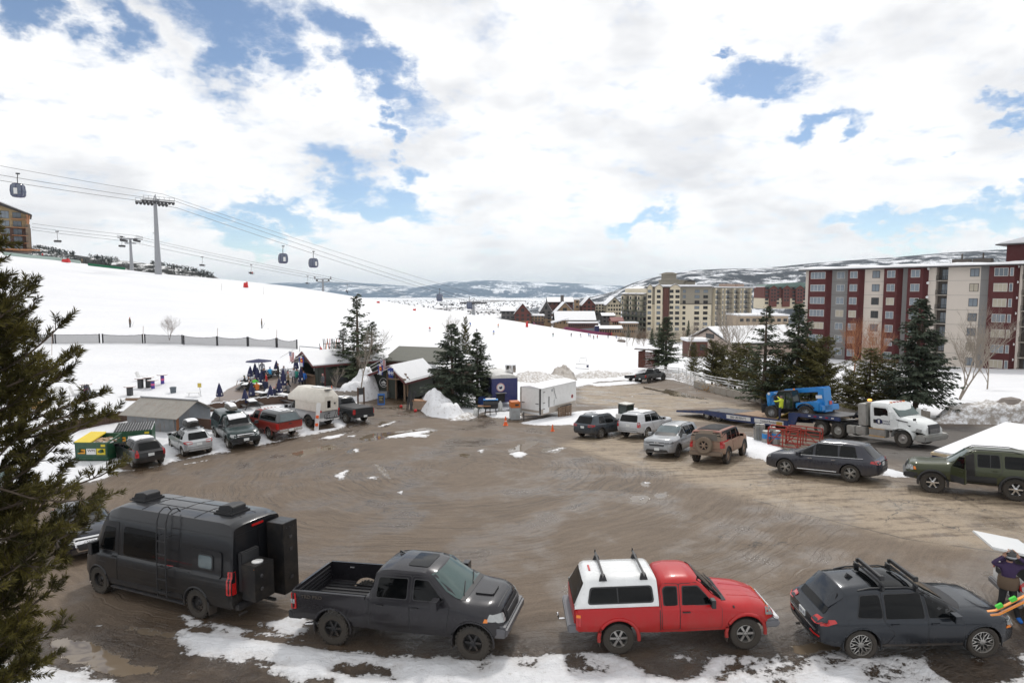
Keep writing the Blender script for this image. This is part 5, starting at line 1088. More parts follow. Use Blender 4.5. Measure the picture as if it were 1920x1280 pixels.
b=B(); b.box(((c12['xr']+c12['cab'])/2,0,1.205),(c12['cab']-c12['xr']-.06,1.66,.03)); b.bd('bed_cover',MK,v12.root,bevel=.008); v12.pn('rear_cab_window',[(-.55,1.30),(.55,1.30),(.5,1.62),(-.5,1.62)],'B',MG,off=.012)
for y in (-.5,.05): snow_on(v12,[(-.3,y),(.5,y),(.5,y+.4),(-.3,y+.4)],.03)
# right rows
pga=paint('suv_steel',(.05,.062,.075),dirt=.35,rough=.26,metal=.35)
mid_suv('suv','steel grey crossover, leftmost of the group behind the traffic cone','suv',pga,suv_cfg(W=1.91,wb=2.86,ro=1.0,fo=.98,H=1.68,hood=1.10,belt=1.03,sill=.28,wr=.37,ws0=-.45,ws1=-1.35,rr=.45,rg=.1,roofw=.66,tap=.14),(1128,822),(-1,-1),(1089,816),(-1,1),(.1,-.9,-1.55),sc=.98,rails=(-1.5,.3),trim=MK,snow=[[(-1.2,-.55),(.3,-.55),(.3,-.0),(-1.2,.1)]])
pw=paint('suv_pearl',(.50,.51,.53),dirt=.35,rough=.26,metal=.1,dz=.8,dc=(.26,.24,.22))
mid_suv('suv','pale silver off-road wagon parked second from the left behind the boxy light grey one','suv',pw,suv_cfg(W=1.92,wb=2.79,ro=1.05,fo=.92,H=1.80,hood=1.22,belt=1.15,sill=.38,wr=.40,ws0=-.5,ws1=-1.2,rr=.25,rg=.06,roofw=.70,boxy=True,frontz=.85,tap=.10),(1215,822.5),(-1,-1),(1172,821),(-1,1),(.2,-.8,-1.6),sc=1.0,rails=(-1.5,.4),trim=pw,yaw=rdn(47),snow=[[(-1.6,-.6),(.3,-.6),(.3,.6),(-1.6,.6)]],tail='tall')
pk=paint('suv_lightgrey',(.34,.35,.365),dirt=.3,rough=.26,metal=.15,dz=.8,dc=(.2,.18,.16))
v15=mid_suv('suv','boxy light grey family wagon facing the lot with black grille','suv',pk,suv_cfg(W=1.99,wb=2.90,ro=1.12,fo=.98,H=1.76,hood=1.18,belt=1.10,sill=.30,wr=.385,ws0=-.42,ws1=-1.25,rr=.3,rg=.06,roofw=.70,boxy=True,frontz=.86,tap=.09),(1273,857),(1,1),(1215,848),(1,-1),(.12,-.9,-1.75),sc=.97,rails=(-1.6,.2),wheel='twin5',rim=M_darkrim,trim=MK,yaw=rdn(-125),wsm=M_glassl,lampc=mat('smoked_lens',(.12,.12,.125),.15,coat=.5))
text_ob('badge','KIA',.13,MW,v15.root,(v15.c['xf']+.03,0,.93),(PI/2,0,PI/2),sx=1.5)
pbr=paint('muddy_red',(.26,.07,.06),dirt=.98,rough=.5,dz=2.6,dc=(.30,.205,.15))
v16=mid_suv('off_roader','mud-caked red off-roader with black soft top and spare wheel','off-roader',pbr,suv_cfg(W=1.93,wb=2.95,ro=.75,fo=.85,H=1.86,hood=1.25,belt=1.20,sill=.48,wr=.43,ws0=-.55,ws1=-.85,rr=.06,rg=.02,roofw=.80,boxy=True,frontz=.80,tap=.05),(1367,869),(-1,-1),(1396,849),(1,-1),(.2,-.75,-1.5),sc=1.0,trim=MK,wheel='star6',rim=mat('muddy_rim',(.28,.2,.15),.7,grime=.5),rimf=.58,knob=True,tail='tall')
def bronco_bits(v):
 c=v.c; m=mat('soft_top',(.018,.018,.02),.85,bump=.3); v.pn('soft_top',[(c['xr']+.05,-.84),(.62,-.80),(.62,.80),(c['xr']+.05,.84)],'T',m,off=.03,th=.035,res=.3,rnd=.1)
 v.pn('soft_rear',[(-.80,1.26),(.80,1.26),(.74,1.80),(-.74,1.80)],'B',mat('muddy_vinyl',(.20,.15,.11),.6,grime=.5),off=.02)
 v.pn('rear_window',[(-.62,1.30),(.62,1.30),(.56,1.62),(-.56,1.62)],'B',mat('muddy_glass',(.10,.085,.07),.35),off=.03)
 for sd in 'LR': v.pn('soft_side',[(c['xr']+.05,1.66),(c['xr']+.05,1.84),(.3,1.84),(.3,1.70)],sd,m,off=.02,rnd=.03)
 ty,rm=wheel_mesh(.43,.26,.58,'star6',MATS['muddy_rim'],True); e=bpy.data.objects.new('spare_wheel',None); COL.objects.link(e); e.parent=v.root; e.location=(c['xr']-.22,.05,1.05); e.rotation_euler=(0,0,PI/2)
 t=link('tyre',ty,e); link('rim',rm,e); t.data=ty.copy(); t.data.materials[0]=mat('muddy_rubber',(.20,.155,.115),.9,grime=.4)
 b=B(); b.box((c['xr']-.12,0,.62),(.28,1.75,.2)); b.bd('rear_bumper',mat('muddy_plastic',(.19,.145,.11),.8,grime=.4),v.root,bevel=.03)
bronco_bits(v16)
pm=paint('suv_slate',(.040,.041,.052),dirt=.45,rough=.26,metal=.3,dz=.9,dc=(.13,.115,.10))
v17=mid_suv('suv','slate grey crossover parked side-on between the off-roader and the green wagon','suv',pm,suv_cfg(W=1.97,wb=2.82,ro=1.12,fo=1.0,H=1.71,hood=1.08,belt=1.01,sill=.28,wr=.385,ws0=-.40,ws1=-1.42,rr=.62,rg=.14,roofw=.66,tap=.16),(1594,904),(-1,1),(1472,886),(1,1),(.1,-.95,-1.7),sc=1.0,wheel='twin5',hm=MCH)
v17.both('chrome_strip',[(-1.0,1.13),(-1.0,1.15),(.7,1.12),(.7,1.10)],MCH,off=.03,rnd=0) if 0 else None
for sd in 'LR':
 v17.strip('window_trim',sd,(v17.c['wsb']-.28,1.03),(-1.95,1.06),MCH,r=.012,n=16,off=.012); v17.strip('window_trim',sd,(.0,1.60),(-1.1,1.58),MCH,r=.012,n=10,off=.012); v17.strip('sill_strip',sd,(.85,.40),(-.85,.40),MCH,r=.018,off=.01)
po=paint('olive',(.048,.055,.026),dirt=.35,rough=.3,metal=.2,dz=.9)
c18=suv_cfg(W=1.83,wb=2.69,ro=.95,fo=.92,H=1.86,hood=1.24,belt=1.17,sill=.50,wr=.43,ws0=-.55,ws1=-1.22,rr=.22,rg=.08,roofw=.64,boxy=True,frontz=.85,tap=.10,arch=1.12)
v18=Car('off_roader','olive green lifted wagon with its driver door standing open','off-roader',po,c18)
v18.wheels('star6',MCH,.55,.30,knob=True); v18.arch_trim(MK,.05); v18.mirrors(.45,1.26,MK); v18.rails(-1.6,.2)
v18.pn('windshield',[(-.68,1.29),(.68,1.29),(.56,1.76),(-.56,1.76)],'F',M_glassg,off=.012)
v18.both('lower_cladding',[(-.75,.52),(.72,.52),(.72,.84),(-.75,.84)],MK,off=.02,rnd=.03); v18.both('lower_cladding',[(c18['xf']-.40,.56),(c18['xf']-.12,.56),(c18['xf']-.12,.80),(c18['xf']-.40,.80)],MK,off=.012,rnd=.02)
v18.door([(-.10,.86),(-.10,1.74),(-.92,1.74),(-.95,1.15),(-.78,.86)],[(-.17,1.22),(-.17,1.68),(-.85,1.68),(-.87,1.22)],(-.70,1.10)); v18.both('window',[(-1.02,1.22),(-1.03,1.68),(-1.95,1.66),(-2.05,1.22)],MG,off=.012,rnd=.06); v18.both('window_divider',[(-.55,1.22),(-.58,1.22),(-.60,1.68),(-.57,1.68)],MK,off=.026,rnd=0)
v18.door([(.66,.86),(.74,1.22),(.10,1.74),(-.08,1.74),(-.08,.86)],[(.58,1.24),(.12,1.66),(-.02,1.66),(-.02,1.24)],(.08,1.10),sides='R')
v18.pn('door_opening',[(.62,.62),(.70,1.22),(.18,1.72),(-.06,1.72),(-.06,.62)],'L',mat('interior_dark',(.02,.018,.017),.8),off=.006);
v18.mirY('headlight',[(.42,.86),(.74,.88),(.74,1.08),(.42,1.06)],'F',M_lens,off=.03,rnd=.03); v18.both('headlight',[(c18['xf']-.26,.90),(c18['xf']-.08,.90),(c18['xf']-.10,1.06),(c18['xf']-.24,1.08)],M_lens,off=.016,rnd=.02); v18.both('marker_light',[(c18['xf']-.36,.92),(c18['xf']-.27,.92),(c18['xf']-.27,1.04),(c18['xf']-.34,1.04)],M_amber,off=.016,rnd=.01)
for k in range(7): v18.pn('grille_slot',[(-.36+.105*k,.88),(-.30+.105*k,.88),(-.30+.105*k,1.08),(-.36+.105*k,1.08)],'F',MK,off=.02,rnd=.01,res=1)
b=B(); b.pz([(c18['xf']-.3,.56),(c18['xf']+.10,.58),(c18['xf']+.10,.80),(c18['xf']-.3,.80)],'Y',-.84,.84); b.bd('front_bumper',MK,v18.root,bevel=.04)
def open_door(v):
 d=bpy.data.objects.new('open_door',None); COL.objects.link(d); d.parent=v.root; d.location=(.72,.90,0); d.rotation_euler=(0,0,rdn(-58)); d['label']='open driver door with window'
 pts=[(-.02,.60),(-.02,1.20),(-.80,1.20),(-.80,.60)]; b=B(); b.pz(pts,'Y',-.04,.04); b.bd('door_skin',v.p,d,bevel=.015)
 b=B(); b.pz([(-.04,.60),(-.04,.84),(-.78,.84),(-.78,.60)],'Y',.041,.055); b.bd('lower_cladding',MK,d); b=B(); b.pz([(-.03,.64),(-.03,1.16),(-.78,1.16),(-.78,.64)],'Y',-.06,-.041); b.bd('door_lining',MK,d)
 b=B(); b.tb([(-.06,0,1.2),(-.50,0,1.66),(-.78,0,1.70),(-.78,0,1.2)],.025,5); b.bd('window_frame',v.p,d); b=B(); b.pz([(-.08,1.2),(-.50,1.64),(-.77,1.68),(-.77,1.2)],'Y',-.008,.008); b.bd('window',MG,d)
 b=B(); b.box((-.66,.065,1.08),(.2,.02,.04)); b.bd('door_handle',v.p,d)
open_door(v18)
place_car(v18.root,(1749,924),(1906,937),(1.345,.88),(-1.345,.88),1.0)
pj=paint('truck_matt',(.03,.032,.033),dirt=.4,rough=.4)
c19=pk_cfg(3.49,1.0,.62,1.88,1.88,1.22,1.25,-.35,-.75,-.95,.43,roofw=.70,bed=True)
v19=pickup('pickup_truck','black off-road pickup truck parked alone at the far edge of the lot',pj,c19,(1245,712.5),(1,-1),(1218.4,715),(-1,-1),.45,wheel='star6',rim=M_darkrim,trim=MK,knob=True)
def flat_trailer():
 r=thing('utility_trailer','small black utility trailer behind the black off-road pickup','trailer'); b=B(); b.box((0,0,.55),(2.2,1.4,.08)); b.bd('deck',MK,r)
 for s in (1,-1):
  b=B(); b.lt([(.28,-.09),(.3,0),(.28,.09)],(0,s*.8,.3),'Y',14); b.bd('wheel',MRB,r); b=B(); b.box((0,s*.72,.72),(2.2,.04,.3)); b.bd('side_rail',MK,r)
 b=B(); b.tb([(1.1,.4,.5),(2.2,0,.5),(1.1,-.4,.5)],.04,5); b.bd('drawbar',MK,r); g=G(1188,715); stand(r,g.x,g.y,rdn(20))
flat_trailer()
pn=paint('sedan_navy',(.006,.008,.018),dirt=.2,rough=.2,metal=.2)
c5=suv_cfg(W=1.83,wb=2.81,ro=1.15,fo=.92,H=1.43,hood=.98,belt=.92,sill=.22,wr=.33,ws0=-.35,ws1=-1.35,rr=1.25,rg=.55,roofw=.58,tap=.15,frontz=.62)
v5=mid_suv('sedan','dark blue sedan with single-frame chrome grille half hidden by the pine','car',pn,c5,(60,1045),(1,-1),(0,1000),(-1,-1),(.1,-.85,None),yaw=rdn(-52),wsm=MG)
g5=v5.pn('grille_surround',[(-.36,.36),(.36,.36),(.48,.80),(-.48,.80)],'F',MCH,off=.03,rnd=.05); v5.pn('grille_mesh',[(-.31,.40),(.31,.40),(.42,.76),(-.42,.76)],'F',MK,off=.04,rnd=.04); v5.plate('F',.46)
for k in range(4): b=B(); b.tb([(v5.c['xf']+.055,-.105+.07*k+.045*cos(a),.69+.045*sin(a)) for a in np.linspace(0,6.28,13)],.007,4); b.bd('ring_badge',MCH,g5)
bpy.context.view_layer.update()
_g=G(118,1020); place_car(v5.root,(122,1052),None,(1.9,-.7),(0,0),1.0,yaw=rdn(-50))
mid_suv('hatchback','pale grey hatchback hidden behind the pine branches','car',ps,suv_cfg(W=1.75,wb=2.6,ro=.8,fo=.85,H=1.5,hood=1.0,belt=.94,sill=.24,wr=.32,ws0=-.35,ws1=-1.3,rr=.5,rg=.14,roofw=.57),(-50,930),(-1,-1),(10,902),(1,-1),(.02,-.9,-1.3),yaw=rdn(-48),wsm=M_glassg)
# white SUV cut by the right edge, tailgate raised
pwh=paint('suv_white',(.66,.66,.65),dirt=.2,rough=.22)
c6=suv_cfg(W=1.85,wb=2.75,ro=.9,fo=.9,H=1.66,hood=1.06,belt=1.0,wr=.36,rr=.5,rg=.1,roofw=.64,tap=.14)
v6=Car('suv','white crossover at the right edge with its tailgate raised','suv',pwh,c6); std_windows(v6,.1,-.9,-1.5,rear=False); v6.wheels('twin5',M_alloy,.66,.24)
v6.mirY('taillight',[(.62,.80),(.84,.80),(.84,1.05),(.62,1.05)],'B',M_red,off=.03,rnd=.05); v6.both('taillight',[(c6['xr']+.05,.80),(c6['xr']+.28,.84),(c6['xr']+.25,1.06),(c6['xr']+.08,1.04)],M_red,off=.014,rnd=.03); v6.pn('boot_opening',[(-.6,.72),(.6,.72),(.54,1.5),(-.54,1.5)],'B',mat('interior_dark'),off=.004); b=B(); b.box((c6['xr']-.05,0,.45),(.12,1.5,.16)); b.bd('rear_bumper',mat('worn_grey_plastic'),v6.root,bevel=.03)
b=B(); b.add([(c6['xr']+.5,-.60,1.64),(c6['xr']+.5,.60,1.64),(c6['xr']-.62,.55,1.86),(c6['xr']-.62,-.55,1.86),(c6['xr']+.5,-.60,1.58),(c6['xr']+.5,.60,1.58),(c6['xr']-.60,.55,1.78),(c6['xr']-.60,-.55,1.78)],[(0,1,2,3),(7,6,5,4),(0,4,5,1),(1,5,6,2),(2,6,7,3),(3,7,4,0)]); tgt=b.bd('raised_tailgate',pwh,v6.root,bevel=.03)
for s in (1,-1): b=B(); b.tb([(c6['xr']+.35,s*.62,1.35),(c6['xr']-.2,s*.58,1.72)],.012,5); b.bd('gas_strut',MK,tgt)
v6.bar(-1.0)
place_car(v6.root,(2005,1182),None,(-1.375,-.9),(0,0),1.0,yaw=rdn(-14))
# ---------------------------------------------------------------- truck, lowboy trailer, telehandler
def rig_matrix():
 a=G(1692.5,838.7); t=G(1327,787); f=(a-t).normalized(); up=Vector((0,0,1)); l=up.cross(f).normalized(); n=f.cross(l)
 M=Matrix((f,l,n)).transposed().to_4x4(); o=a-f*0+l*1.15; M.translation=o; return M     # origin under the centre of the front axle
RM=rig_matrix()
M_ubl=mat('trailer_blue',(.02,.04,.13),.45,grime=.35); M_tele=mat('machine_blue',(.012,.22,.58),.35,coat=.4,grime=.12); M_twhite=mat('truck_white',(.74,.76,.75),.3,coat=.5,dirt=.4,dz=1.0,dirtcol=(.3,.27,.24)); M_alu=mat('dull_aluminium',(.42,.42,.40),.45,.7,grime=.35)
def lofted(name,secs,m,parent,ang=35,n_extra=0):
 """secs: list of (x, halfprofile[(y,z)] bottom->top centre)"""
 rings=[[(x,y,z) for y,z in h]+[(x,-y,z) for y,z in h[-2:0:-1]] for x,h in secs]; n=len(rings[0]); b=B()
 b.add([q for g in rings for q in g],[(i*n+k,i*n+(k+1)%n,(i+1)*n+(k+1)%n,(i+1)*n+k) for i in range(len(rings)-1) for k in range(n)]+[tuple(range(n))[::-1],tuple((len(rings)-1)*n+k for k in range(n))])
 return b.bd(name,m,parent,smooth=True,ang=ang)
def big_wheel(parent,x,y,r,w,rim,rimf=.56,style='truck',knob=False,flip=False):
 ty,rm=wheel_mesh(r,w,rimf,style,rim,knob); e=bpy.data.objects.new('wheel',None); COL.objects.link(e); e.parent=parent; e.location=(x,y,r); e.rotation_euler=(0,0,0 if y>0 else PI); link('tyre',ty,e); link('rim',rm,e); return e
def semi():
 r=thing('semi_truck','white day-cab semi truck with amber beacon pulling the low trailer','truck')
 def hp(w0,zb,w1,zt,rn=.12): return [(0,zb),(w0*.9,zb),(w0,zb+.08),(w0,lerp(zb,zt,.5)),(lerp(w0,w1,.7),zt-rn*1.3),(w1-rn*.4,zt-rn*.35),(w1*.6,zt),(0,zt+.02)]
 lofted('cab',[(-2.05,hp(1.06,1.0,1.0,2.95)),(-2.0,hp(1.10,.98,1.02,3.02)),(-1.1,hp(1.12,.98,1.02,3.02)),(-.85,hp(1.12,.98,1.0,2.95)),(-.55,hp(1.12,.98,.95,2.50)),(-.28,hp(1.12,1.0,.98,2.02))],M_twhite,r)
 lofted('hood',[(-.27,hp(1.10,.95,.95,2.02)),(.0,hp(1.08,.98,.92,1.95)),(.6,hp(.98,1.0,.80,1.80)),(1.0,hp(.86,.9,.66,1.62)),(1.15,hp(.80,.8,.58,1.45))],M_twhite,r)
 for s in (1,-1):
  b=B(); pts=[(.0+ .66*cos(a),.52+.66*sin(a)) for a in np.linspace(PI*.97,.05,11)];
  vs=[(x,s*.78,z) for x,z in pts]+[(x,s*1.22,z-.02) for x,z in pts]; n=len(pts); b.add(vs,[(i,i+1,n+i+1,n+i) for i in range(n-1)]);
  vs=[(x,s*.78,z+.05) for x,z in pts]+[(x,s*1.24,z+.03) for x,z in pts]; b.add(vs,[(i+1,i,n+i,n+i+1) for i in range(n-1)]); b.bd('fender',M_twhite,r,smooth=True)
  b=B(); b.pz([(-1.05,1.98),(-.62,1.98),(-.85,2.62),(-1.08,2.66),(-1.8,2.66),(-1.85,1.98)] if 0 else [(-1.78,1.95),(-.72,1.95),(-.98,2.58),(-1.78,2.62)],'Y',s*1.095-.02,s*1.095+.03); b.bd('side_window',MG,r,bevel=.02)
  b=B(); b.pz([(-1.9,.96),(-.62,.96),(-.62,1.2),(-.62,1.88),(-.95,2.72),(-1.9,2.75)],'Y',s*1.08-.01,s*1.08+.025); dr=b.bd('door',M_twhite,r,bevel=.02); b=B(); b.box((-1.72,s*1.13,1.55),(.16,.04,.28)); b.bd('door_handle',MK,dr,bevel=.01)
  b=B(); b.box((-.55,s*1.38,2.12),(.16,.22,.62)); b.box((-.55,s*1.2,2.3),(.05,.25,.04)); b.bd('mirror',M_twhite,r,bevel=.03); b=B(); b.box((.75,s*1.12,1.95),(.06,.2,.16)); b.tb([(.7,s*.85,1.7),(.75,s*1.1,1.9)],.015,4); b.bd('hood_mirror',MK,r)
  b=B(); b.pz([(.62,1.05),(.98,1.02),(1.02,1.22),(.75,1.28)],'Y',s*.93-.04,s*.93+.05); b.bd('headlight',M_lens,r,bevel=.02); b=B(); b.pz([(-.45,1.85),(.3,1.72),(.3,1.66),(-.4,1.78)],'Y',s*1.06-.02,s*1.06+.03); b.bd('hood_vent',MK,r)
  b=B(); b.pz([(.15,1.5),(.45,1.45),(.4,1.36)],'Y',s*1.0,s*1.03); b.bd('side_vent',MK,r)
  # tanks and steps
  for x0,x1,nm in ((-1.0,-2.1,'step_box'),(-2.3,-3.0,'tool_box'),(-3.02,-3.65,'fuel_tank')):
   b=B(); b.box(((x0+x1)/2,s*1.0,.72),(abs(x1-x0),.42,.55)); o=b.bd(nm,M_alu,r,bevel=.05)
   if nm=='step_box':
    for z in (.50,.98): b=B(); b.box(((x0+x1)/2,s*1.23,z),(1.0,.05,.04)); b.bd('step',mat('amber_step',(.55,.30,.08),.5),o)
 b=B(); b.pz([(-.98,2.92),(-.30,2.05),(-.22,2.06),(-.90,2.95)],'Y',-.92,.92); b.bd('windshield',M_glassg,r); b=B()
 for k in range(5): b=B(); b.box((-.98,-.6+.3*k,3.02),(.12,.10,.06)); b.bd('roof_marker',M_amber if k in(0,4) else M_red,r)
 b=B(); b.pz([(1.12,.85),(1.22,.9),(1.2,1.42),(1.10,1.55)],'Y',-.52,.52); g=b.bd('grille',MK,r,bevel=.02)
 for k in range(6): b=B(); b.box((1.225-.008*k,0,.95+.08*k),(.02,.96,.03)); b.bd('grille_bar',MCH,g)
 b=B(); b.pz([(.72,.42),(1.32,.45),(1.35,.80),(.9,.86),(.72,.8)],'Y',-1.12,1.12); b.bd('front_bumper',M_alu,r,bevel=.06)
 # headache tank and stack behind the cab
 b=B(); b.box((-2.55,-.05,1.95),(.62,2.15,1.75)); b.bd('cab_rack',M_alu,r,bevel=.06); b=B(); b.box((-2.2,-.9,2.92),(.3,.3,.12)); b.bd('beacon_mount',M_alu,r); b=B(); b.lt([(.13,3.0),(.13,3.10),(.06,3.16)],(-2.45,-.5,0),n=12); bc=b.bd('beacon',mat('amber_beacon',(.9,.4,.05),.3,emit=(1,.5,.1),estr=1.2),r);
 for s in (1,-1): b=B(); b.box((-3.6,s*.42,.95),(6.0,.10,.26)); b.bd('chassis_rail',MDS,r)
 b=B(); b.box((-4.6,0,1.15),(.9,.8,.12)); b.bd('fifth_wheel',MDS,r)
 for k in range(3): b=B(); b.tb([(-2.9,-.2+.15*k,1.9),(-3.3,-.2+.15*k,1.45),(-3.7,-.1+.1*k,1.9),(-4.0,-.1+.1*k,1.3)],.03,6); b.bd('air_hose',MK,r,smooth=True)
 b=B(); b.box((-3.9,-.75,1.35),(1.4,.35,.05),ry=-.15); b.bd('mudguard',M_alu,r)
 for y in (1.15,-1.15): big_wheel(r,0,y-.13*(1 if y>0 else -1),.52,.28,M_alloy)
 for x in (-4.35,-5.65):
  for y in (1.15,-1.15): big_wheel(r,x,y-.24*(1 if y>0 else -1),.52,.5,M_alu,.56)
 for s in (1,-1): b=B(); b.tb([(-4.35+ .62*cos(a),s*1.0,.52+.62*sin(a)) for a in np.linspace(.3,2.6,8)],.03,5); b.box((-3.75,s*1.0,.9),(.03,.5,.5)); b.bd('mud_flap',MK,r)
 # company logo on the doors
 for s in (1,-1):
  e=B(); e.lt([(.17,0),(.17,.008)],(0,0,0),'Y',20); lg=e.bd('door_logo',M_navy,r,loc=(-1.45,s*1.12,1.55)); lg.scale=(1.35,1,1); e=B(); e.box((0,s*.012,0),(.08,.01,.2)); e.bd('logo_mark',MW,lg)
  for i,t in enumerate(('United','Rentals')): text_ob('door_lettering',t,.18,M_navy,r,(-1.0+(0 if s<0 else 0),s*1.125,1.62-.18*i),(PI/2,0,0 if s<0 else PI))
 for o in list(bpy.data.objects):
  if o.type=='MESH' and (o.parent==r or (o.parent and o.parent.parent==r and o.parent.name[:5]!='wheel')) and o.data.users==1:
   f=lambda z: z if z<.9 else .9+(z-.9)*.80
   if o.location.z>.9: o.location.z=f(o.location.z)
   elif o.parent==r or o.location.length<.01:
    for v_ in o.data.vertices: v_.co.z=f(v_.co.z)
 r.matrix_world=RM; return r
def lowboy():
 r=thing('lowboy_trailer','long dark blue lowboy trailer with plank deck behind the white truck','trailer'); H=.80
 # main deck x from -8.6 to -16.2 ; beaver tail to -20 ; gooseneck over tandems
 X0,X1,X2=-8.2,-16.9,-20.3
 for s in (1,-1):
  b=B(); b.pz([(X0,H-.02),(X0,H-.42),(-10.5,H-.55),(X1+3,H-.55),(X1,H-.28),(X2,.35),(X2,.50),(X1,H-.02)],'Y',s*1.28-.04,s*1.28+.04); b.bd('side_beam',M_ubl,r)
  b=B(); b.pz([(X0-.02,H-.3),(X0,H+.55),(X0+.5,H+.62),(-4.1,H+.62),(-4.1,H+.36),(X0+.8,H+.36),(X0+.5,H-.3)],'Y',s*1.15-.06,s*1.15+.06); b.bd('gooseneck_beam',M_ubl,r)
 n=0; mw=mat('deck_planks',(.30,.20,.13),.85,var=.35,scale=4,grime=.3)
 for k in range(26):
  x=lerp(X0-.2,X1+3.6,k/25); b=B(); b.box((x,0,H+.01+.004*(k%3)),(.25,2.5,.05)); b.bd('plank',mw,r)
 b=B(); b.box(((X1+3.4+X1)/2,0,H+.0),(3.2,2.5,.04)); b.bd('steel_deck',MDS,r); b=B(); b.pz([(X1,H+.02),(X1,H-.04),(X2,.46),(X2,.52)],'Y',-1.25,1.25); b.bd('beaver_tail',mat('tail_planks',(.16,.12,.09),.85,grime=.4),r)
 b=B(); b.box((-6.1,0,H+.64),(4.2,2.4,.05)); b.bd('upper_deck',MDS,r); b=B(); b.pz([(X0-1.3,H+.03),(X0+.1,H+.66),(X0+.1,H+.62),(X0-1.2,H-.0)],'Y',-1.1,1.1); b.bd('gooseneck_ramp',mat('yellow_ramp',(.35,.27,.06),.7,grime=.5),r)
 for x in (-15.3,-16.6):
  for y in (1.2,-1.2): e=big_wheel(r,x,y-.12*(1 if y>0 else -1),.42,.26,M_alu)
 for s in (-1,1):
  for x,w,t in ((-12.9,2.5,'800 UR RENTS'),(-9.9,2.7,'United Rentals')):
   b=B(); b.box((x,s*1.335,H-.26),(w,.02,.30)); pl=b.bd('sign_panel',MW,r); text_ob('sign_lettering',t,.26,M_navy,pl,(x,s*1.35,H-.26),(PI/2,0,0 if s<0 else PI))
  b=B(); b.box((-8.9,s*1.34,H-.30),(.55,.03,.28)); b.bd('amber_plate',mat('ochre_plate',(.42,.26,.05),.5),r)
  for k in range(5): b=B(); b.box((-4.6-.45*k,s*1.24,H+.50),(.2,.02,.06)); b.bd('reflector_tape',M_red if k%2 else MW,r)
 b=B(); b.tb([(-5.0,1.1,H+.6),(-4.2,0,H+.3),(-5.0,-1.1,H+.6)],.05,6); b.bd('gooseneck_tip',M_alu,r)
 r.matrix_world=RM; return r
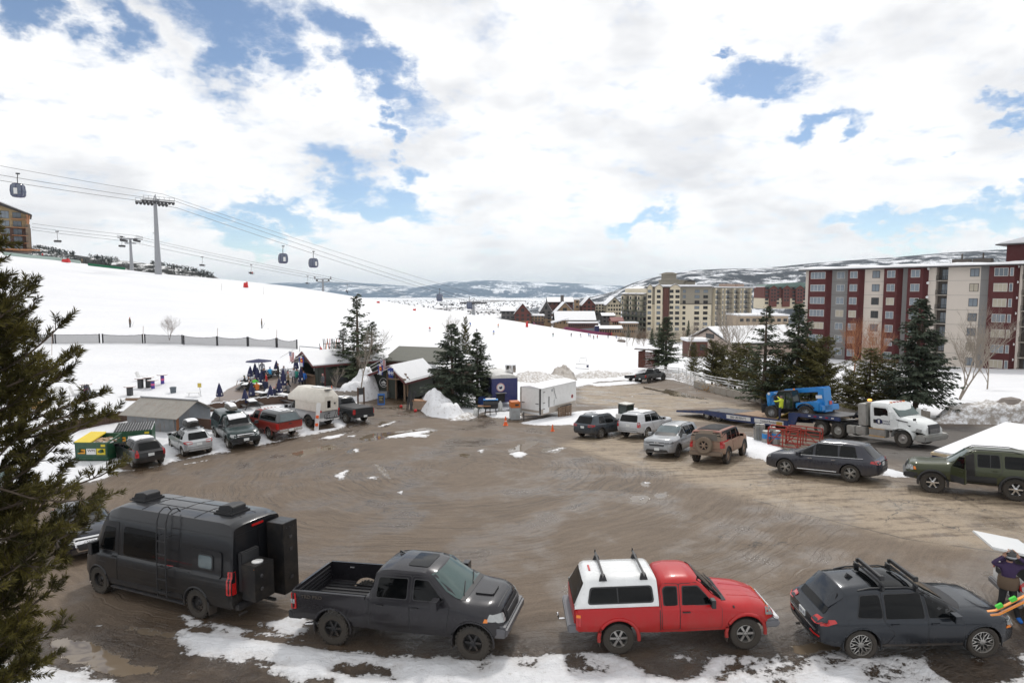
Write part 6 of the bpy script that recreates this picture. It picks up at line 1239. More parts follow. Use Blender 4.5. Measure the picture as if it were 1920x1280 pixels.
def telehandler():
 r=thing('telehandler','bright blue telehandler tied down on the lowboy trailer deck','construction machine'); K=MK; bl=M_tele
 # x forward = towards trailer tail in world (machine faces left); local origin on ground under mid wheelbase
 wb=3.05
 for x in (wb/2,-wb/2):
  for y in (1.0,-1.0): big_wheel(r,x,y,.62,.42,mat('grey_wheel',(.30,.31,.32),.5,grime=.4),.52,'steel',True)
 b=B(); b.box((-.1,0,.72),(4.0,.85,.5)); b.bd('chassis',K,r,bevel=.05)
 b=B(); b.pz([(-2.55,.75),(-1.0,.75),(-.6,1.0),(-.6,1.45),(-2.2,1.62),(-2.65,1.5)],'Y',-.55,1.0); b.bd('engine_cover',bl,r,bevel=.05)
 b=B(); b.pz([(-2.75,.62),(-2.0,.62),(-1.95,.95),(-1.85,1.45),(-2.25,1.75),(-2.3,2.75),(-2.75,2.72)],'Y',-.22,.62); b.bd('rear_frame',bl,r,bevel=.04); b=B(); b.box((-2.5,0,.98),(.5,1.9,.5)); b.bd('counterweight',bl,r,bevel=.06)
 b=B(); b.pz([(-2.72,2.35),(-2.70,2.82),(.95,2.66),(.95,2.28)],'Y',-.2,.2); bo=b.bd('boom',bl,r,bevel=.03)
 b=B(); b.pz([(.5,2.60),(2.35,2.45),(2.55,2.30),(2.35,2.12),(.5,2.28)],'Y',-.15,.15); b.bd('inner_boom',bl,bo,bevel=.03)
 b=B(); b.pz([(2.15,2.42),(2.60,2.40),(2.75,2.15),(2.72,1.1),(2.42,.95),(2.35,1.9),(2.1,2.1)],'Y',-.2,.2); b.bd('boom_head',bl,bo,bevel=.04)
 b=B(); b.box((2.85,0,.95),(.10,1.25,.75));
 for y in (-.4,.4): b.box((2.95,y,.55),(.35,.12,.10))
 for y in (-.6,-.2,.2,.6): b.box((2.9,y,1.05),(.14,.06,.85))
 b.bd('fork_carriage',K,bo,bevel=.01)
 for s,nm in ((.21,'boom_badge'),(-.21,'boom_badge')):
  b=B(); b.lt([(.13,-.01),(.13,.01)],(2.45,s,2.28),'Y',16); b.bd(nm,MW,bo); b=B(); b.box((1.2,s,2.47),(.35,.02,.16)); b.bd('boom_badge',MW,bo)
  text_ob('lettering','GENIE',.14,MW,bo,(1.75,s*1.0,2.34),(PI/2,0,0 if s<0 else PI))
 # cab frame and glass on the far-left side (local +y faces camera)
 for y0,y1 in ((.42,1.12),):
  b=B(); P4=[(.95,1.0),(1.15,1.6),(.72,2.50),(-.42,2.52),(-.55,1.6),(-.45,.95)]
  for y in (y0,y1):
   for a,c in zip(P4,P4[1:]+P4[:1]): b.tb([(a[0],y,a[1]),(c[0],y,c[1])],.045,5)
  for a in P4: b.tb([(a[0],y0,a[1]),(a[0],y1,a[1])],.04,5)
  b.tb([(.2,y1,1.0),(.15,y1,2.5)],.04,5); cf=b.bd('cab_frame',K,r)
  b=B(); b.pz(P4,'Y',y0+.03,y1-.03); b.bd('cab_glass',mat('cab_glass',(.02,.035,.03),.08,spec=.6),r)
  b=B(); b.box((.15,.77,2.57),(1.2,.75,.05)); b.bd('cab_roof',K,r,bevel=.02)
  b=B(); b.pz([(1.0,1.25),(1.6,1.35),(1.25,1.75),(1.0,1.6)],'Y',.45,1.05); b.bd('front_cowl',bl,r,bevel=.04)
 for x in (wb/2,-wb/2):
  for s in (1,-1):
   b=B(); pts=[(x+.76*cos(a),.62+.76*sin(a)) for a in np.linspace(.5,2.7,8)]; n=8; vs=[(px_,s*.78,z) for px_,z in pts]+[(px_,s*1.22,z) for px_,z in pts]+[(px_,s*.78,z+.05) for px_,z in pts]+[(px_,s*1.22,z+.05) for px_,z in pts]
   if x<0: b.add(vs,[(i,i+1,n+i+1,n+i) for i in range(n-1)]+[(2*n+i+1,2*n+i,3*n+i,3*n+i+1) for i in range(n-1)]+[(i+1,i,2*n+i,2*n+i+1) for i in range(n-1)]+[(n+i,n+i+1,3*n+i+1,3*n+i) for i in range(n-1)]); b.bd('fender',K,r)
 b=B(); b.lt([(.08,2.6),(.07,2.72)],(-.2,.5,0),n=10); b.bd('beacon',M_amber,r)
 b=B(); b.box((-2.79,0,1.4),(.02,.3,.3)); b.bd('rear_light',M_red,r); b=B(); b.box((-2.4,.66,1.95),(.5,.02,.28)); b.bd('side_sticker',MW,r)
 q=B(); q.tb([(.35,1.12,1.75),(.5,1.25,2.0),(.55,1.3,2.1)],.02,4); q.bd('mirror_arm',K,r)
 r.matrix_world=RM@Matrix.Translation((-8.3,0,.86))@Matrix.Rotation(PI,4,'Z')@Matrix.Rotation(rdn(4.5),4,'Y')@Matrix.Diagonal((.98,.95,.80,1))
 return r
semi(); lowboy(); telehandler()
# ---------------------------------------------------------------- trees
def leaf_mat(name,c0,c1,scale=1.2):
 m,nt,b=new_mat(name); o=N(nt,'TexCoord').outputs['Object']
 n=N(nt,'TexNoise',{'Vector':o,'Scale':scale,'Detail':5.0,'Roughness':.7}); oi=N(nt,'ObjectInfo').outputs['Random']
 f=M2(nt,'ADD',RNG(nt,n,.35,.65,0,.8),M2(nt,'MULTIPLY',oi,.25),clamp=True)
 c=MIX(nt,f,c0,c1); nt.links.new(c.outputs[2],b.inputs['Base Color']); b.inputs['Roughness'].default_value=.75; b.inputs['Specular IOR Level'].default_value=.25
 return m
m_spruce=leaf_mat('spruce_needles',(.030,.044,.026),(.095,.115,.066)); m_blue=leaf_mat('blue_spruce_needles',(.034,.048,.034),(.115,.135,.092)); m_olive=leaf_mat('olive_pine_needles',(.042,.042,.013),(.145,.13,.04))
m_bark=mat('bark',(.10,.075,.055),.9,var=.4,scale=6,bump=.5); m_aspen=mat('pale_bark',(.27,.23,.19),.85,var=.3,scale=4,bump=.3); m_twig=mat('twig_brown',(.17,.12,.085),.9,var=.3); m_orange=mat('orange_twigs',(.30,.13,.06),.9,var=.3)
def fast_mesh(name,V,F,m,smooth=False):
 V=np.asarray(V,np.float32); F=np.asarray(F,np.int32); k=F.shape[1]; me=bpy.data.meshes.new(name)
 me.vertices.add(len(V)); me.vertices.foreach_set('co',V.ravel()); me.loops.add(F.size); me.loops.foreach_set('vertex_index',F.ravel()); me.polygons.add(len(F))
 me.polygons.foreach_set('loop_start',np.arange(len(F))*k); me.polygons.foreach_set('loop_total',np.full(len(F),k)); me.update(calc_edges=True); me.materials.append(m)
 return me
def blades(P0,D,L,Wd,droop=0.,rng=np.random):
 """thin diamond blades from points P0 along D"""
 n=len(P0); D=D/np.linalg.norm(D,axis=1,keepdims=True); R=rng.normal(size=(n,3)); S_=np.cross(D,R); S_/=np.linalg.norm(S_,axis=1,keepdims=True)+1e-9
 L=L[:,None]; Wd=Wd[:,None]; mid=P0+D*L*.45; tip=P0+D*L; tip[:,2]-=droop*L[:,0]
 V=np.stack([P0,mid+S_*Wd,tip,mid-S_*Wd],1).reshape(-1,3); F=np.arange(4*n).reshape(n,4); return V,F
def spruce_meshes(H,R,seed,m,dens=1.0,openness=.0,droop=.35,base=.05,shape=.85,lean=0,twig=.30,wd=.05,gap=0.):
 rng=np.random.RandomState(seed); b=B(); b.tb([(0,0,-.6),(0,0,H*.3),(lean*.1,0,H*.7),(lean*.2,0,H*.99)],H*.012+.04,7,r2=.015); P0=[];D=[];L=[];W_=[]
 nb=int(H*22*dens)
 for i in range(nb):
  t=base+(1-base)*(i+rng.rand())/nb; t=min(t,.985); z=t*H;
  if rng.rand()<gap: continue
  ln=R*((1-t)**shape*.95+.05)*(.62+.5*rng.rand())
  if rng.rand()<openness: ln*=.55
  az=rng.rand()*6.28; up=.45*t+.05*rng.normal() - droop*(1-t)*.6; d=np.array([cos(az),sin(az),up]); d/=np.linalg.norm(d)
  ns=max(3,int(ln/.17)); prev=None; pts=[]
  for k in range(ns+1):
   s=k/ns; p=np.array([0,0,z])+d*ln*s; p[2]+= -droop*ln*.35*s*s + .16*ln*s**3; pts.append(p)
  if ln>.6: b.tb([tuple(pts[0]),tuple(pts[ns//2]),tuple(pts[-1])],.012+.012*ln,3,r2=.006,cap=False)
  for k in range(1,ns+1):
   s=k/ns; p=pts[k]; dirb=pts[k]-pts[k-1]; dirb/=np.linalg.norm(dirb)+1e-9; side=np.cross(dirb,[0,0,1]); side/=np.linalg.norm(side)+1e-9
   for sg in (-1,1,-1,1,0):
    q=dirb*(.55+.4*rng.rand())+side*sg*(.75+.4*rng.rand())+np.array([0,0,-.28+.3*rng.normal()])
    P0.append(p+rng.normal(size=3)*.04); D.append(q); L.append(twig*(.6+.7*rng.rand())*(1.25-.5*s)*(.6+.5*min(1,ln))); W_.append(wd*(.7+.6*rng.rand()))
 V,F=blades(np.array(P0),np.array(D),np.array(L),np.array(W_),.25,rng)
 return b.mesh('trunk',m_bark,smooth=True),fast_mesh('crown',V,F,m)
def put_tree(name,label,meshes,x,y,sc,rz,group=None,cat='tree',z=None,szz=1.,parts=('trunk','crown')):
 r=thing(name,label,cat,(x,y,(gz(x,y) if z is None else z)-.15),rz,group)
 for pn,me in zip(parts,meshes): o=link(pn,me,r)
 r.scale=(sc,sc,sc*szz); return r
SP=[spruce_meshes(9,2.1,1,m_spruce,1.15,.15,base=.12),spruce_meshes(9,2.3,2,m_blue,1.3,.1,droop=.45),spruce_meshes(9,1.8,3,m_spruce,.75,.25,gap=.12,twig=.26),spruce_meshes(9,2.6,4,m_olive,.85,.3,droop=-.1,shape=.55,twig=.34,wd=.045),spruce_meshes(9,2.4,5,m_blue,1.4,.12,droop=.45,shape=.9,base=.13),spruce_meshes(9,3.2,6,m_olive,.7,.3,droop=-.2,shape=.4,twig=.36,wd=.05)]
def tree_px(name,label,k,u,vb,vt,wpx=None,d=None,group=None,rz=None,base_z=None):
 if d is None: g=G(u,vb); x,y,z0=g
 else: x,y,z0=P(u,vb,d)
 zt=P(u,vt,y)[2]; H=zt-z0; sc=H/9.
 r=put_tree(name,label,SP[k],x,y,sc,rz if rz is not None else random.random()*6.28,group,z=z0)
 if wpx: s=(wpx/FPX*y)/(2*[2.1,2.3,1.8,2.6,2.4,3.2][k]*.93); r.scale=(s,s,sc)
 return r
for nm,lb,k,u,vb,vt,w,d in [
 ('spruce_tree','tallest thin spruce rising between the bar hut and the entrance hut',2,672,716,548,112,63),('spruce_tree','small spruce on the left flank of the tall thin one by the bar hut',2,645,716,612,88,64),('spruce_tree','narrow spruce on the right flank of the tall thin one near the entrance hut',2,698,714,600,96,66),
 ('spruce_tree','dense spruce with drooping boughs right of the entrance hut, left of its pair',1,848,757,604,125,56.5),('spruce_tree','narrower spruce right of the dense one, beside the blue food trailer',0,895,752,620,96,58),
 ('pine_tree','thin yellowish pine standing behind the dense spruce by the entrance hut',3,873,700,592,36,70),
 ('spruce_tree','lone spruce behind the brown log hut at the far end of the lot',0,1248,692,592,80,99),
 ('spruce_tree','tall spruce at the left of the row behind the block wall',2,1432,752,570,120,62),('spruce_tree','tallest dark spruce of the row behind the telehandler',0,1492,760,566,130,60),('spruce_tree','broad blue-green spruce left of the snow bank behind the white truck',4,1716,772,556,165,50)]:
 tree_px(nm,lb,k,u,vb,vt,w,d)
for u,vb,vt,w,d,lb,k in [(1335,716,636,75,80,'low olive pine above the left end of the block wall',5),(1378,725,640,78,75,'olive pine second from the left above the block wall',3),(1545,760,630,125,57,'spreading olive pine behind the raised telehandler boom',5),(1628,770,650,130,53,'bushy dark pine between the telehandler and the broad spruce',3),(1300,700,640,36,92,'sparse young pine near the left end of the white rail fence',3),(1590,765,690,80,55,'small low pine behind the telehandler rear frame',5),(1412,738,660,70,68,'short olive pine left of the tall spruces',5),(1460,752,655,95,61,'olive pine between the two tall dark spruces',3),(1355,718,645,70,82,'olive pine behind the dry orange bush',5),(1520,758,640,100,59,'broad olive pine behind the cab of the telehandler',5),(1668,772,672,100,54,'dark low pine at the left foot of the broad spruce',3),(1398,728,640,80,72,'leafy olive pine above the silver gate',3)]:
 tree_px('pine_tree',lb,k,u,vb,vt,w,d,group='olive pines behind the block wall')
for i,(u,vb,vt,w,d) in enumerate([(1178,640,612,14,330),(1290,655,600,16,240),(1197,645,612,12,320),(1315,660,625,20,220),(1236,650,606,16,260),(745,612,600,5,420),(838,606,594,6,420),(1022,612,598,6,400),(955,606,592,5,400),(1222,650,615,16,280)]):
 tree_px('fir_tree','dark green fir standing among the village buildings',0,u,vb,vt,w,d,group='dark firs among the village buildings')
# bare trees
def bare_meshes(H,seed,m,spread=.5,levels=4,r0=.09,up=.7,multi=1,fine=2):
 rnd=random.Random(seed); t=B(); br=B()
 def grow_(p,d,L,r,lv):
  n=3; pts=[Vector(p)]; q=Vector(p); dd=Vector(d)
  for i in range(n):
   dd=(dd+Vector((rnd.gauss(0,.12),rnd.gauss(0,.12),.06))).normalized(); q=q+dd*(L/n); pts.append(q.copy())
  (t if lv==0 else br).tb([tuple(x) for x in pts],r,5 if lv<2 else 3,r2=r*.55,cap=False)
  if lv>=levels: return
  for i in range(4 if lv==0 else 3+(lv>1)*0+fine-1):
   f=rnd.uniform(.35,1.0) if lv else (.35+.2*i); k=min(n-1,int(f*n)); s=pts[k].lerp(pts[k+1],f*n-k if f*n-k<=1 else 1)
   a=rnd.random()*6.28; nd=(dd*up+Vector((cos(a),sin(a),.25))*spread).normalized(); grow_(s,nd,L*rnd.uniform(.5,.72),r*.5,lv+1)
  grow_(pts[-1],dd,L*.6,r*.55,lv+1)
 for j in range(multi):
  a=rnd.random()*6.28; grow_((rnd.gauss(0,.1)*(multi>1),rnd.gauss(0,.1)*(multi>1),-.3),Vector((cos(a)*.28*(multi>1),sin(a)*.28*(multi>1),1)).normalized(),H*.42,r0,0)
 return t.mesh('trunk',m),br.mesh('branches',m)
BT=[bare_meshes(9,11,m_aspen,.42,4,.10),bare_meshes(9,12,m_twig,.6,4,.07,multi=3),bare_meshes(9,13,m_orange,.45,4,.05,multi=4,up=.9),bare_meshes(9,14,m_aspen,.6,4,.09,multi=2)]
def bare_px(label,k,u,vb,vt,d,group=None,cat='tree'):
 x,y,z0=P(u,vb,d); H=P(u,vt,y)[2]-z0; s=H/9.*1.0; r=thing('bare_tree',label,cat,(x,y,z0),random.random()*6.28,group)
 link('trunk',BT[k][0],r); link('branches',BT[k][1],r); r.scale=(s,s,s*1.08); return r
for a in [('tall leafless aspen in front of the tall thin spruce',0,676,735,600,55),('small leafless tree beside the bar hut',0,628,738,685,57),('leafless bush tree with fanned branches behind the mesh fence',1,318,636,588,82),('pale leafless tree behind the dense spruce pair',3,838,640,586,75),
 ('tall pale two-stemmed bare tree on the snow before the apartment block',3,1800,742,560,62),('bare tree left of the apartment block behind the dark spruces',0,1374,700,560,120),('slim pale bare tree near the left end of the apartment block',0,1520,715,585,100),('orange-twigged bare tree before the grey bay of the apartment block',2,1600,705,590,95),('second orange-twigged bare tree beside the cream bay',2,1640,705,600,90),('leafless tree behind the dark red shed',0,1290,668,590,130),('bare tree over the snowy roof of the pink lodge',3,1372,680,575,140),('bare aspen with many twigs above the snow field at the right',0,1850,735,600,75)]: bare_px(*a)
for i in range(26):
 u=1165+i*10.5+random.uniform(-4,4); bare_px('grey leafless tree %s the belt below the tower apartments'%('at the left end of' if i<3 else 'at the right end of' if i>22 else 'in'),random.choice([0,1,3]),u,652,random.uniform(604,622),random.uniform(225,320),group='grey leafless trees below the tower apartments')
# brush belt on the valley side of the slope: a mass nobody could count
def brush():
 rng=np.random.RandomState(4); n=16000; Y=330*np.exp(rng.rand(n)*1.15); a0,a1=ray(700,600)[0],ray(1180,600)[0]; X=Y*(a0+(a1-a0)*rng.rand(n))
 P0=np.stack([X,Y,np.zeros(n)],1); return P0,rng
def valley_z(x,y): return VZ+np.clip((950-y)/600,0,1)*np.where(x>-50,48,20)+np.clip((600-y)/250,0,1)*np.clip((x+60)/200,0,1)*8
bpy.context.view_layer.update()
_vf=bpy.data.objects['valley_floor']; _bm=bmesh.new(); _bm.from_mesh(_vf.data); VBVH=BVHTree.FromBMesh(_bm); _bm.free()
def vz(x,y):
 h=VBVH.ray_cast(Vector((x,y,500)),Vector((0,0,-1))); a=h[0].z if h[0] is not None else VZ
 return max(a,gz(x,y)) if y<444 else a
def clumps(name,label,n,ur,yr,hs,m,seed,bl=7,wk=.5):
 rng=np.random.RandomState(seed); a0,a1=ray(ur[0],600)[0],ray(ur[1],600)[0]; P0=[];D=[];L=[];W_=[]
 cl=rng.rand(60,2)
 for i in range(n):
  c=cl[rng.randint(60)]; fy=np.clip(c[1]+rng.normal()*.09,0,1) if rng.rand()<.6 else rng.rand(); fx=np.clip(c[0]+rng.normal()*.05,0,1) if rng.rand()<.6 else rng.rand()
  y=yr[0]*(yr[1]/yr[0])**fy; x=y*(a0+(a1-a0)*fx); z=vz(x,y); h=hs[0]+(hs[1]-hs[0])*rng.rand()
  for k in range(bl): P0.append((x+rng.normal()*h*.25,y+rng.normal()*h*.25,z)); D.append((rng.normal()*.35,rng.normal()*.35,1)); L.append(h*(.6+.5*rng.rand())); W_.append(h*wk*.28*(.5+rng.rand()))
 V,F=blades(np.array(P0),np.array(D),np.array(L),np.array(W_),0,rng); o=link(name,fast_mesh(name,V,F,m)); o['kind']='stuff'; o['label']=label; return o
m_brush=mat('brush_tan',(.30,.225,.16),.95,var=.35,scale=.02); m_dkfir=mat('distant_fir',(.03,.036,.03),.9,var=.3)
clumps('brush','tan leafless brush covering the valley side beyond the ski slope',5200,(690,1010),(360,900),(2.2,5.0),m_brush,1)
clumps('conifers','scattered small dark conifers in the valley beyond the slope',420,(640,1180),(380,1500),(5,9),m_dkfir,2,9,.45)
clumps('valley_trees','thin dark lines of bare trees across the valley floor',2600,(520,1200),(1000,6000),(5,11),mat('valley_wood',(.14,.12,.11),.95),3,4,1.6)
clumps('brush','grey-brown thicket behind the tower apartments',1500,(1330,1520),(360,700),(3,7),m_brush,5)
# forest on the left ridge
def ridge_forest():
 rng=np.random.RandomState(9); o_=bpy.data.objects['hillside']; bm=bmesh.new(); bm.from_mesh(o_.data); bv=BVHTree.FromBMesh(bm); bm.free(); P0=[];D=[];L=[];W_=[]
 for i in range(2600):
  u=rng.uniform(-60,400); a=ray(u,500)[0]; y=rng.uniform(640,745) if rng.rand()<.75 else rng.uniform(728,738)
  h=bv.ray_cast(Vector((a*y,y,400)),Vector((0,0,-1)));
  if h[0] is None or mnoise.noise((a*22,y*.02,0))<-.12: continue
  s=rng.uniform(2.2,5.5)
  for k in range(6): P0.append((a*y+rng.normal()*.5,y+rng.normal()*.5,h[0].z+s*k*.14)); D.append((rng.normal()*.6,rng.normal()*.6,1.0)); L.append(s*(.55-.04*k)); W_.append(s*.10)
 V,F=blades(np.array(P0),np.array(D),np.array(L),np.array(W_),0,rng); o=link('forest',fast_mesh('forest',V,F,m_dkfir)); o['kind']='stuff'; o['label']='dark conifer forest along the top of the left ridge'
ridge_forest()
# the near pine at the left edge
def near_pine():
 rng=np.random.RandomState(21); d0=8.6; x0=ray(-135,800)[0]*d0; z0=gz(x0,d0); r=thing('pine_tree','big near pine with long-needled boughs filling the left edge','tree',(x0,d0,z0))
 H=10.6; b=B(); b.tb([(0,0,-.4),(.05,0,2),(-.03,.05,5),(0,0,H)],.17,9,r2=.03); b.bd('trunk',m_bark,r,smooth=True)
 prof=[(0,1.1),(2.8,1.35),(3.6,1.75),(4.5,2.35),(5.4,2.4),(6.2,2.5),(6.8,2.3),(7.4,1.9),(8.0,1.6),(8.6,1.4),(9.2,1.15),(10.5,.4)]
 bb=B(); P0=[];D=[];L=[];W_=[]
 def clump(p,d,s):
  n=50; q=d/np.linalg.norm(d)
  for k in range(n):
   v=rng.normal(size=3); v-=q*v.dot(q); v/=np.linalg.norm(v)+1e-9; t=rng.rand()
   P0.append(p-q*s*.9*t); D.append(q*(.55+.6*rng.rand())+v*(.75)); L.append(.075+.05*rng.rand()); W_.append(.0066)
 nb=270
 for i in range(nb):
  z=.5+(H-.7)*((i+.5)/nb)**.95; rad=interp(prof,z)*(.45+.6*rng.rand()); az=rng.uniform(-2.3,1.25) if rng.rand()<.85 else rng.rand()*6.28
  d=np.array([cos(az),sin(az),.22+.18*rng.normal()]); p=np.array([0,0,z]); pts=[p.copy()]; ns=6
  for k in range(ns): d=d+np.array([0,0,.07])+rng.normal(size=3)*.09; d/=np.linalg.norm(d); p=p+d*rad/ns; pts.append(p.copy())
  bb.tb([tuple(q) for q in pts],.028,4,r2=.008,cap=False)
  for k in range(2,ns+1):
   for j in range(4 if k>2 else 2):
    base=pts[k]+(pts[k-1]-pts[k])*rng.rand(); dd=d*.9+rng.normal(size=3)*.55+np.array([0,0,.30]); dd/=np.linalg.norm(dd); l=rng.uniform(.16,.42)*(1 if k<ns else .7); e=base+dd*l
    bb.tb([tuple(base),tuple(e)],.009,3,r2=.005,cap=False)
    clump(e,dd,.16);
    if l>.25: clump(base+dd*l*.55,dd,.14)
  clump(pts[-1]+d*.03,d,.18)
 bb.bd('branches',m_bark,r)
 V,F=blades(np.array(P0),np.array(D),np.array(L),np.array(W_),0,rng); link('foliage',fast_mesh('foliage',V,F,leaf_mat('long_needles',(.032,.031,.009),(.155,.130,.030),2.2)),r)
near_pine()
# ---------------------------------------------------------------- buildings
_WM={}
def win_mesh(w,h,frame,glass,div=1,th=.10):
 k=(round(w,2),round(h,2),frame.name,glass.name,div)
 if k not in _WM:
  b=B(); b.box((0,0,0),(w,th,h)); pw=(w-.08*(div+1))/div
  for i in range(div): b.box((-w/2+.08+pw/2+i*(pw+.08),-th/2-.005,0),(pw,.03,h-.16),mi=1)
  _WM[k]=b.mesh('window',[frame,glass])
 return _WM[k]
g_sky=mat('window_sky',(.10,.12,.14),.08,var=.6,scale=.8,spec=.8); gD=mat('window_dark',(.018,.02,.022),.1,var=.4,spec=.6); fD=mat('frame_dark',(.05,.045,.045),.6); f_white=mat('frame_pale',(.5,.48,.45),.6); g_curtain=mat('window_curtain',(.38,.34,.27),.4,var=.3,scale=.8); g_grey=mat('window_grey',(.17,.20,.23),.1,var=.35,scale=.5,spec=.7)
class Face:
 """a vertical wall line p0->p1 seen from the front; y axis of the local frame points back"""
 def __init__(s,p0,p1):
  s.p0=Vector(p0[:2]); s.p1=Vector(p1[:2]); s.L=(s.p1-s.p0).length; s.t=(s.p1-s.p0)/s.L; s.yaw=atan2(s.t.y,s.t.x); s.n=Vector((-s.t.y,s.t.x))   # n points back
 def at(s,a,b=0): q=s.p0+s.t*a+s.n*b; return (q.x,q.y)
 def s_of(s,u):   # along-wall coordinate where pixel column u hits the wall plane
  a=ray(u,600)[0]; # a*y=x
  den=s.t.x-a*s.t.y; return (a*s.p0.y-s.p0.x)/den
 def root(s,name,label,cat,z0): r=thing(name,label,cat,(s.p0.x,s.p0.y,z0),s.yaw); return r
def wb_(parent,x0,x1,y0,y1,z0,z1,m,name='wall'): b=B(); b.box(((x0+x1)/2,(y0+y1)/2,(z0+z1)/2),(x1-x0,y1-y0,z1-z0)); return b.bd(name,m,parent)
def windows(parent,xs,zs,y,w,h,frame=fD,glass=gD,div=2,rnd=None,name='window'):
 for z in zs:
  for x in xs:
   g=glass if rnd is None else random.choice(rnd); link(name,win_mesh(w,h,frame,g,div),parent,(x,y,z))
def balcony(parent,x,z,w,y=0,d=1.3,m=None,rail=None):
 b=B(); b.box((x,y-d/2,z),(w,d,.18)); o=b.bd('balcony',m or M_concrete,parent); q=B(); q.box((x,y-d+.04,z+.98),(w,.06,.06)); q.box((x,y-d+.04,z+.22),(w,.06,.05))
 for k in range(int(w/.32)+1): q.box((x-w/2+.03+k*.32,y-d+.04,z+.6),(.05,.05,.8))
 q.bd('railing',rail or MK,o)
# right-hand apartment block
def apartment():
 F=Face(P(1508,600,146),P(1925,600,113)); z0=-6.9; zt=13.1; r=F.root('apartment_building','long apartment block with dark red, cream and grey bays and a snowy flat roof','building',0)
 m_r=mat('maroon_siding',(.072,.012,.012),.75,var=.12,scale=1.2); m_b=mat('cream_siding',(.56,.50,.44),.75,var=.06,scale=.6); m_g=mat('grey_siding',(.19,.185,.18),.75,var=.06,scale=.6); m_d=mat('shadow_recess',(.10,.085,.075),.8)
 S_=lambda u: F.s_of(u)
 fl=[z0+1.55+2.86*k for k in range(7)]
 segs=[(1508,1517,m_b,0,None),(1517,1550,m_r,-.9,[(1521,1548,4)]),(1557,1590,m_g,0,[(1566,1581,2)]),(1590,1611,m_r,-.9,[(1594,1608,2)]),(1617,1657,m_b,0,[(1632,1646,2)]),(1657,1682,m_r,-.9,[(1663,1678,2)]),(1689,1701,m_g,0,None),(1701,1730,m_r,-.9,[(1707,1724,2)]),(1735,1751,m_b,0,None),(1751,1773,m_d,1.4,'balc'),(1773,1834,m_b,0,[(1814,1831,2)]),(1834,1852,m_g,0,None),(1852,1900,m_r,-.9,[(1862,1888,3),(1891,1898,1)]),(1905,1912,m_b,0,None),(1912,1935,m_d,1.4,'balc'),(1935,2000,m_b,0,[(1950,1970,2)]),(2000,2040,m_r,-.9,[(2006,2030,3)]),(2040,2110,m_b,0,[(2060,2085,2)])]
 for i,(u0,u1,m,y,ws) in enumerate(segs):
  a,b_=S_(u0),S_(u1); wb_(r,a,b_,y,12,z0-1,zt,m,'bay' if y<0 else 'wall')
  if y<0:   # angled return on the right
   e=S_(u1+7); q=B(); q.pz([(b_,y),(e,0),(e,.5),(b_,.5)],'Z',z0-1,zt); q.bd('bay_return',m_r,r)
  if ws=='balc':
   for z in fl: balcony(r,(a+b_)/2,z-1.35,b_-a,1.35,1.45,M_concrete); link('balcony_door',win_mesh(min(1.9,b_-a-.8),2.1,fD,g_grey,2),r,((a+b_)/2+.2,1.36,z-.1))
  elif ws:
   for (w0,w1,dv) in ws:
    x0,x1=F.s_of(w0),F.s_of(w1);
    for z in fl:
     g=random.choice([g_grey,g_grey,g_sky,g_curtain,g_grey]) if m is not m_b else random.choice([gD,g_grey,g_curtain,g_sky]); link('window',win_mesh(x1-x0,1.55,fD if m is m_b else f_white,g,dv),r,((x0+x1)/2,y-.02,z+.15))
 # floor seams on pale walls
 for (u0,u1,m,y,ws) in segs:
  if m in (m_b,m_g) and y==0 and S_(u1)-S_(u0)>1.5:
   q=B()
   for z in fl: q.box(((S_(u0)+S_(u1))/2,-.004,z-1.35),(S_(u1)-S_(u0)-.02,.03,.05));
   q.bd('wall_seams',m_g if m is m_b else m_d,r)
 L=S_(2110); q=B(); q.box((L/2-.3,5.2,zt+.12),(L+1.4,13.6,.26)); q.bd('eaves',fD,r)
 q=B(); n=60; vs=[]; rn=random.Random(3)
 for i in range(n+1):
  x=-1.0+(L+1.2)*i/n; e=.55+.12*sin(i*.6)+rn.uniform(-.05,.05); vs+=[(x,-1.65+rn.uniform(-.06,.1),zt+.25),(x,-1.45,zt+.25+e*.55),(x,1.5,zt+.3+e),(x,11.9,zt+.5+e),(x,12,zt+.25)]
 fs=[(i*5+k,i*5+k+1,(i+1)*5+k+1,(i+1)*5+k) for i in range(n) for k in range(4)]+[(0,1,2,3,4),tuple(n*5+k for k in (4,3,2,1,0))]; q.add(vs,fs); q.bd('roof_snow',MS,r,smooth=True)
 x0=S_(1868); wb_(r,x0,x0+14,3.5,10,zt+.5,zt+4.1,m_r,'penthouse'); q=B(); q.pz([(x0-1.2,zt+4.1),(x0-1.2,zt+4.35),(x0+6,zt+6.2),(x0+15,zt+6.2),(x0+15,zt+4.1)],'Y',2.6,11); q.bd('penthouse_roof',MS,r); q=B(); q.box((x0+6,6.8,zt+4.12),(15,9,.22)); q.bd('penthouse_eave',fD,r)
 for u in (1820,1780): q=B(); x=S_(u); q.box((x,5,zt+1.3),(3.0,1.4,.8)); q.tb([(x,5,zt+1.6),(x,5,zt+2.8)],.15,6); q.bd('roof_vent',m_d,r)
 for u,lst in ((1737,fl[:0]+fl[3:]),(1903,fl)):
  for z in lst: q=B(); q.lt([(.25,-.15),(.28,0),(.22,.15)],(S_(u),-.25,z+1.1),'Y',10); q.bd('wall_lamp',MW,r)
apartment()
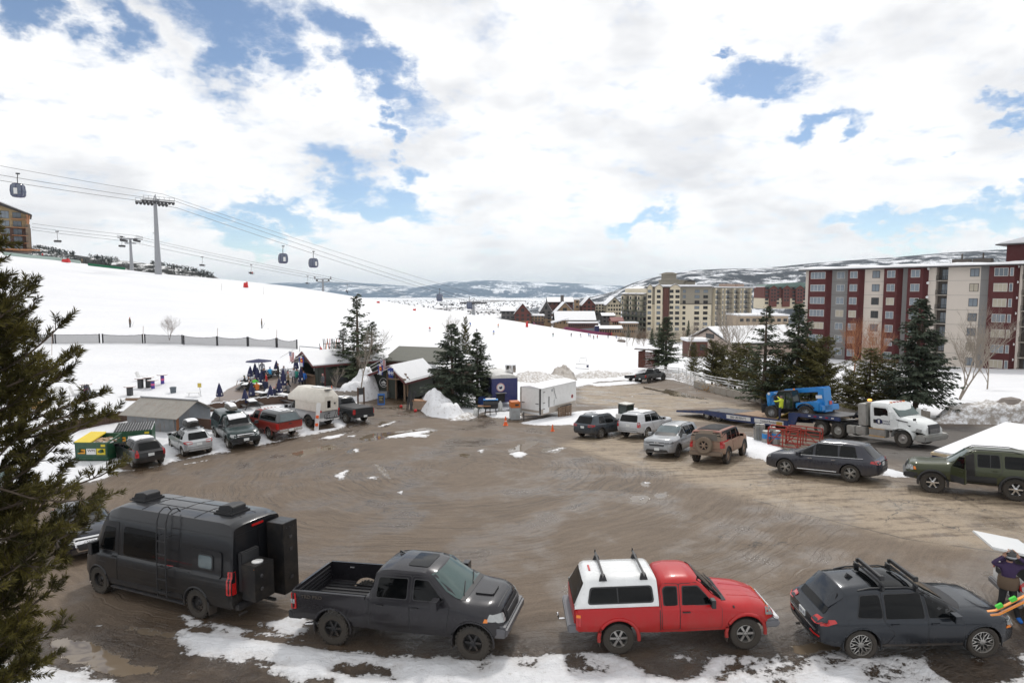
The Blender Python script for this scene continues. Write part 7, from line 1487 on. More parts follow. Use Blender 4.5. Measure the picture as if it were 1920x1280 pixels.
# tower apartments and the village
m_cream=mat('cream_stucco',(.62,.55,.42),.8,var=.05,scale=.1); m_taupe=mat('taupe_stucco',(.26,.235,.19),.8,var=.05,scale=.1); m_green=mat('dark_green_rail',(.05,.075,.05),.7); m_brick=mat('brick_brown',(.10,.04,.03),.8,var=.2,scale=.3); m_tan=mat('tan_timber',(.27,.18,.105),.8,var=.2,scale=.4); m_stone=mat('grey_stone',(.13,.12,.115),.85,var=.35,scale=.5); m_redb=mat('red_timber',(.13,.04,.03),.8,var=.15,scale=.3); m_dk=mat('dark_trim',(.035,.03,.028),.7); m_rroof=mat('red_roof',(.20,.06,.05),.7); m_teal=mat('teal_roof',(.13,.19,.17),.6); m_pink=mat('pink_stucco',(.47,.38,.33),.8,var=.05)
def gable(parent,x0,x1,y0,y1,z0,h,m=None,over=.6,edge=None,axis='Y',name='roof',snow=True,th=.35):
 """gable roof: ridge along axis"""
 for (mm,dz,o,nm) in ((edge or m_dk,0,over,name),)+(((m or MS),th,over-.15,'roof_snow'),)*(1 if snow else 0):
  q=B()
  if axis=='Y': c=(x0+x1)/2; k=h/((x1-x0)/2); q.pz([(x0-o,z0-o*k*.6+dz),(c,z0+h+dz),(x1+o,z0-o*k*.6+dz),(x1+o,z0-o*k*.6-.28+dz),(c,z0+h-.28+dz),(x0-o,z0-o*k*.6-.28+dz)],'Y',y0-o,y1+o)
  else: c=(y0+y1)/2; k=h/((y1-y0)/2); q.pz([(y0-o,z0-o*k*.6+dz),(c,z0+h+dz),(y1+o,z0-o*k*.6+dz),(y1+o,z0-o*k*.6-.28+dz),(c,z0+h-.28+dz),(y0-o,z0-o*k*.6-.28+dz)],'X',x0-o,x1+o)
  q.bd(nm,mm,parent)
def gable_wall(parent,x0,x1,y,z0,h,m,name='gable'): q=B(); q.pz([(x0,z0),((x0+x1)/2,z0+h),(x1,z0)],'Y',y,y+.5); return q.bd(name,m,parent)
def tower_block():
 d=345; F=Face(P(1212,600,d),P(1333,600,d-6)); fz=lambda v: P(1260,v,d)[2]; r=F.root('apartment_tower','cream and taupe ten-storey resort block with a pagoda-like roof tower','building',0)
 zb,zm,zt=fz(640),fz(570),fz(538); L=F.L; S_=F.s_of
 wb_(r,0,L,0,14,zb,zm,m_cream,'lower_wall'); wb_(r,0,L,.02,14,zm+.3,zt,m_taupe,'upper_wall'); wb_(r,-.2,L+.2,-.25,14.2,zm-.02,zm+.32,m_dk,'string_course')
 for u0,u1 in ((1213,1222),(1227,1241),(1255,1274)):
  a,b_=S_(u0),S_(u1); wb_(r,a,b_,-1.1,-.01,zb,zt-.1,m_cream,'bay'); gable_wall(r,a-.3,b_+.3,-1.5,zt-.1,1.8,m_cream); gable(r,a-.3,b_+.3,-1.5,3,zt-.1,1.8,over=.3,snow=True,th=.2)
 zs=[fz(544+10*k+0) -.6 for k in range(8)]
 for u,w,y in ((1217,1.9,-1.12),(1234,2.0,-1.12),(1258,2.0,-1.12),(1269,2.2,-1.12),(1306,2.6,0),(1322,2.4,0),(1246,1.2,0),(1250,1.2,0),(1282,1.6,0)): windows(r,[S_(u)],zs,y,w,1.7,fD,gD,2,rnd=[gD,gD,g_grey])
 a,b_=S_(1242.5),S_(1253.5); wb_(r,a,b_,-.5,-.0,zb,zt-.5,m_brick,'dark_bay')
 q=B(); q.box((L/2,6.5,zt+.1),(L+1.6,15.5,.3)); q.bd('eaves',m_dk,r); q=B(); q.pz([(-1.2,zt+.25),(1.5,zt+1.3),(L-1.5,zt+1.3),(L+1.2,zt+.25)],'Y',-1.4,13.5); q.bd('roof_snow',MS,r)
 x0,x1=S_(1236),S_(1290); wb_(r,x0,x1,5,12,zt,fz(525),m_taupe,'penthouse'); x0,x1=S_(1241),S_(1268); wb_(r,x0,x1,5.5,11.5,fz(525),fz(514),m_taupe,'tower');
 for zz,w0,w1 in ((fz(514),1236,1272),(fz(525),1234,1276)): q=B(); a,b_=S_(w0),S_(w1); q.pz([(a,zz),(lerp(a,b_,.3),zz+1.1),(lerp(a,b_,.7),zz+1.1),(b_,zz)],'Y',4.5,12.5); q.bd('tower_roof',m_taupe,r)
 x0,x1=S_(1285),S_(1303); wb_(r,x0,x1,3,8,zt,fz(528),m_taupe,'roof_house'); q=B(); q.pz([(x0-.8,fz(528)),((x0+x1)/2,fz(524)),(x1+.8,fz(528))],'Y',2,9); q.bd('roof_house_roof',m_dk,r)
 # left stepped wing with green balconies
 F2=Face(P(1166,600,d+26),P(1212,600,d)); w=thing('wing',None,None); w.name='left_wing'; w.parent=r;
 Mw=r.matrix_world.inverted() if False else None
 r2=F2.root('apartment_wing','stepped left wing of the resort block with rows of green balconies','building',0); L2=F2.L; bpy.data.objects.remove(w)
 z_=lambda v:P(1190,v,d+13)[2]
 wb_(r2,0,L2,0,12,z_(640),z_(550),m_taupe,'wall'); wb_(r2,L2*.1,L2,.3,12,z_(550),z_(541),m_cream,'upper_wall')
 for k in range(3): a=L2*(.02+.33*k); q=B(); q.pz([(-1.5,z_(550)),(3.5,z_(546)),(3.5,z_(546)-.3),(-1.5,z_(550)-.3)],'X',a,a+L2*.29); q.bd('roof_snow',MS,r2); q=B(); q.pz([(1.5,z_(541)),(9,z_(536)),(12,z_(536)),(12,z_(541)-.3),(1.5,z_(541)-.3)],'X',a+.5,a+L2*.29); q.bd('roof_snow',MS,r2)
 for k in range(8):
  z=z_(560+9.6*k)
  for j in range(3):
   a=L2*(.05+.33*j); wb_(r2,a+.3,a+L2*.13,-1.6,-.02,z-1.1,z+1.7,m_cream,'bay') if k<3 else None
   windows(r2,[a+L2*.08],[z+.5],-1.65 if k<3 else -.05,1.7,1.6,fD,gD); windows(r2,[a+L2*.22],[z+.4],-.05,2.6,1.9,fD,gD,2)
  balcony(r2,L2/2,z-1.2,L2*.96,0,1.7,m_green,m_green)
 # right wing, narrower and set back
 F3=Face(P(1333,600,d+2),P(1409,600,d+34)); r3=F3.root('apartment_wing','right wing of the resort block with stacked dark balconies and cream piers','building',0); L3=F3.L; z_=lambda v:P(1370,v,d+18)[2]
 wb_(r3,0,L3,0,12,z_(625),z_(539),m_taupe,'wall');
 for k,u in enumerate((1337,1350,1356,1372,1384,1390,1404)): a=F3.s_of(u); wb_(r3,a-.8,a+.8,-1.4,-.02,z_(625),z_(541),m_cream,'pier'); windows(r3,[a],[z_(547+9.5*j) for j in range(8)],-1.45,1.0,2.0,fD,g_sky,1)
 for k in range(8):
  z=z_(548+9.6*k)
  for u0,u1 in ((1338,1348),(1358,1369),(1375,1382),(1393,1402)): a,b_=F3.s_of(u0),F3.s_of(u1); balcony(r3,(a+b_)/2,z-1,b_-a,0,1.2,m_taupe,m_dk); windows(r3,[(a+b_)/2],[z+.3],-.05,min(2.6,b_-a-.8),1.9,fD,gD)
 for u0,u1 in ((1370,1385),(1391,1402)): a,b_=F3.s_of(u0),F3.s_of(u1); wb_(r3,a,b_,3,8,z_(539),z_(532),mat('beige_block',(.34,.25,.2),.8),'roof_house')
 q=B(); q.box((L3/2,5,z_(539)+.2),(L3+1,13.5,.5)); q.bd('roof_snow',MS,r3)
tower_block()
def ldg(label,u0,u1,d,vb,ve,va,m,rows,cols,depth=14,d1=None,gaxis='Y',lower=None,name='lodge',win=(1.5,1.3),over=.8,edge=None,cat='building',roofm=None,vlow=None):
 F=Face(P(u0,600,d),P(u1,600,d1 or d)); um=(u0+u1)/2; fz=lambda v:P(um,v,d)[2]; r=F.root(name,label,cat,0); zb,ze,za=fz(vb),fz(ve),fz(va); L=F.L
 wb_(r,0,L,0,depth,zb-3,ze,m,'wall')
 if lower: wb_(r,-.05,L+.05,-.15,depth+.05,zb-3,lerp(zb,ze,.38),lower,'stone_base')
 if gaxis=='Y': gable_wall(r,0,L,-.02,ze,za-ze,m); gable(r,0,L,0,depth,ze,za-ze,over=over,edge=edge,m=roofm)
 elif gaxis=='X': gable(r,0,L,0,depth,ze,za-ze,over=over,edge=edge,axis='X',m=roofm)
 else: q=B(); q.box((L/2,depth/2,ze+.3),(L+over,depth+over,.6)); q.bd('roof_snow',MS,r)
 zs=[lerp(zb,ze,(k+.6)/rows) for k in range(rows)]; windows(r,[L*(j+.5)/cols for j in range(cols)],zs,-.17 if lower else -.04,min(win[0],L/cols*.6),min(win[1],(ze-zb)/rows*.6),fD,gD,2)
 if gaxis=='Y' and za-ze>3: windows(r,[L/2],[ze+(za-ze)*.35],-.06,L*.2,(za-ze)*.35,fD,gD,2)
 return r,F,fz
ldg('red timber lodge with a steep gable and tall gable glass at the slope edge',965,995,345,610,588,569,m_redb,3,3,18,lower=m_tan)
ldg('grey stone wing left of the red gabled lodge with snowy roof',940,965,350,608,583,576,m_stone,3,3,14,gaxis='X')
ldg('low terraced lodge with tan balconies beside the red gable',996,1020,350,608,592,588,m_tan,3,4,12,gaxis='flat',lower=m_brick)
r,F,fz=ldg('pale stone lodge with narrow gable left of the long barn roof',1014,1034,380,606,583,565,m_stone,4,2,22,lower=m_tan)
ldg('wide brown gabled lodge behind the long snowy barn roof',1040,1078,390,600,588,567,m_tan,2,4,20)
ldg('red-brown roofed hall with chimney rising behind the village',1028,1074,440,585,566,558,m_brick,2,6,16,gaxis='X')
q=B(); _x,_y,_z=P(1054,560,440); q.box((_x,_y,_z),(2.2,2.2,5)); tag(q.bd('chimney',m_stone),'square stone chimney above the red-brown roofed hall','chimney')
ldg('red and grey four-storey lodge with a central gable',1092,1116,400,592,572,558,m_redb,3,3,18,lower=m_stone)
ldg('cream and red wing with flat snowy roof beside the gabled lodge',1116,1138,405,592,570,564,m_cream,4,4,14,gaxis='flat',lower=m_stone)
ldg('stone chimney-like tower left of the red gabled lodge',1078,1086,405,590,562,561,m_tan,3,1,8,gaxis='flat')
ldg('cream gabled lodge with dark eaves left of the resort wings',1139,1164,395,592,570,557,m_cream,3,5,18,over=1.4)
ldg('long timber barn with a broad snowy roof in the village centre',1042,1116,370,612,600,585,m_tan,1,12,16,gaxis='X')
ldg('low snow-roofed canopy hall in front of the long barn',1066,1122,352,616,606,603,m_brick,1,14,8,gaxis='flat')
ldg('small dark stone house with snowy roof by the village square',1130,1152,372,606,592,588,m_stone,2,3,10,gaxis='X')
ldg('red-roofed timber hall below the resort wing',1148,1168,350,612,602,596,m_tan,1,5,10,gaxis='X',edge=m_rroof,roofm=m_rroof)
ldg('row of small timber shops with snowy canopies at the slope foot',1120,1166,330,628,616,612,m_tan,1,10,8,gaxis='X')
ldg('timber pergola hall with red roof below the green balconies',1166,1196,335,628,606,602,m_tan,2,8,8,gaxis='flat',edge=m_rroof)
ldg('brown low building with snowy roof at the left end of the village',905,940,360,606,597,592,m_tan,1,5,12,gaxis='X')
def canopy():
 r=thing('timber_canopy','snow-roofed canopy on splayed timber posts at the slope edge','canopy'); x0,y0,z0=P(1034,606,335); x1=P(1066,606,335)[0]; z1=P(1066,598,335)[2]; r.location=(x0,y0,z0)
 W_=x1-x0; q=B(); q.add([(0,0,0),(W_,0,z1-z0),(W_,7,z1-z0),(0,7,0),(0,0,.7),(W_,0,z1-z0+.7),(W_,7,z1-z0+.7),(0,7,.7)],[(3,2,1,0),(4,5,6,7),(0,1,5,4),(1,2,6,5),(2,3,7,6),(3,0,4,7)]); q.bd('roof',MS,r)
 for k in range(4):
  for s in (-.8,.8): q=B(); x=W_*(.15+.25*k); q.tb([(x,1,-4.5),(x+s,1,lerp(0,z1-z0,.15+.25*k))],.16,5); q.bd('post',m_tan,r)
canopy()
def half_pipe():
 r=thing('grey_barrier','grey fabric barrier curving up at the foot of the ski slope','barrier'); q=B(); n=18; vs=[]
 for i in range(n+1):
  t=i/n; u=lerp(1052,1122,t); x,y,z=P(u,lerp(622,629,t),328); hh=lerp(.2,4.2,t**.8); vs+=[(x,y,z-.5),(x,y+1.2,z+hh)]
 q.add(vs,[(2*i,2*i+2,2*i+3,2*i+1) for i in range(n)]); q.bd('fabric',mat('grey_fabric',(.16,.165,.18),.8,var=.2,scale=.3),r); q=B(); x,y,z=P(1119,620,327); q.box((x,y,z),(2.4,.6,5)); q.bd('end_panel',M_navy,r)
half_pipe()
r,F,fz=ldg('red and tan hotel with a teal roof left of the red apartment block',1431,1512,520,572,538,530,m_redb,5,8,22,gaxis='flat',lower=m_cream,win=(3.2,2.2))
q=B(); q.pz([(0,fz(538)),(2,fz(533)),(30,fz(529)),(38,fz(531)),(38,fz(538))],'Y',-1,20); q.bd('roof',m_teal,r)
for k in range(3): a=4+11*k; wb_(r,a,a+6,-2,-.2,fz(575),fz(540),m_redb,'bay'); gable_wall(r,a-.5,a+6.5,-2.2,fz(540),2.6,m_redb); gable(r,a-.5,a+6.5,-2.2,4,fz(540),2.6,snow=False,edge=m_teal); windows(r,[a+1.8,a+4.2],[fz(544+6.2*j) for j in range(4)],-2.05,1.6,1.6)
r,F,fz=ldg('pinkish gabled lodge with snowy roof behind the lone spruce',1296,1372,165,665,634,611,m_pink,1,4,26,d1=150,win=(1.2,1.0),over=1.0)
ldg('snow-roofed wing to the right of the pinkish lodge',1365,1440,158,662,640,618,m_pink,1,6,16,gaxis='X')
ldg('small dark red shed beside the pinkish lodge',1292,1328,140,668,640,636,m_brick,1,2,5,gaxis='flat',name='shed',cat='shed')
ldg('tan flat-roofed building behind the dark spruces',1385,1478,260,612,592,590,mat('tan_block',(.38,.30,.22),.85),1,8,14,gaxis='flat')
# left hotel
def hotel():
 d=243; F=Face(P(-150,500,d-20),P(62,500,d)); r=F.root('hotel','brown and tan stone-piered hotel at the top left of the slope','building',0); fz=lambda v:P(40,v,d)[2]; L=F.L; S_=F.s_of
 m1=mat('hotel_tan',(.34,.25,.14),.8,var=.08,scale=.3); m2=mat('hotel_brown',(.10,.05,.035),.8,var=.15,scale=.3); m3=mat('hotel_timber',(.42,.20,.10),.7,var=.15); ms=mat('hotel_stone',(.19,.145,.105),.9,var=.5,scale=1.2,bump=.5)
 zb,zm,zt=fz(472),fz(428),fz(400); wb_(r,0,L,0,14,zb,zm,m2,'lower_wall'); wb_(r,0,S_(61),.05,14,zm,zt,m1,'upper_wall')
 q=B(); q.pz([(S_(-40),zt),(S_(-40),fz(370)),(S_(0),fz(386)),(S_(61),zt)],'Y',.05,13.5); q.bd('gable',m1,r)
 q=B(); q.pz([(S_(-60),fz(362)),(S_(0)-.2,fz(378)),(S_(12),fz(383)),(S_(72),fz(403)),(S_(72),fz(405)-.1),(S_(0),fz(385)),(S_(-60),fz(368))],'Y',-1.6,14.5); q.bd('roof',m_dk,r); q=B(); q.pz([(S_(-60),fz(360)),(S_(12),fz(380.5)),(S_(70),fz(401)),(S_(70),fz(402.5)),(S_(12),fz(382.7)),(S_(-60),fz(362))],'Y',-1.2,14.2); q.bd('roof_snow',MS,r)
 zs=[fz(v) for v in (405,421,435.5,449.5,463.5)]
 for i,z in enumerate(zs): windows(r,[S_(19)],[z],-.05,3.4,2.1 if i else 2.8,fD,g_grey,3); windows(r,[S_(44)],[z],-.05,2.6,2.1,fD,g_sky,2); balcony(r,S_(48),z-1.5,5.0,0,1.6,m3,MK); windows(r,[S_(-12),S_(-35),S_(-60),S_(-90)],[z],-.05,3.0,2.0,fD,g_grey,3); balcony(r,S_(-2),z-1.5,2.8,0,1.6,m3,MK)
 for u,w in ((8,1.6),(63,1.4),(-22,1.6),(-75,1.6)): x=S_(u); wb_(r,x-w/2,x+w/2,-1.5,-.1,zb,fz(421 if u>0 else 425),ms,'stone_pier'); q=B(); q.tb([(x,-.9,fz(421)),(x,-.9,zt+.3)],.35,5); q.bd('timber_post',m3,r)
 q=B(); q.tb([(S_(63),-.9,fz(430)),(S_(68),-.9,zt-.2)],.25,5); q.bd('brace',m3,r); q=B(); q.box((L/2+1,-1.6,zb+.6),(L+3,2,.5)); q.bd('deck_edge',m3,r); q=B(); q.box((S_(76),-1,zb+.9),(3,1.4,.08)); q.box((S_(76),-1.6,zb+1.5),(3,.06,.06)); q.bd('railing',MK,r)
 windows(r,[S_(31)],[zt-1],-.3,.1,.1) if 0 else None
hotel()
# entrance hut, bar hut, log hut, corrugated shed
m_hut=mat('hut_green',(.055,.062,.052),.8,var=.15,scale=2); m_fascia=mat('fascia_maroon',(.10,.022,.022),.6); m_roofm=corrugated('metal_roof',(.45,.46,.47),16,'X',.05,.4)
def roof_quad(q,a,b,c,d,th=.12):
 vs=[a,b,c,d]+[(p[0],p[1],p[2]-th) for p in (a,b,c,d)]; q.add(vs,[(0,1,2,3),(7,6,5,4),(0,4,5,1),(1,5,6,2),(2,6,7,3),(3,7,4,0)])
def hut_entrance():
 g=G(737,747); r=thing('entrance_hut','green-walled gabled hut with maroon fascia, dark doorway and round white logo','hut',(g.x,g.y,g.z),rdn(-20))  # local x right along the front, y back
 WL,WR,D=2.5,1.75,5.6; ap=(0.25,3.25); el=(-2.9,2.05); er=(1.95,1.75)
 q=B(); q.pz([(-2.4,0),(.30,0),(.30,2.55),(-.6,2.75),(-2.4,2.15)],'Y',0,.12); q.bd('wall',m_hut,r); q=B(); q.pz([(1.60,0),(1.8,0),(1.8,1.95),(1.60,2.1)],'Y',0,.12); q.bd('wall',m_hut,r)
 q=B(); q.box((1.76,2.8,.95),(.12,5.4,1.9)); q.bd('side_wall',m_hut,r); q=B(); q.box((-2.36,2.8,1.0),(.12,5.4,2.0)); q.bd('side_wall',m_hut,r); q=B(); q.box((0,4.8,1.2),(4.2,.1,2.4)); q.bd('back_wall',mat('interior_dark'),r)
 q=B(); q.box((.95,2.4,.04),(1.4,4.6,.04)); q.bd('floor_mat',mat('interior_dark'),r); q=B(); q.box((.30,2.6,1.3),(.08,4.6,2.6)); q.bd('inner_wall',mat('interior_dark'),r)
 for nm,m,off,o in (('roof',m_roofm,0,.0),('roof_snow',MS,.09,.12)):
  q=B(); y0,y1=-1.0+o,D
  roof_quad(q,(ap[0],y0,ap[1]+off),(er[0]-o,y0,er[1]+off+o*.4),(er[0]-o,y1,er[1]+off+o*.4),(ap[0],y1,ap[1]+off)); roof_quad(q,(el[0]+o,y0,el[1]+off),(ap[0],y0,ap[1]+off),(ap[0],y1,ap[1]+off),(el[0]+o,y1,el[1]+off)); q.bd(nm,m,r)
 q=B(); q.pz([(el[0],el[1]-.22),(ap[0],ap[1]-.20),(er[0],er[1]-.22),(er[0],er[1]+.0),(ap[0],ap[1]+.02),(el[0],el[1])],'Y',-1.08,-1.0); q.bd('fascia',m_fascia,r); q=B(); q.box((er[0]+.03,2.3,er[1]-.1),(.06,6.7,.2)); q.bd('gutter',m_fascia,r)
 for x in (-.55,.38,1.62): q=B(); q.box((x,-.05,1.25),(.14,.14,2.5 if x<1 else 1.9)); q.bd('post',M_wood,r)
 q=B(); q.box((1.0,-.9,2.05),(1.9,.12,.14)); q.tb([(.3,-.9,2.9),(1.6,-.9,2.1)],.06,4); q.box((1.75,-.85,.95),(.14,.14,1.9)); q.bd('truss_beam',M_wood,r); q=B(); q.box((-2.5,-.75,1.0),(.12,.12,2.0)); q.bd('post',M_wood,r)
 q=B(); q.box((.92,.06,2.35),(1.1,.06,.25)); q.bd('lintel',M_wood,r)
 q=B(); q.lt([(.46,0),(.46,-.03)],(-1.0,-.0,1.50),'Y',28); s=q.bd('round_sign',mat('sign_black',(.015,.015,.016),.5),r); q=B(); q.tb([(-1.0+.42*cos(a),-.045,1.5+.42*sin(a)) for a in np.linspace(0,6.2832,29)],.028,5); q.bd('sign_ring',MW,s)
 q=B(); q.pz([(-1.28,1.42),(-1.15,1.62),(-1.08,1.56),(-.98,1.72),(-.86,1.60),(-.72,1.48),(-.80,1.40),(-1.0,1.46)],'Y',-.05,-.035); q.bd('sign_emblem',MW,s); q=B(); q.box((-1.0,-.042,1.30),(.42,.012,.09)); q.bd('sign_lettering_bar',MW,s)
 q=B(); q.box((-1.05,-.35,.42),(1.5,.45,.62)); q.bd('metal_trough',MST,r,bevel=.03)
 # low rear building with mossy grey roof
 q=B(); q.box((-1.6,9.5,1.4),(6,6.5,2.8)); q.bd('rear_wall',m_brick,r); q=B(); roof_quad(q,(-4.9,6.0,2.9),(1.6,6.0,2.9),(1.6,9.6,4.1),(-4.9,9.6,4.1)); roof_quad(q,(-4.9,9.6,4.1),(1.6,9.6,4.1),(1.6,13.2,2.9),(-4.9,13.2,2.9)); q.bd('rear_roof',mat('mossy_shingle',(.16,.16,.14),.9,var=.25,scale=2),r)
 q=B(); roof_quad(q,(-1.0,5.7,2.75),(4.0,5.7,2.3),(4.0,10,3.3),(-1.0,10,3.85),.2); q.bd('snowy_annex_roof',MS,r); q=B(); q.box((1.6,8,1.2),(4.6,4.2,2.3)); q.bd('annex_wall',M_brownwood,r)
 return r
hut_entrance()
def flag(label,kind,x,y,z,rz=0.,w=.9,h=1.3,pole=None,tiltx=.35):
 r=thing('flag',label,'flag',(x,y,z),rz); nx,nz=10,13; mats=[mat('flag_red',(.45,.04,.05),.8),mat('flag_white',(.7,.7,.7),.8),mat('flag_blue',(.03,.05,.22),.8),mat('flag_gold',(.7,.4,.03),.8)]
 vs=[]; fs=[]; mi=[]
 for j in range(nz+1):
  for i in range(nx+1): a=i/nx; b_=j/nz; vs.append((a*w*(1-.25*b_)+.1*b_,.08*sin(a*7+b_*3)*(.3+b_),-b_*h-.12*a))
 for j in range(nz):
  for i in range(nx):
   fs.append((j*(nx+1)+i,j*(nx+1)+i+1,(j+1)*(nx+1)+i+1,(j+1)*(nx+1)+i))
   if kind=='stars': mi.append(2 if (i<5 and j<6 and (i+j)%3) else 1 if (i<5 and j<6) else (0 if i%2==0 else 1))
   elif kind=='state': c=hypot((i-5)/2.6,(j-4.5)/3.0); mi.append(3 if c<.5 else 0 if c<1 else (2 if i<3 or i>6 else 1))
   else: mi.append(1 if 3<j<9 and (i*j)%3==0 else 2)
 me=bpy.data.meshes.new('cloth'); me.from_pydata(vs,[],fs); [me.materials.append(m) for m in mats]; me.polygons.foreach_set('material_index',mi); link('cloth',me,r); q=B(); q.tb([(-.9,0,-.65),(w*.9,0,.12)],.025,5); q.bd('pole',MW,r)
for (u,v,d,k,lb) in ((541,658,58,'stars','striped flag flying left of the bar hut gable'),(559,667,58,'state','state flag with red letter and gold disc at the bar hut gable'),(712,673,57,'stars','striped flag at the left corner of the entrance hut'),(726,688,56,'navy','navy flag hanging under the entrance hut gable'),(707,682,56.5,'state','state flag hanging behind the striped one at the entrance hut')):
 x,y,z=P(u,v,d); flag(lb,k,x,y,z,rz=random.uniform(-.2,.2),w=.55,h=.95)
def hut_bar():
 g=G(575,722); r=thing('bar_hut','dark green bar hut with snowy metal roof and a serving window on the deck','hut',(g.x,g.y,g.z),rdn(-47)); W_=2.0; D=8.5; H=2.45; A=3.45   # local y back along ridge
 q=B(); q.pz([(-W_,0),(W_,0),(W_,H),(0,A-.1),(-W_,H)],'Y',.5,.6);
 q=B(); q.box((-1.75,.3,1.2),(.5,.12,2.4)); q.box((1.7,.3,1.2),(.6,.12,2.4)); q.pz([(-W_,2.25),(W_,2.25),(W_,H),(0,A-.12),(-W_,H)],'Y',.24,.36); q.bd('wall',m_hut,r)
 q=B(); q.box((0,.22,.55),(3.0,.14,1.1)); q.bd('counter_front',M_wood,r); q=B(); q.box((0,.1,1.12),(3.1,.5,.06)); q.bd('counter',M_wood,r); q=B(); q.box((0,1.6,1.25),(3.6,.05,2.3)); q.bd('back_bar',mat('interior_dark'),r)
 for x in (-1.3,-.2,1.2): q=B(); q.box((x,1.5,1.6),(.35,.08,.8)); q.bd('menu_board',MW,r)
 for s in (-1,1): q=B(); q.box((s*(W_-.06),4.3,1.22),(.12,8,2.45)); q.bd('side_wall',m_hut,r)
 for nm,m,off,o in (('roof',m_roofm,0,0),('roof_snow',MS,.08,.1)):
  q=B()
  for s in (-1,1): roof_quad(q,(0,-.4,A+off),(s*(W_+.4-o),-.4,H-.22+off),(s*(W_+.4-o),D,H-.22+off),(0,D,A+off))
  q.bd(nm,m,r)
 q=B(); q.pz([(-W_-.42,H-.42),(0,A-.18),(W_+.42,H-.42),(W_+.42,H-.24),(0,A+.02),(-W_-.42,H-.24)],'Y',-.48,-.4); q.bd('fascia',m_fascia,r); q=B(); q.box((W_+.43,4,H-.35),(.05,8.8,.18)); q.bd('gutter',m_fascia,r)
 q=B(); q.box((W_+.0,1.0,1.2),(.14,.14,2.4)); q.bd('corner_post',m_fascia,r); q=B(); q.tb([(-3.6,3.5,2.9),(-1.9,3.5,3.0)],.10,5); q.bd('red_beam',m_fascia,r)
 q=B(); q.box((W_+.9,2.2,.55),(1.1,1.2,1.1)); q.bd('grill_cabinet',MK,r,bevel=.06); q=B(); q.box((W_+1.1,4.4,1.1),(.9,.2,.5)); q.bd('wooden_board',M_wood,r)
hut_bar()
def hut_log():
 x,y,z=P(1211,690,100); r=thing('log_hut','small brown log hut with a snowy mono-pitch roof at the far edge of the lot','hut',(x,y,z),rdn(-35)); n=10
 for k in range(n):
  q=B(); q.box((-.0,0,.14+.27*k),(2.7,.16,.24)); q.bd('log',M_redlog,r,bevel=.05)
  q=B(); q.box((1.27,1.25,.14+.27*k),(.16,2.6,.24)); q.bd('log',M_redlog,r,bevel=.05)
  q=B(); q.box((-1.27,1.25,.14+.27*k),(.16,2.6,.24)); q.bd('log',M_redlog,r)
 q=B(); roof_quad(q,(-1.7,-.9,3.15),(1.7,-.9,3.15),(1.7,2.9,2.75),(-1.7,2.9,2.75),.14); q.bd('roof',M_brownwood,r); q=B(); roof_quad(q,(-1.6,-.8,3.30),(1.6,-.8,3.30),(1.6,2.8,2.90),(-1.6,2.8,2.90),.16); q.bd('roof_snow',MS,r)
 q=B(); q.box((1.36,1.0,1.7),(.04,.7,.6)); q.bd('window',g_sky,r)
M_redlog=mat('red_log',(.12,.04,.028),.8,var=.3,scale=3,bump=.3)
hut_log()
def shed():
 a,b_,c=G(240,806),G(336,816),G(398,797); f=(b_-a); L=f.length-.2; yaw=atan2(f.y,f.x); r=thing('corrugated_shed','rusty corrugated iron shed with a low gabled roof behind the parked hatchbacks','shed',(a.x,a.y,min(a.z,b_.z)),yaw)
 D=(Vector((c.x-b_.x,c.y-b_.y))).length*.85+.3; mwl=corrugated('rusty_iron',(.24,.25,.26),15,'X',.75); mrf=corrugated('rusty_roof',(.30,.28,.25),15,'X',.45); H=1.3; A=2.15
 for k in range(int(L/.42)): q=B(); q.box((.21+.42*k,.0+.006*(k%2),H/2),(.415,.05,H)); q.bd('iron_sheet',mwl,r)
 q=B(); q.pz([(0,0),(D,0),(D,H),(D/2,A),(0,H)],'X',L-.08,L); q.bd('gable_wall',corrugated('grey_iron',(.20,.22,.24),15,'Y',.3),r); q=B(); q.box((L/2,D,H/2),(L,.06,H)); q.bd('back_wall',mwl,r); q=B(); q.box((.03,D/2,H/2),(.06,D,H)); q.bd('side_wall',mwl,r)
 n=int((L+.8)/.6)
 for k in range(n):
  x0=-.4+k*(L+.8)/n; x1=x0+(L+.8)/n-.006
  for s in (0,1):
   q=B();
   if s==0: roof_quad(q,(x0,-.35,H-.1+.004*(k%2)),(x1,-.35,H-.1+.004*(k%2)),(x1,D/2,A),(x0,D/2,A),.04)
   else: roof_quad(q,(x0,D/2,A),(x1,D/2,A),(x1,D+.3,H-.1),(x0,D+.3,H-.1),.04)
   q.bd('roof_sheet',mrf,r)
 q=B(); q.tb([(-.42,D/2,A+.03),(L+.42,D/2,A+.03)],.06,5); q.bd('ridge_cap',MST,r); q=B(); q.box((L+.04,.06,H/2),(.12,.14,H)); q.bd('corner_board',mat('rust_board',(.22,.09,.04),.85),r)
 q=B(); q.box((L+1.1,D*.55,.42),(2.2,.12,.85)); q.bd('side_boards',M_brownwood,r)
shed()
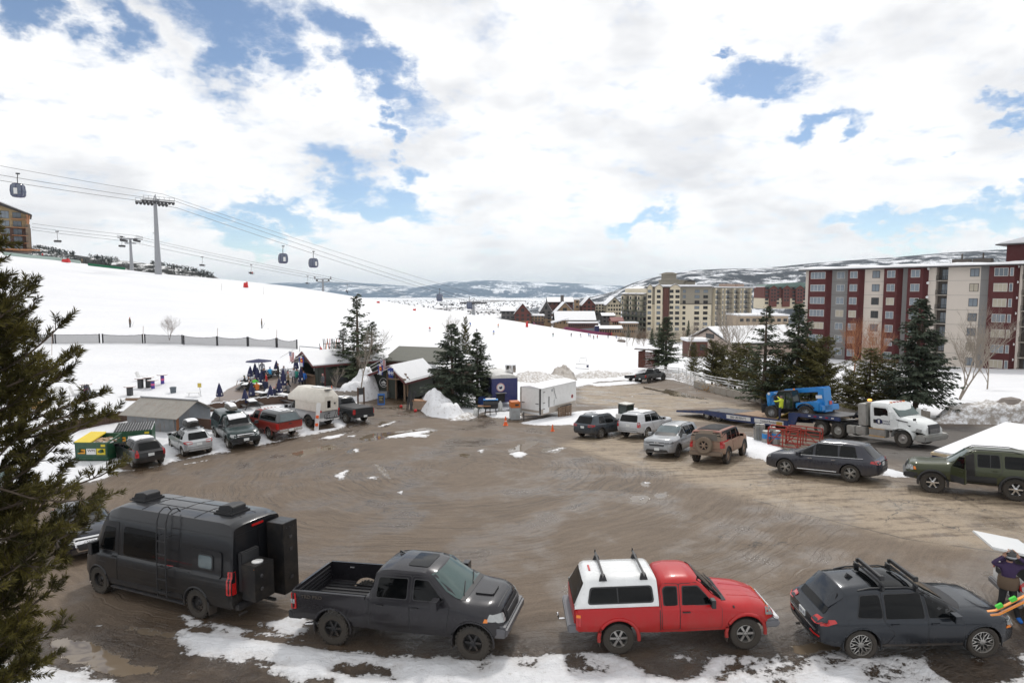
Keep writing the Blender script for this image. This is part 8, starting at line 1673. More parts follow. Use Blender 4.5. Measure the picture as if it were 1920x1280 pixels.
# ---------------------------------------------------------------- people
PM=dict(skin=mat('skin',(.42,.24,.17),.6),black=mat('cloth_black',(.018,.018,.02),.85),grey=mat('cloth_grey',(.10,.10,.11),.85),white=mat('cloth_white',(.55,.56,.60),.85),teal=mat('cloth_teal',(.02,.22,.18),.8),red=mat('cloth_red',(.45,.03,.03),.8),blue=mat('cloth_blue',(.02,.14,.5),.8),lblue=mat('cloth_light_blue',(.05,.35,.65),.8),brown=mat('cloth_brown',(.13,.09,.06),.9),khaki=mat('cloth_khaki',(.25,.19,.12),.9),green=mat('cloth_green',(.08,.55,.06),.8),orange=mat('cloth_orange',(.65,.2,.04),.8),pink=mat('cloth_pink',(.55,.25,.30),.8),purple=mat('cloth_purple',(.045,.025,.075),.85),hiviz=mat('cloth_hiviz',(.65,.75,.05),.7),navy=mat('cloth_navy',(.02,.025,.06),.85))
def skin_mesh(name,nodes,edges,mid,levels=1):
 """nodes: list of (x,y,z,r); mid: material id per edge"""
 me=bpy.data.meshes.new(name); me.from_pydata([n[:3] for n in nodes],edges,[]); o=bpy.data.objects.new(name,me); COL.objects.link(o)
 md=o.modifiers.new('s','SKIN'); sv=me.skin_vertices[0].data
 for i,n in enumerate(nodes): sv[i].radius=(n[3],n[3]*(n[4] if len(n)>4 else 1)); sv[i].use_root=(i==0)
 md.use_smooth_shade=True; sb=o.modifiers.new('b','SUBSURF'); sb.levels=levels; sb.render_levels=levels
 bpy.context.view_layer.update(); m2=bpy.data.meshes.new_from_object(o.evaluated_get(bpy.context.evaluated_depsgraph_get())); bpy.data.objects.remove(o); m2.name=name
 for _ in ('black','navy','brown','skin','grey'): m2.materials.append(PM[_])
 P_=[Vector(n[:3]) for n in nodes]; idx=[]
 for p in m2.polygons:
  c=p.center; best=(9e9,0)
  for (a,b_),mi in zip(edges,mid):
   A,B_=P_[a],P_[b_]; ab=B_-A; t=max(0,min(1,(c-A).dot(ab)/max(1e-9,ab.length_squared))); d=(A+ab*t-c).length-lerp(nodes[a][3],nodes[b_][3],t)*.9
   if d<best[0]: best=(d,mi)
  idx.append(best[1])
 m2.polygons.foreach_set('material_index',idx); m2.polygons.foreach_set('use_smooth',[True]*len(idx)); return m2
# material slots: 0 jacket 1 trousers 2 shoes 3 skin 4 hat
def body_mesh(pose):
 hip=.92; k=dict(lean=0,armL=((.24,.02,1.18),(.26,.06,.93)),armR=((-.24,.02,1.18),(-.26,.06,.93)),legL=((.11,.02,.50),(.12,-.02,.09),(.12,.16,.05)),legR=((-.11,.02,.50),(-.12,-.02,.09),(-.12,.16,.05)))
 if pose=='walk': k['legL']=((.10,.18,.52),(.11,.22,.10),(.11,.38,.07)); k['legR']=((-.10,-.02,.50),(-.11,-.28,.12),(-.11,-.14,.04)); k['armL']=((.25,-.10,1.17),(.24,-.02,.95)); k['armR']=((-.25,.12,1.18),(-.23,.28,1.02))
 if pose=='ski': hip=.80; k['lean']=.16; k['legL']=((.14,.20,.46),(.14,.0,.12),(.14,.20,.06)); k['legR']=((-.14,.20,.46),(-.14,.0,.12),(-.14,.20,.06)); k['armL']=((.33,.22,1.05),(.36,.48,1.0)); k['armR']=((-.33,.22,1.05),(-.36,.48,1.0))
 if pose=='sit': hip=.50; k['legL']=((.13,.42,.52),(.14,.44,.10),(.14,.60,.05)); k['legR']=((-.13,.42,.52),(-.14,.44,.10),(-.14,.60,.05)); k['armL']=((.27,.14,.78),(.18,.40,.76)); k['armR']=((-.27,.14,.78),(-.18,.40,.76)); k['lean']=.08
 if pose=='heads': k['armL']=((.40,.10,1.45),(.16,.08,1.66)); k['armR']=((-.40,.12,1.47),(-.15,.10,1.67)); k['legL']=((.13,.04,.50),(.20,-.02,.09),(.21,.16,.05)); k['legR']=((-.12,.08,.50),(-.22,.10,.09),(-.24,.28,.05))
 if pose=='climb': k['legL']=((.11,.16,.62),(.12,.10,.25),(.12,.26,.20)); k['armL']=((.25,.25,1.4),(.2,.45,1.55)); k['armR']=((-.25,.22,1.3),(-.2,.4,1.3))
 l=k['lean']; dz=hip-.92; fl=.6*dz if pose=='sit' else 0
 sh=1.42+dz; n=[(0,0,hip,.155,.75),(0,l*.4,hip+.25,.145,.78),(0,l*.9,sh-.05,.16,.7),(0,l*1.05,sh+.08,.06),(0,l*1.15+.01,sh+.15,.075,1.0),(0,l*1.2+.02,sh+.24,.10,1.1),(0,l*1.2+.01,sh+.32,.07)]
 e=[(0,1),(1,2),(2,3),(3,4),(4,5),(5,6)]; m=[0,0,0,3,3,4]
 def up(p): return (p[0],p[1]+ (l*.8 if p[2]>.9 and pose!='sit' else 0),p[2])
 for s,arm,leg in ((1,'armL','legL'),(-1,'armR','legR')):
  b0=len(n); n.append((s*.19,l*.9,sh-.03,.075)); e.append((2,b0)); m.append(0)
  el,ha=k[arm]; adj=0 if pose in('sit','heads','climb','ski') else dz
  n.append((el[0],el[1]+l*.5,el[2]+adj,.058)); e.append((b0,b0+1)); m.append(0); n.append((ha[0],ha[1]+l*.5,ha[2]+adj,.042)); e.append((b0+1,b0+2)); m.append(0)
  d=Vector((ha[0]-el[0],ha[1]-el[1],ha[2]-el[2])).normalized()*.09; n.append((ha[0]+d.x,ha[1]+d.y+l*.5,ha[2]+adj+d.z,.04,.6)); e.append((b0+2,b0+3)); m.append(3)
  c0=len(n); kn,an,to=k[leg]; n.append((s*.09,.0,hip-.06,.11)); e.append((0,c0)); m.append(1)
  n.append((*kn,.078)); e.append((c0,c0+1)); m.append(1); n.append((*an,.06)); e.append((c0+1,c0+2)); m.append(1); n.append((*to,.05)); e.append((c0+2,c0+3)); m.append(2)
 return skin_mesh('body',n,e,m)
_PB={}
def person(label,pose,cols,x,y,rz=0,z=None,h=1.0,group=None,extras=None,cat='person'):
 if pose not in _PB: _PB[pose]=body_mesh(pose)
 r=thing('person',label,cat,(x,y,gz(x,y) if z is None else z),rz,group); o=link('body',_PB[pose],r)
 for i,c in enumerate(cols):
  o.material_slots[i].link='OBJECT'; o.material_slots[i].material=PM[c]
 r.scale=(h,h,h)
 if extras=='skis':
  for s in (1,-1):
   if 'skiM' not in _PB: q=B(); q.box((0,.1,.02),(.10,1.55,.025)); q.pz([(.87,.01),(1.05,.09),(1.05,.11),(.87,.035)],'X',-.05,.05); _PB['skiM']=q.mesh('ski',MK)
   link('ski',_PB['skiM'],r,(s*.14,0,0));
   if 'pole' not in _PB: q=B(); q.tb([(.36,.5,1.02),(.42,.0,.05)],.012,4); _PB['pole']=q.mesh('ski_pole',MDS)
   link('ski_pole',_PB['pole'],r,sc=(s,1,1))
 if extras=='board':
  q=B(); q.box((0,.05,.02),(1.5,.28,.03)); q.bd('snowboard',MK,r)
 return r
def pp(label,pose,cols,u,v,rz=0,**k): g=G(u,v); return person(label,pose,cols,g.x,g.y,rz,**k)
PI=PI
# skiers on the slope
for u,v,rz,cols,pose,ex,lb in [(244,615,-1.4,('brown','black','black','skin','red'),'stand','skis','dark-clad skier standing on the slope near the leafless bush'),(491,617,-1.2,('brown','black','black','skin','black'),'stand','skis','skier with a brown jacket gliding above the mesh fence'),
 (806,621,PI,('red','white','black','skin','pink'),'ski','skis','small skier in red and white high on the middle of the slope'),(926,627,2.8,('blue','khaki','black','skin','black'),'ski','skis','skier in a blue jacket above the conifer pair'),(934,614,3.4,('orange','brown','black','skin','red'),'ski','board','snowboarder in orange near the slope crest'),(894,624,3.0,('grey','black','black','skin','black'),'ski','skis','grey skier just left of the spruce tip'),(882,612,3.0,('blue','grey','black','skin','white'),'ski','skis','blue-jacketed skier close under the slope crest'),
 (1037,631,3.0,('black','teal','black','skin','black'),'ski','skis','skier in black jacket and turquoise trousers'),(1071,631,3.3,('grey','black','black','skin','black'),'ski','skis','grey skier right of the one in turquoise trousers'),(1089,632,2.6,('grey','white','black','skin','white'),'ski','skis','pale grey skier before the grey barrier'),(1107,632,3.1,('white','pink','black','skin','black'),'ski','skis','crouching skier in white at the foot of the slope'),(1113,636,3.1,('brown','black','black','skin','red'),'stand','skis','skier in brown standing before the crouching one'),(1120,635,2.9,('red','black','black','skin','black'),'stand','skis','broad-stanced skier in a dark red jacket'),(1140,634,3.3,('navy','grey','black','skin','red'),'ski','skis','skier in navy near the red safety fence'),(1156,634,2.8,('blue','blue','black','skin','black'),'ski','skis','skier all in bright blue by the red safety fence'),(1191,632,3.0,('black','black','black','skin','black'),'stand','skis','black-clad skier right of the red safety fence'),(1208,634,3.0,('grey','grey','black','skin','black'),'stand',None,'grey figure standing by the ski racks'),
 (80,484,0,('red','black','black','skin','pink'),'walk',None,'person in red on the slope crest by the hotel'),(154,494,0,('khaki','brown','black','skin','black'),'walk',None,'person in khaki walking on the slope crest'),(1104,631,3.0,('blue','black','black','skin','black'),'ski','skis','dark blue skier beside the crouching one'),(1172,631,2.9,('teal','black','black','skin','black'),'stand',None,'person in teal at the end of the red fence')]:
 pp(lb,pose,cols,u,v,rz,extras=ex)
# ---------------------------------------------------------------- lift towers, cables, cabins
def lift_tower(label,u,vb,vt,d,arm,k=1.0,big=True,yaw=.5):
 x,y,z0=P(u,vb,d); H=P(u,vt,d)[2]-z0; r=thing('lift_tower',label,'lift tower',(x,y,z0-1),yaw); b=B(); b.lt([(.95*k,0),(.62*k,H*.5),(.45*k,H)],n=14); b.bd('pole',MST,r,smooth=True)
 for dz,w in ((0,1),) if big else ((0,1),(-H*.13,.8)):
  b=B(); b.box((0,0,H+dz),(arm*2*w,.45*k,.55*k)); b.bd('crossarm',MST,r)
 for s in (1,-1):
  b=B(); b.box((s*arm*.92,0,H-.35),(.2,8.6*k,.42)); b.box((s*arm*.92+.5*s,0,H+.1),(.7,8.2*k,.08)); bt=b.bd('sheave_frame',MDS,r)
  for i in range(9): q=B(); q.lt([(.38*k,-.09),(.38*k,.09)],(s*arm*.92,-3.9*k+.97*k*i,H-.7),'X',8); q.bd('sheave',MDS,bt)
  b=B();
  for i in range(7): b.box((s*arm*.92+.85*s,-4*k+1.33*k*i,H+.6),(.09,.09,1.1))
  b.box((s*arm*.92+.85*s,0,H+1.1),(.09,8.2*k,.09)); b.bd('walkway_rail',MST,r)
 if big:
  b=B(); b.tb([(-arm*.7,0,H+.2),(0,0,H+1.9),(arm*.7,0,H+.2)],.13,4); b.tb([(0,0,H),(.6,0,H+2.2)],.14,4); b.bd('head_frame',MST,r)
  b=B(); b.tb([(-1.4*k,0,1),(-.75*k,0,H)],.05,4); b.tb([(-1.8*k,0,1),(-1.15*k,0,H)],.05,4)
  for i in range(int(H/1.1)): t=i*1.1/H; b.box((lerp(-1.6,-.95,t)*k,0,1+i*1.1),(.4*k,.06,.06))
  b.bd('ladder',MST,r); b=B(); b.box((-1.2*k,0,H*.58),(1.4*k,1.2,.1)); b.bd('platform',MDS,r)
 return r
lift_tower('tall grey gondola tower standing on the upper slope',297,512,372,207,3.4,1.15,yaw=-.75)
lift_tower('grey gondola tower beyond the slope crest in front of the valley',888,603,562,300,4.6,1.15,yaw=-.75)
lift_tower('two-tiered chairlift tower left of the tall gondola tower',247,503,443,222,2.3,.75,False,yaw=.2)
lift_tower('two-tiered chairlift tower against the far blue mountains',606,556,519,262,2.6,.7,False,yaw=.2)
lift_tower('distant lift tower half lost in the valley brush',838,582,567,380,4,.5,False)
def cable(label,pts,r=.055):
 V=[P(*p) for p in pts]; out=[]
 for i in range(len(V)-1):
  a,b_=Vector(V[i]),Vector(V[i+1])
  for k in range(9): t=k/9; out.append(a.lerp(b_,t)-Vector((0,0,(4*t*(1-t))*(a-b_).length*.006)))
 out.append(Vector(V[-1])); b=B(); b.tb(out,r,4); tag(b.bd('lift_cable',MDS),label,'cable')
cable('topmost thin wire of the gondola lift',[(-160,280,160),(305,364,207),(892,552,300)],.05)
cable('upper haul cable of the gondola lift',[(-160,300,157),(262,369,204),(328,377,207),(880,560,297)],.06)
cable('lower haul cable of the gondola lift',[(-160,312,155),(266,377,201),(332,390,205),(872,563,294)],.06)
cable('topmost wire of the chairlift behind the gondola',[(60,419,205),(247,441,222),(606,517,262),(760,548,300)],.045)
cable('upper haul cable of the chairlift',[(60,426,205),(258,448,222),(612,522,262),(760,552,300)],.05)
cable('lower haul cable of the chairlift',[(60,431,203),(238,452,221),(600,524,262),(760,555,300)],.05)
def cabin_proto():
 r=thing('gondola_cabin','dark blue gondola cabin hanging nearest at the far left','gondola'); gl=mat('cabin_glass',(.10,.12,.17),.1,spec=.8); nb=mat('cabin_blue',(.02,.02,.09),.4,coat=.4)
 def ring(k,z): return [(k*1.05*copysign(abs(cos(a))**.6,cos(a)),k*.95*copysign(abs(sin(a))**.6,sin(a)),z) for a in np.linspace(0,6.2832,17)[:-1]]
 b=B(); rg=[ring(.72,-2.35),ring(.92,-2.1),ring(1.0,-1.35),ring(.90,-.5),ring(.66,-.22)]; n=16; b.add([p for g in rg for p in g],[(i*n+k,i*n+(k+1)%n,(i+1)*n+(k+1)%n,(i+1)*n+k) for i in range(4) for k in range(n)]+[tuple(range(n))[::-1],tuple(4*n+k for k in range(n))]); b.bd('glass_shell',gl,r,smooth=True)
 b=B()
 for i in range(16):
  if i%2==0: b.tb([tuple(Vector(g[i])*1.015) if True else g[i] for g in rg],.055,4)
 for g in (rg[0],rg[1],rg[-1]): b.tb([tuple(v) for v in g+g[:1]],.06,4)
 b.bd('frame',nb,r); b=B(); b.lt([(.70,-.24),(.5,-.12),(.1,-.08)],n=12); b.bd('roof',nb,r,smooth=True)
 b=B(); b.lt([(.66,-2.45),(.74,-2.32)],n=12); b.bd('floor',nb,r); b=B(); b.tb([(0,0,-.1),(0,0,.7),(.12,0,1.5)],.07,5); b.bd('hanger',MDS,r); b=B(); b.box((.12,0,1.55),(.55,.25,.22)); b.bd('grip',MDS,r)
 b=B(); b.box((0,-1.0,-1.5),(.5,.12,1.0)); b.bd('ski_holder',MW,r); return r
cp=cabin_proto(); cabs=[(33,325,175,1.62,None),(531,461,232,1.6,'blue gondola cabin, left one of the two hanging over the middle of the slope'),(588,471,240,1.55,'blue gondola cabin, right one of the two hanging over the middle of the slope'),(825,541,280,1.4,'blue gondola cabin hanging before the far mountains left of the last tower'),(881,556,295,1.45,'blue gondola cabin passing the last gondola tower')]
for i,(u,v,d,s,lb) in enumerate(cabs):
 o=cp if i==0 else dup(cp,label=lb); x,y,z=P(u,v,d); o.location=(x-.12*s,y,z-1.6*s); o.scale=(s,s,s); o.rotation_euler=(0,0,.3+.35*i); o['group']='gondola cabins on the lift'
def chair_proto():
 r=thing('lift_chair','empty chair of the chairlift nearest the hotel','lift chair'); b=B(); b.tb([(0,0,0),(0,0,-2.0),(.0,.35,-2.4),(0,.45,-3.0)],.05,4); b.box((0,0,0),(.9,.3,.3)); b.bd('hanger',MDS,r)
 b=B(); b.box((0,.1,-3.3),(1.9,.6,.08)); b.bd('seat',MDS,r); b=B(); b.box((0,.42,-2.95),(1.9,.06,.5)); b.bd('backrest',MDS,r); b=B(); b.tb([(-.95,.4,-3.0),(-1.0,-.3,-2.8),(-.8,-.5,-3.5),(.8,-.5,-3.5),(1.0,-.3,-2.8),(.95,.4,-3.0)],.04,4); b.bd('safety_bar',MDS,r); return r
ch=chair_proto(); cl=[(107,434,208,1.05,None),(228,444,220,1.05,'empty chair just left of the two-tiered chairlift tower'),(379,482,235,1.0,'empty chair hanging right of the tall gondola tower'),(471,497,245,1.0,'chair with riders over the red box on the slope'),(577,518,258,.95,'empty chair just left of the tower before the blue mountains'),(651,533,268,.95,'chair with riders right of the tower before the blue mountains')]
for i,(u,v,d,s,lb) in enumerate(cl):
 o=ch if i==0 else dup(ch,label=lb); x,y,z=P(u,v,d); o.location=(x,y,z); o.scale=(s,s,s); o.rotation_euler=(0,0,.5+.2*i); o['group']='chairs on the chairlift'
for u,v,d,c,lb in ((470,512.5,245,'black','rider in black sitting on the chair over the red box'),(473,512.5,244.8,'red','rider in red sitting on the chair over the red box'),(651,548,268,'navy','rider in navy on the chair right of the far lift tower')):
 x,y,z=P(u,v,d); person(lb,'sit',(c,'black','black','skin','black'),x,y,3.6,z=z-.5)
# fences and slope furniture
def net_fence():
 m,nt,b_=new_mat('grey_netting'); b_.inputs['Base Color'].default_value=(.16,.16,.165,1); b_.inputs['Alpha'].default_value=.62; b_.inputs['Roughness'].default_value=.9
 spans=[(-60,100,641,646),(104,187,646,645),(193,268,645,645.5),(272,342,645.5,647),(345,407,648,650),(408,464,650,651),(466,518,651,653),(520,557,653,656)]
 r=thing('mesh_fence','sagging grey mesh fence with dark posts strung across the snow','fence');
 for i,(u0,u1,v0,v1) in enumerate(spans):
  a,b2=G(u0,v0),G(u1,v1); n=10; vs=[]; H=1.28; sag=[.15,.04,.22,.05,.3,.35,.5,.45][i]
  for k in range(n+1):
   t=k/n; p=a.lerp(b2,t); z=gz(p.x,p.y); vs+=[(p.x,p.y,z-.02),(p.x,p.y,z+H-sag*4*t*(1-t)*.6+.02*sin(k*3))]
  q=B(); q.add(vs,[(2*k,2*k+2,2*k+3,2*k+1) for k in range(n)]); q.bd('net',m,r); q=B(); q.tb([vs[2*k+1] for k in range(n+1)],.025,4); q.bd('top_cord',MK,r)
  for p in (a,b2): q=B(); q.box((p.x,p.y,gz(p.x,p.y)+.66),(.13,.13,1.4)); q.bd('post',MK,r)
  if i%2==0: q=B(); q.tb([(b2.x,b2.y,b2.z),(b2.x+.15,b2.y,b2.z+2.4)],.03,4); q.bd('bamboo_pole',M_twigm,r)
M_twigm=mat('bamboo',(.30,.20,.15),.8)
net_fence()
def strip_fence(name,label,pts,h,m,d=None,cat='fence'):
 q=B(); V=[G(u,v) if d is None else Vector(P(u,v,d)) for u,v in pts]; vs=[]
 for p in V: vs+=[(p.x,p.y,p.z-.1),(p.x,p.y,p.z+h)]
 q.add(vs,[(2*i,2*i+2,2*i+3,2*i+1) for i in range(len(V)-1)]); o=q.bd(name,m); tag(o,label,cat)
strip_fence('safety_fence','green mesh safety fence along the top left of the slope',[(5,478),(60,484),(105,488),(150,494),(200,500),(240,505)],1.0,mat('green_net',(.38,.47,.43),.8))
strip_fence('safety_fence','dark green line of netting before the gondola tower',[(165,498),(200,502),(235,506)],.8,mat('dark_green_net',(.02,.14,.07),.8))
strip_fence('safety_fence','red-purple safety netting along the lower slope crest',[(1000,608.5),(1030,612.5),(1060,618),(1090,622.5),(1120,627),(1150,629.5)],1.5,mat('purple_net',(.20,.04,.09),.8))
strip_fence('safety_fence','bright red safety netting at the foot of the slope',[(1146,629.5),(1162,630.5),(1178,630.5),(1200,631.5)],2.0,mat('red_net',(.60,.06,.05),.8))
def red_box(label,u,v,w,h,d=None,nm='snow_gun_pad',cat='pad'):
 g=G(u,v); s=g.y/FPX; r=thing(nm,label,cat,(g.x,g.y,g.z)); q=B(); q.box((0,0,h*s*.5),(w*s,w*s*.6,h*s),taper=.8); q.bd('pad',M_redpad,r,bevel=.05); q=B(); q.box((w*s*.3,-.1,h*s*1.05),(w*s*.3,.2,h*s*.3)); q.bd('cap',M_redpad,r)
M_redpad=mat('red_pad',(.55,.03,.03),.6)
red_box('red box standing alone on the upper middle of the slope',461,539,8,9)
for u,v,w,h,lb in ((124,492,13,6,'red padding on the slope crest near the hotel'),(245,505,6,4,'red padding at the foot of the two-tiered chairlift tower'),(288,511,9,4,'red padding at the foot of the tall gondola tower'),(988,613,5,10,'red banner standing on the lower crest'),(777,582,6,3,'small red pad on the crest above the brush'),(709,568,6,3,'tiny red marker on the crest right of the tall spruce')): red_box(lb,u,v,w,h)
for u,v,h,lb in ((97,668,45,'thin marker pole by the left end of the mesh fence'),(415,545,14,'thin pole leaning on the upper slope'),(494,552,14,'second thin pole on the upper slope'),(442,725,12,'bamboo pole on the snow left of the patio')):
 g=G(u,v); q=B(); q.tb([(g.x,g.y,g.z-.1),(g.x+.2,g.y,g.z+h*g.y/FPX)],.03,4); tag(q.bd('marker_pole',M_twigm),lb,'pole')
# ---------------------------------------------------------------- snow field furniture, patio, piles, props
def spool_table(label,u,v,hpx,kind,group='tall round-topped tables on the snow'):
 g=G(u,v); H=hpx*g.y/FPX*1.2; r=thing('bar_table',label,'table',(g.x,g.y,g.z),0,group)
 q=B(); q.lt([(.46,H-.05),(.48,H-.02),(.46,H)],n=20); q.bd('tabletop',M_woodtop,r,smooth=True,ang=30); q=B(); q.lt([(.45,H),(.42,H+.03)],n=20); q.bd('snow_layer',MS,r)
 if kind=='dark': q=B(); q.box((0,0,H/2),(.38,.38,H-.06)); q.bd('pedestal',M_chark,r,bevel=.02)
 else: q=B(); q.lt([(.16,0),(.16,H-.05)],n=12); q.bd('pedestal',mat('banner_blue',(.07,.05,.28),.5),r); q=B(); q.lt([(.165,H*.45),(.165,H*.65)],n=12); q.bd('pink_band',mat('band_pink',(.6,.1,.25),.5),r); q=B(); q.lt([(.4,0),(.38,.05)],n=16); q.bd('foot',MW,r)
M_woodtop=mat('table_top',(.32,.20,.17),.6); M_chark=mat('charcoal_panel',(.045,.047,.05),.6)
for a in (('dark pedestal table farthest left on the snow behind the pine boughs',85,757,22,'dark'),('slim blue table behind the dark lounge chair',162,741,18,'blue'),('dark pedestal table standing behind the long log',244,744,17,'dark'),('left dark pedestal table of the cluster of four',264,730,18,'dark'),('rear dark pedestal table of the cluster of four',279,729,19,'dark'),('slim blue table at the right front of the cluster of four',287,731,16,'blue'),('slim blue table farthest right on the snow',305,722,17,'blue')): spool_table(*a)
def lounge_chair(label,u,v,m,s=1.0,rz=0.):
 g=G(u,v); r=thing('lounge_chair',label,'chair',(g.x,g.y,g.z),rz)
 for k in range(5): q=B(); q.box((.34+.16*abs(k-2)*.2,-.24+.12*k,.62-.02*abs(k-2)),(.03,.105,.95-.05*abs(k-2)),ry=.35); q.bd('back_slat',m,r)
 for k in range(4): q=B(); q.box((.16-.14*k,0,.30+.035*k),(.12,.58,.03),ry=.2); q.bd('seat_slat',m,r)
 for s_ in (-1,1):
  q=B(); q.box((-.02,s_*.36,.58),(.72,.12,.03)); q.bd('armrest',m,r); q=B(); q.box((-.30,s_*.31,.28),(.10,.03,.58)); q.bd('leg',m,r); q=B(); q.box((.16,s_*.31,.22),(.9,.03,.10),ry=.33); q.bd('leg',m,r)
 r.scale=(s,s,s)
lounge_chair('dark slatted lounge chair facing right on the snow',176,746,M_chark,1.15,PI)
lounge_chair('white lounge chair behind the pine boughs',117,753,MW,1.2,PI*.9); lounge_chair('low white lounge chair left of the dark one',145,744,MW,1.0,PI*1.1); lounge_chair('white lounge chair behind the cluster of tables',267,716,MW,1.0,PI)
def log(label,u,v,L,R,m,rz=0):
 g=G(u,v); q=B(); q.lt([(R*.9,-L/2),(R,-L/2+.05),(R*1.03,0),(R,L/2-.05),(R*.9,L/2)],(0,0,R*.9),'X',10); r=thing('log',label,'log',(g.x,g.y,g.z),rz); q.bd('trunk_piece',m,r,smooth=True,ang=50); q=B(); q.box((0,0,R*1.85),(L*.9,R,.04)); q.bd('snow_layer',MS,r)
log('long stack of split logs before the dark pedestal table',250,753,1.15,.20,M_wood,.05); log('wooden crate-like stump on the snow beside the lounge chair',155,755,.68,.22,M_wood,.1); log('tan bale behind the pine boughs on the snow',74,768,.8,.42,mat('straw',(.42,.25,.10),.9,var=.3),.4)
def bin_(): g=G(325,739); r=thing('trash_bin','grey-blue rubbish bin standing alone on the snow','bin',(g.x,g.y,g.z)); q=B(); q.lt([(.22,0),(.27,.62)],n=16); q.bd('barrel',mat('bin_grey',(.10,.12,.14),.5),r,smooth=True,ang=30); q=B(); q.lt([(.29,.60),(.29,.66),(.2,.7)],n=16); q.bd('rim',mat('bin_grey'),r);
bin_()
def white_table():
 g=G(364,746); r=thing('folding_table','white folding table with a yellow sign beside the patio umbrella','table',(g.x,g.y,g.z),.1); q=B(); q.box((0,0,.5),(1.1,.5,.04)); q.bd('tabletop',MW,r);
 for s in (-1,1): q=B(); q.tb([(s*.5,-.2,0),(s*.4,0,.5),(s*.5,.2,0)],.02,4); q.bd('leg',MW,r)
 q=B(); q.tb([(.62,0,0),(.5,0,1.0)],.02,4); q.bd('sign_post',MST,r); q=B(); q.box((.5,0,1.15),(.32,.03,.38)); q.bd('yellow_sign',mat('sign_yellow',(.55,.42,.08),.6),r)
white_table()
for (a,b_,lb) in (((144,764),(171,794),'bamboo pole crossing leftwards behind the dumpsters'),((130,803),(180,768),'bamboo pole crossing rightwards behind the dumpsters'),((167,757),(196,787),'thin bamboo pole leaning right of the crossed pair'),((195,754),(226,780),'bamboo pole with a red mark nearest the shed')):
 A=G(*a); Bq=G(*b_); g=Bq if b_[1]>a[1] else A; o=P(*(a if b_[1]>a[1] else b_),g.y); q=B(); q.tb([(g.x,g.y,g.z-.05),o],.022,4); tag(q.bd('bamboo_pole',M_twigm),lb,'pole')
def pickets(name,label,pts,n,h,w,m,cap=True,gap=.2):
 V=[G(u,v) for u,v in pts]; r=thing(name,label,'fence',tuple(V[0])); tot=[0]
 for a,b_ in zip(V,V[1:]): tot.append(tot[-1]+(b_-a).length)
 for k in range(n):
  s=tot[-1]*k/(n-1); i=max(j for j in range(len(tot)) if tot[j]<=s+1e-6); i=min(i,len(V)-2); t=(s-tot[i])/max(1e-6,tot[i+1]-tot[i]); p=V[i].lerp(V[i+1],t); dr=V[i+1]-V[i]; hh=h*random.uniform(.9,1.08)
  q=B(); q.box((0,0,hh/2),(w,.10,hh));
  if cap: q.box((0,0,hh+.03),(w*.9,.10,.06),mi=1)
  q.bd('picket',[m,MS],r,tuple(p-V[0]),atan2(dr.y,dr.x)+random.uniform(-.05,.05))
 q=B(); q.tb([tuple(v-V[0]+Vector((0,.06,h*.35))) for v in V],.025,4); q.bd('rail',m,r); return r
pickets('picket_fence','dark picket fence with snow-capped pales behind the green dumpsters',[(96,822),(140,812),(190,800),(238,792)],30,.95,.17,M_brownwood)
pickets('picket_fence','low palisade of round-topped pales along the front edge of the patio',[(392,775),(430,772),(470,765),(520,760),(575,757)],44,.80,.20,M_brownwood)
